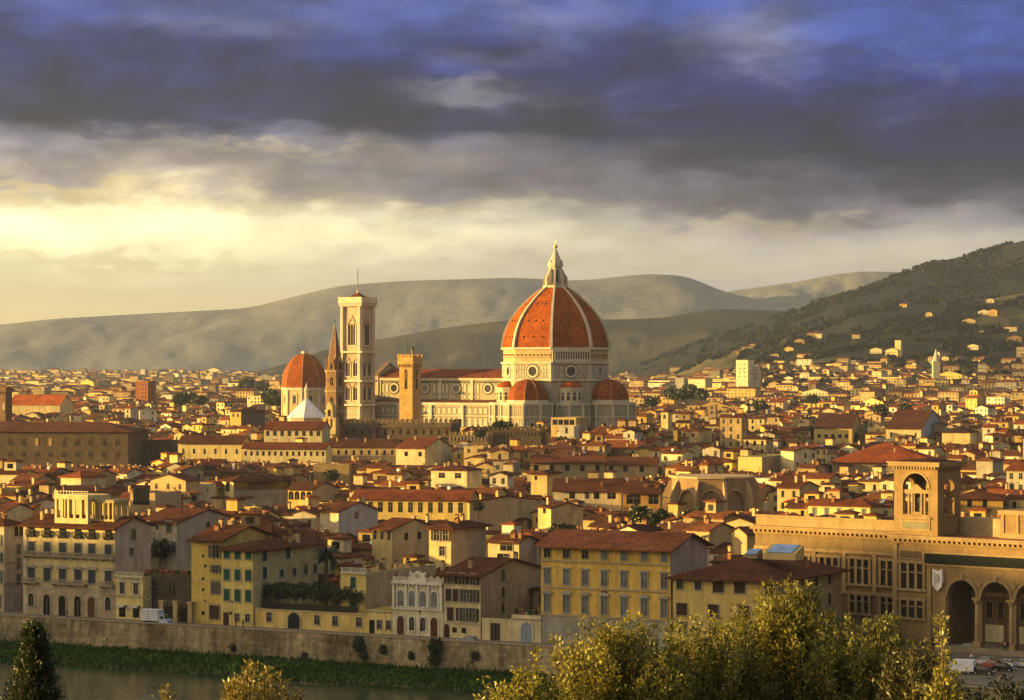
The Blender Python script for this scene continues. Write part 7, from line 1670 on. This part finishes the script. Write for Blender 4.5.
def leafy_tree(name, label, px, ytop, D, wpx, seed, n_shoots=60, leaf=.108, per=270, c0=(0.045, 0.055, 0.012), c1=(0.20, 0.17, 0.03), grp='trees on the near slope', spread=1.0, low=6.5):
    rs = np.random.RandomState(seed); x = xat(px, D); zt = zat(ytop + 4, D); Wm = wpx / F * D / 2 * 1.15
    zg = 54.35 - (D - 4) * .19 - .8; H = zt - zg
    t = thing(name, label, 'tree', (x, D, zg), 0, grp)
    tb = MB(); P = []; DR = []; n_shoots = int(n_shoots * 1.2)
    trunk_top = H * .38
    tb.bar((0, 0, -.5), (.1, .05, trunk_top), .22, (.12, .08, .045), 'bark', 8, r1=.13)
    lb = MB()
    for i in range(n_shoots):
        a = rs.uniform(0, math.tau); r = math.sqrt(rs.uniform(0, 1)); q = 1 - r ** 2.0
        hx, hy = Wm * r * math.cos(a), Wm * .9 * r * math.sin(a)
        tipz = H - 1.5 * r ** 2.6 - abs(rs.normal()) * .55 + (.35 if i < 6 else 0)
        base = Vector((hx * .15, hy * .15, trunk_top * rs.uniform(.5, 1))); mid_ = Vector((hx * .75, hy * .75, max(trunk_top, tipz - H * rs.uniform(.25, .42)))); tip = Vector((hx + rs.normal() * .15, hy + rs.normal() * .15, tipz))
        lb.bar(base, mid_, .06, (.14, .09, .05), 'bark', 5, r1=.035); lb.bar(mid_, tip, .032, (.18, .12, .06), 'bark', 4, r1=.012)
        ln = (tip - mid_).length
        k = int(per * ln / 2.0); s = rs.uniform(-.15, 1.03, k); ax = np.array(tip - mid_); 
        rad = (.30 * (1 - np.clip(s, 0, 1)) + .10) * rs.uniform(.2, 1.25, k) * spread
        th = rs.uniform(0, math.tau, k); off = np.stack([np.cos(th), np.sin(th), rs.normal(size=k) * .2], 1)
        P.append(np.array(mid_) + s[:, None] * ax + off * rad[:, None]); DR.append(off * .6 + ax / (ln + 1e-6) * .6)
        # side twigs
        for j in range(3):
            s0 = rs.uniform(.1, .8); p0 = mid_ + (tip - mid_) * s0; dv = Vector((rs.normal() * .5, rs.normal() * .5, rs.uniform(.2, .9))).normalized() * rs.uniform(.35, .75); lb.bar(p0, p0 + dv, .016, (.18, .12, .06), 'bark', 3, r1=.006)
            k2 = int(per * .22); s2 = rs.uniform(0.1, 1.08, k2); P.append(np.array(p0) + s2[:, None] * np.array(dv) + rs.normal(size=(k2, 3)) * .09); DR.append(np.tile(np.array(dv), (k2, 1)) + rs.normal(size=(k2, 3)) * .4)
    # inner, sparser foliage lower down
    k = int(n_shoots * per * .20); a = rs.uniform(0, math.tau, k); r = Wm * np.sqrt(rs.uniform(0, 1, k)) * .98; zz = rs.uniform(H - low - .5, H * .74, k)
    P.append(np.stack([r * np.cos(a), r * np.sin(a), zz], 1)); DR.append(rs.normal(size=(k, 3)))
    tb.build('trunk', t); lb.build('branch', t)
    V, Q, Cc = leaves(np.concatenate(P), leaf, rs, c0, c1, dirs=np.concatenate(DR))
    o = bpy.data.objects.new('crown', fast_mesh('crown', V, Q, Cc, 'leaf')); C.objects.link(o); o.parent = t
    return t
GOLD = dict(c0=(0.065, 0.075, 0.014), c1=(0.42, 0.36, 0.045)); OLV = dict(c0=(0.045, 0.058, 0.012), c1=(0.28, 0.26, 0.035))
leafy_tree('leafy_tree', 'lowest golden-leaved tree at the outer edge of the row, against the green bank', 527, 658, 62, 96, 1, 34, **GOLD)
leafy_tree('leafy_tree', 'golden-leaved tree whose twin tips cover the front of the big yellow palazzo', 618, 604, 64, 128, 2, 66, **GOLD)
leafy_tree('leafy_tree', 'broad olive-gold tree in the dip between the two tallest crowns, before the lower yellow house', 706, 606, 66, 122, 3, 60, c0=(0.055, 0.068, 0.012), c1=(0.36, 0.31, 0.04))
leafy_tree('leafy_tree', 'tallest leafy tree of the row, its pointed crown reaching the skylit brown roof', 792, 577, 68, 118, 4, 84, c0=(0.055, 0.068, 0.012), c1=(0.37, 0.32, 0.04))
leafy_tree('leafy_tree', 'rounded olive tree standing before the library wing windows', 866, 606, 66, 112, 5, 62, **OLV)
leafy_tree('leafy_tree', 'dark olive tree with a few golden tips, beside the library loggia', 916, 634, 63, 78, 6, 40, c0=(0.025, 0.035, 0.010), c1=(0.15, 0.13, 0.03))
leafy_tree('leafy_tree', 'slim golden sprig rising beside the first arch of the loggia', 945, 622, 60, 16, 16, 7, low=5, **GOLD)
leafy_tree('leafy_tree', 'bushy yellow-leaved tree in front of the river, alone below the green-shuttered house', 257, 656, 58, 98, 7, 44, c0=(0.09, 0.08, 0.015), c1=(0.36, 0.27, 0.04))
leafy_tree('leafy_tree', 'small yellow sprig just above the bottom edge, beside the bushy yellow tree', 172, 690, 56, 52, 8, 12, c0=(0.07, 0.07, 0.015), c1=(0.28, 0.22, 0.04), low=4)
leafy_tree('leafy_shrub', 'dark green shrub under the parked white van', 972, 676, 60, 46, 9, 26, c0=(0.02, 0.03, 0.01), c1=(0.06, 0.07, 0.02), low=4)
leafy_tree('leafy_shrub', 'dark green shrub at the bottom corner below the parked cars', 1022, 672, 60, 50, 10, 24, c0=(0.02, 0.03, 0.01), c1=(0.07, 0.075, 0.02), low=4)
leafy_tree('leafy_shrub', 'low dark shrub between the two corner shrubs', 998, 686, 58, 40, 11, 16, c0=(0.02, 0.03, 0.01), c1=(0.06, 0.07, 0.02), low=4)
# dark conifer
D = 60.0; px = 34; x = xat(px, D); zt = zat(628, D); zg = 54.35 - (D - 4) * .19 - .8; H = zt - zg
t = thing('conifer_tree', 'dark green conical conifer rising in front of the river wall', 'tree', (x, D, zg), 0)
rs = np.random.RandomState(31); b = MB(); b.bar((0, 0, -.5), (0, 0, H * .97), .22, (.08, .05, .03), 'bark', 8, r1=.02); b.build('trunk', t)
P = []; DR = []; lb = MB()
for i in range(900):
    u = rs.uniform(0, 1) ** .8; z = H - u * 4.6; R = (.10 + 1.02 * (u * 4.6 / 1.75) ** .70 * .50) * rs.uniform(.72, 1.1); a = rs.uniform(0, math.tau)
    e = Vector((R * math.cos(a), R * math.sin(a), z + .12)); lb.bar((0, 0, z - .15), e, .014, (.08, .05, .03), 'bark', 3, r1=.006)
    k = 52; s = rs.uniform(.35, 1.05, k)[:, None]; P.append(np.array([0, 0, z - .15]) + s * (np.array(e) - np.array([0, 0, z - .15])) + rs.normal(size=(k, 3)) * .06); DR.append(np.tile([math.cos(a) * .5, math.sin(a) * .5, .9], (k, 1)))
lb.build('branch', t)
V, Q, Cc = leaves(np.concatenate(P), .085, rs, (0.012, 0.022, 0.008), (0.045, 0.06, 0.018), asp=.35, dirs=np.concatenate(DR))
o = bpy.data.objects.new('crown', fast_mesh('crown', V, Q, Cc, 'leaf')); C.objects.link(o); o.parent = t
# palm behind the yellow range
D = facD(325) + 22; x = xat(326, D); zt = zat(545, D)
t = thing('palm_tree', 'tall dark palm with drooping fronds between the yellow houses', 'tree', (x, D, 0), 0)
b = MB(); b.bar((0, 0, 0), (.1, 0, zt - 2), .42, (.10, .07, .04), 'bark', 8, r1=.34); b.build('trunk', t)
rs = np.random.RandomState(5); b = MB()
for i in range(70):
    a = rs.uniform(0, math.tau); up = rs.uniform(-.5, 1.2); ln = rs.uniform(2.6, 3.9); p = Vector((.1, 0, zt - 2)); d = Vector((math.cos(a) * math.cos(up), math.sin(a) * math.cos(up), math.sin(up)))
    for s_ in range(7):
        q = p + d * ln / 7; w = .42 * (1 - s_ / 8); side = d.cross(Vector((0, 0, 1))).normalized() * w; g = rs.uniform(.6, 1.5)
        b.face([tuple(p), tuple(p + side + Vector((0, 0, -.25))), tuple(q + side * .9 + Vector((0, 0, -.25))), tuple(q)], (0.03 * g, 0.042 * g, 0.014 * g), 'leaf'); b.face([tuple(p), tuple(q), tuple(q - side * .9 + Vector((0, 0, -.25))), tuple(p - side + Vector((0, 0, -.25)))], (0.03 * g, 0.042 * g, 0.014 * g), 'leaf')
        p = q; d = (d + Vector((0, 0, -.22))).normalized()
b.build('crown', t)
# planted terrace pergola over the low yellow range
tt_, W_, L_, z, fo = TERR; x0, y0 = fo[0], fo[1]
def clump_mesh(R, n, size, rs, c0, c1, flat=.8, name='crown'):
    v = rs.normal(size=(n, 3)); v /= np.linalg.norm(v, axis=1)[:, None]; lob = 1 + .28 * np.sin(v[:, :1] * 5 + 1.3) * np.cos(v[:, 1:2] * 4 + v[:, 2:] * 3); v = v * (rs.uniform(.35, 1, (n, 1)) ** .4) * R * lob; v[:, 2] *= flat
    V, Q, Cc = leaves(v, size, rs, c0, c1, asp=.8); return fast_mesh(name, V, Q, Cc, 'leaf')
t = thing('planted_terrace', 'dense dark green planting trained over the terrace of the low yellow range', 'hedge', (x0, y0, z), -R_(29))
rs = np.random.RandomState(9); n = 9000
u = rs.uniform(0, .86, n) * W_; v = rs.uniform(2.5, L_ + 2, n); w = rs.uniform(2.4, 4.3, n) + .5 * np.sin(u * 1.3) + .3 * np.sin(u * 3.1)
V, Q, Cc = leaves(np.stack([u, v, w], 1), .5, rs, (0.018, 0.028, 0.008), (0.07, 0.085, 0.02), asp=.8)
o = bpy.data.objects.new('foliage', fast_mesh('foliage', V, Q, Cc, 'leaf')); C.objects.link(o); o.parent = t
b = MB()
for i in range(12): b.box(i * W_ * .86 / 11, 2.6, 0, i * W_ * .86 / 11 + .15, 2.75, 2.6, (.05, .04, .03), 'bark')
b.box(0, 2.5, -.3, W_ * .86, 2.58, 1.1, (.03, .03, .025), 'plain'); b.build('pergola', t)
# bushes clinging to the river wall and trees in the town
TM = [clump_mesh(1.0, 420, .34, np.random.RandomState(50 + i), (0.014, 0.022, 0.008), (0.06, 0.07, 0.02)) for i in range(4)]
lst = []
for px, y, r, lab in ((359, 645, 1.5, 'dark bush hanging from the river wall below the narrow tower house'), (364, 656, 1.0, 'smaller dark bush low on the river wall'), (436, 648, 1.8, 'largest dark bush on the river wall, below the white villino'), (435, 659, 1.5, 'dark bush at the wall foot under the largest bush'), (383, 650, .9, 'little bush on the wall beside the pair of hanging bushes'), (233, 648, .8, 'tiny dark bush high on the wall below the green-shuttered house'), (305, 657, .9, 'tiny bush low on the wall below the arched gate'), (475, 656, .9, 'small bush on the wall under the parked blue-grey car'), (411, 656, .8, 'small bush at the wall foot left of the largest bush')):
    Dv = float(wallD((px - 512) / F)) - .9
    t = thing('wall_bush', lab, 'bush', (xat(px, Dv), Dv, zat(y, Dv)), 0, 'bushes on the river wall'); o = link('foliage', TM[len(lst) % 4], t, (0, 0, 0), 0, (r * .8, r * .6, r * 1.25)); b = MB(); b.bar((0, .9, -.6 * r), (0, 0, 0), .08, (.08, .05, .03), 'bark', 4); b.build('stem', t); lst.append(t)
tree_items = []
rt = random.Random(13)
town = [(640, 512, 690, 3.2), (652, 517, 680, 2.6), (662, 513, 700, 2.4), (690, 516, 690, 2.2), (700, 514, 700, 2.6), (562, 440, 1170, 4.5), (572, 442, 1150, 3.5), (592, 441, 1160, 5), (498, 425, 1260, 5), (508, 424, 1255, 4), (331, 474, 980, 3), (478, 505, 740, 2), (560, 529, 640, 2.5), (570, 530, 640, 2.2), (160, 548, 640, 3.0),
        (672, 392, 2300, 11), (681, 393, 2250, 10), (690, 391, 2350, 12), (702, 393, 2200, 9), (652, 400, 1900, 8), (180, 398, 2100, 9), (190, 397, 2150, 10), (200, 399, 2050, 8), (246, 384, 3000, 14), (262, 385, 2900, 12), (270, 396, 2200, 12), (275, 400, 2000, 9), (620, 388, 2600, 10), (812, 398, 2100, 8), (905, 408, 1800, 7), (880, 410, 1750, 8), (1002, 452, 1300, 6), (993, 455, 1250, 5), (760, 404, 1900, 8), (480, 432, 1200, 4), (212, 470, 1000, 3), (120, 470, 1010, 3), (85, 497, 800, 2.5), (232, 520, 730, 2.6), (450, 505, 830, 2.4), (805, 505, 820, 3), (848, 497, 880, 3)]
for px, y, D, r in town:
    r *= .62 if D > 1100 else .85; y += 1.5
    z0 = float(groundz(np.array((px - 512) / F), np.array(D))); zc = zat(y, D); zc = max(zc, z0 + r + 1.5)
    t = thing('town_tree', '', 'tree', (xat(px, D), D, z0), rt.uniform(0, 6), 'trees growing among the roofs')
    link('crown', TM[rt.randrange(4)], t, (0, 0, zc - z0), 0, (r, r * rt.uniform(.8, 1.1), r * rt.uniform(.8, 1.1)))
    b = MB(); b.bar((0, 0, 0), (0, 0, zc - z0), .25 + .02 * r, (.08, .055, .035), 'bark', 5, r1=.1); b.build('trunk', t)
    tree_items.append((t, ('large ' if r >= 5.5 else 'small ' if r < 2.4 else '') + 'dark tree among roofs', px, y))
label_all(tree_items, 'tree')
# far greenery: garden trees of the plain, hillside woods, cypresses - more than anyone could count
rs = np.random.RandomState(99)
def blob_cloud(X, Y, Z, R, c0, c1, n=9, tall=1.0):
    """each tree a tuft of N crossing leaf clumps"""
    m_ = len(X); v = rs.normal(size=(m_, n, 3)); v /= np.linalg.norm(v, axis=2)[..., None]; v *= R[:, None, None] * rs.uniform(.25, .75, (m_, n, 1)); v[..., 2] *= tall
    ctr = np.stack([X, Y, Z], 1)[:, None, :] + v; P = ctr.reshape(-1, 3); s = np.repeat(R, n)
    d = rs.normal(size=P.shape); d /= np.linalg.norm(d, axis=1)[:, None]; e = np.cross(d, rs.normal(size=P.shape)); e /= np.linalg.norm(e, axis=1)[:, None] + 1e-9
    s = s[:, None] * .75; d = d * s; d[:, 2] *= tall; e = e * s; V = np.stack([P - d - e * .3, P + e - d * .2, P + d + e * .2, P - e + d * .3], 1).reshape(-1, 3)
    t_ = rs.uniform(0, 1, (len(P), 1)); return V, np.array(c0) * (1 - t_) + np.array(c1) * t_
Vs, Cs = [], []
# plain
k = 2600; px = rs.uniform(-60, 1090, k); D = 1700 * np.exp(rs.uniform(0, 1, k) * math.log(7800 / 1700)); nz = fbm(px / 45, D / 380, 61, 3); m_ = nz > .53
px, D = px[m_], D[m_]; t_ = (px - 512) / F; R = rs.uniform(4, 8, len(px)) * (D / 2500) ** .35; Z = groundz(t_, D) + 8 + rs.uniform(0, 5, len(px))
V, Cc = blob_cloud(t_ * D, D, Z, R, (0.010, 0.014, 0.006), (0.045, 0.048, 0.016)); Vs.append(V); Cs.append(Cc)
# dark park band on the right and slopes
k = 2200; px = rs.uniform(740, 1090, k); D = rs.uniform(3250, 3900, k); nz = fbm(px / 60, D / 160, 5, 3); m_ = (nz > .46); px, D = px[m_], D[m_]
t_ = (px - 512) / F; Z = groundz(t_, D) + rs.uniform(7, 15, len(px)); V, Cc = blob_cloud(t_ * D, D, Z, rs.uniform(6, 10, len(px)), (0.008, 0.012, 0.006), (0.032, 0.036, 0.013)); Vs.append(V); Cs.append(Cc)
def on_hill(rng_, px, q):
    pp, Z, Dg, X = rng_; i = np.clip(np.searchsorted(pp, px), 1, len(pp) - 1); j = np.clip(((q + 1) / 1.6 * (Z.shape[0] - 1)).astype(int), 0, Z.shape[0] - 1)
    return X[j, i], (Dg[j, i] if Dg.shape[1] > 1 else Dg[j, 0]), Z[j, i]
for rg, k, th, lo, hi, pl in ((R5, 9000, .50, 650, 1090, 1), (R4, 9000, .52, 620, 1090, 1), (R3, 9000, .42, 640, 1090, 1)):
    px = rs.uniform(lo, hi, k); q = rs.uniform(-.96, .02, k); X_, D_, Z_ = on_hill(rg, px, q); nz = fbm(px / 38, q * 7, 17, 4); m_ = nz > th
    X_, D_, Z_ = X_[m_], D_[m_], Z_[m_]; V, Cc = blob_cloud(X_, D_, Z_ + 2.5, rs.uniform(2.6, 5.2, len(X_)) * D_ / 4600, (0.008, 0.010, 0.006), (0.034, 0.033, 0.014), n=5); Vs.append(V); Cs.append(Cc)
V = np.concatenate(Vs); Cc = np.concatenate(Cs); o = bpy.data.objects.new('woodland', fast_mesh('woodland', V, np.arange(len(V)).reshape(-1, 4), Cc, 'fargreen')); C.objects.link(o); tag(o, 'dark woods, hedges and garden trees covering the plain and hillsides', 'woodland', kind='stuff')
# hillside villas, each a thing of its own
vill = [(R5, 884, -.30, 26, 14, 9, (0.66, 0.56, 0.28), 'big golden hillside castle-villa with square tower'), (R4, 694, -.55, 20, 10, 7, None, 0), (R4, 701, -.5, 24, 12, 8, None, 0), (R4, 735, -.25, 18, 9, 7, None, 0), (R4, 741, -.22, 26, 12, 10, None, 0), (R4, 748, -.2, 16, 9, 7, None, 0), (R4, 806, -.33, 30, 12, 7, None, 0), (R4, 815, -.36, 18, 10, 8, None, 0), (R4, 897, -.10, 22, 10, 7, None, 0), (R4, 985, -.16, 20, 10, 7, None, 0), (R4, 978, -.35, 26, 12, 9, None, 0), (R4, 960, -.42, 30, 12, 7, None, 0), (R4, 987, -.40, 22, 11, 9, None, 0), (R4, 995, -.38, 16, 9, 7, None, 0), (R5, 868, -.25, 26, 12, 6, None, 0), (R5, 830, -.5, 22, 12, 8, None, 0), (R5, 966, -.3, 24, 12, 8, None, 0), (R5, 1005, -.25, 30, 14, 9, None, 0), (R5, 1016, -.35, 22, 12, 9, None, 0), (R5, 940, -.5, 18, 12, 9, None, 0), (R5, 760, -.45, 20, 12, 8, None, 0), (R5, 788, -.55, 22, 12, 8, None, 0), (R5, 905, -.6, 26, 12, 8, None, 0), (R4, 770, -.5, 18, 11, 8, None, 0), (R4, 850, -.45, 18, 10, 8, None, 0), (R4, 925, -.3, 16, 10, 7, None, 0), (R5, 1020, -.6, 24, 12, 9, None, 0)]
rv = random.Random(6); vi = []
for _ in range(14):
    g_ = rv.random() < .6; px_ = rv.uniform(690, 1040); vill.append((R5 if g_ else R4, px_, rv.uniform(-.9, -.45) if g_ else rv.uniform(-.75, -.4), rv.uniform(14, 30), rv.uniform(9, 13), rv.uniform(5, 9), None, 0))
for rg, px, q, w_, l_, h_, c_, sp_ in vill:
    X_, D_, Z_ = [float(a[0]) for a in on_hill(rg, np.array([px]), np.array([q]))]
    w_ *= .72; cn, wc = rv.choice([('cream', (0.68, 0.58, 0.36)), ('pale yellow', (0.68, 0.56, 0.24)), ('ochre', (0.56, 0.38, 0.14)), ('whitish', (0.72, 0.66, 0.5))]); wc = c_ or tuple(v * .62 for v in wc); rf = rv.choice(['hip', 'gx', 'gy'])
    t = thing('hillside_villa', '', 'villa', (X_, D_, Z_ - 3), -R_(rv.uniform(10, 45)), 'villas scattered over the hillside')
    b = MB(); walls_into(b, w_, l_, h_ + 3, rf, .3, wc, z0=-6)
    for f_ in range(2):
        for j in range(int(w_ / 4)):
            x_ = (j + .5) * 4; b.face([(x_ - .8, -.06, 3.8 + f_ * 3.4), (x_ + .8, -.06, 3.8 + f_ * 3.4), (x_ + .8, -.06, 5.6 + f_ * 3.4), (x_ - .8, -.06, 5.6 + f_ * 3.4)], (.03, .025, .02), 'plain') if 5.6 + f_ * 3.4 < h_ + 3 else None
    if sp_: b.box(w_ * .72, 2, 0, w_ * .72 + 9, 11, h_ + 17, wc)
    b.build('wall', t); b = MB(); roof_into(b, w_, l_, h_ + 3, rf, .3, .8, ROOFB); b.build('roof', t)
    py_ = HY - (Z_ + 5 - CZ) * F / D_
    if sp_: t['label'] = sp_ + ', highest lit block above the suburbs'
    else: vi.append((t, f"{'long ' if w_ > 30 else ''}{cn} {RN[rf]} villa on the wooded hillside", px, py_))
LMS = [(700, 356, 'the bare slope'), (742, 348, 'the low spur'), (810, 340, 'the middle field'), (884, 345, 'the castle-villa'), (925, 300, 'the upper field'), (980, 320, 'the terraced hamlet'), (1010, 345, 'the wood at the edge'), (830, 358, 'the white tower block')]
label_all(vi, 'villa')
# slim stone steeple at the wood's edge
D = 3150.0; z0 = float(groundz(np.array((936 - 512) / F), np.array(D)))
t = thing('church_steeple', 'pale slim pointed steeple against the dark wood on the far slope', 'steeple', (xat(936, D), D, z0), 0)
b = MB(); b.box(-4, -4, 0, 4, 4, zat(361, D) - z0, (0.55, 0.46, 0.3), 'stone'); b.build('shaft', t)
b = MB(); b.lathe([(4.4, zat(361, D) - z0), (.2, zat(349, D) - z0)], 8, (0.5, 0.42, 0.3), 'stone'); b.build('spire', t)
# ================================================================== evening haze
b = MB(); b.box(-9000, -2500, -12, 8000, 13000, 414, (1, 1, 1), 'plain')
hz = b.build('haze'); tag(hz, 'warm thin evening haze lying over the whole plain', 'haze', kind='stuff')
m = bpy.data.materials.new('haze_air'); m.use_nodes = True; m.node_tree.nodes.clear()
pv = m.node_tree.nodes.new('ShaderNodeVolumePrincipled'); ou = m.node_tree.nodes.new('ShaderNodeOutputMaterial')
pv.inputs['Color'].default_value = (0.70, 0.83, 1.0, 1); pv.inputs['Density'].default_value = HAZE; pv.inputs['Anisotropy'].default_value = 0.5
m.node_tree.links.new(pv.outputs[0], ou.inputs['Volume']); hz.data.materials.clear(); hz.data.materials.append(m)

for o in C.objects:
    if '_dims' in o: del o['_dims']
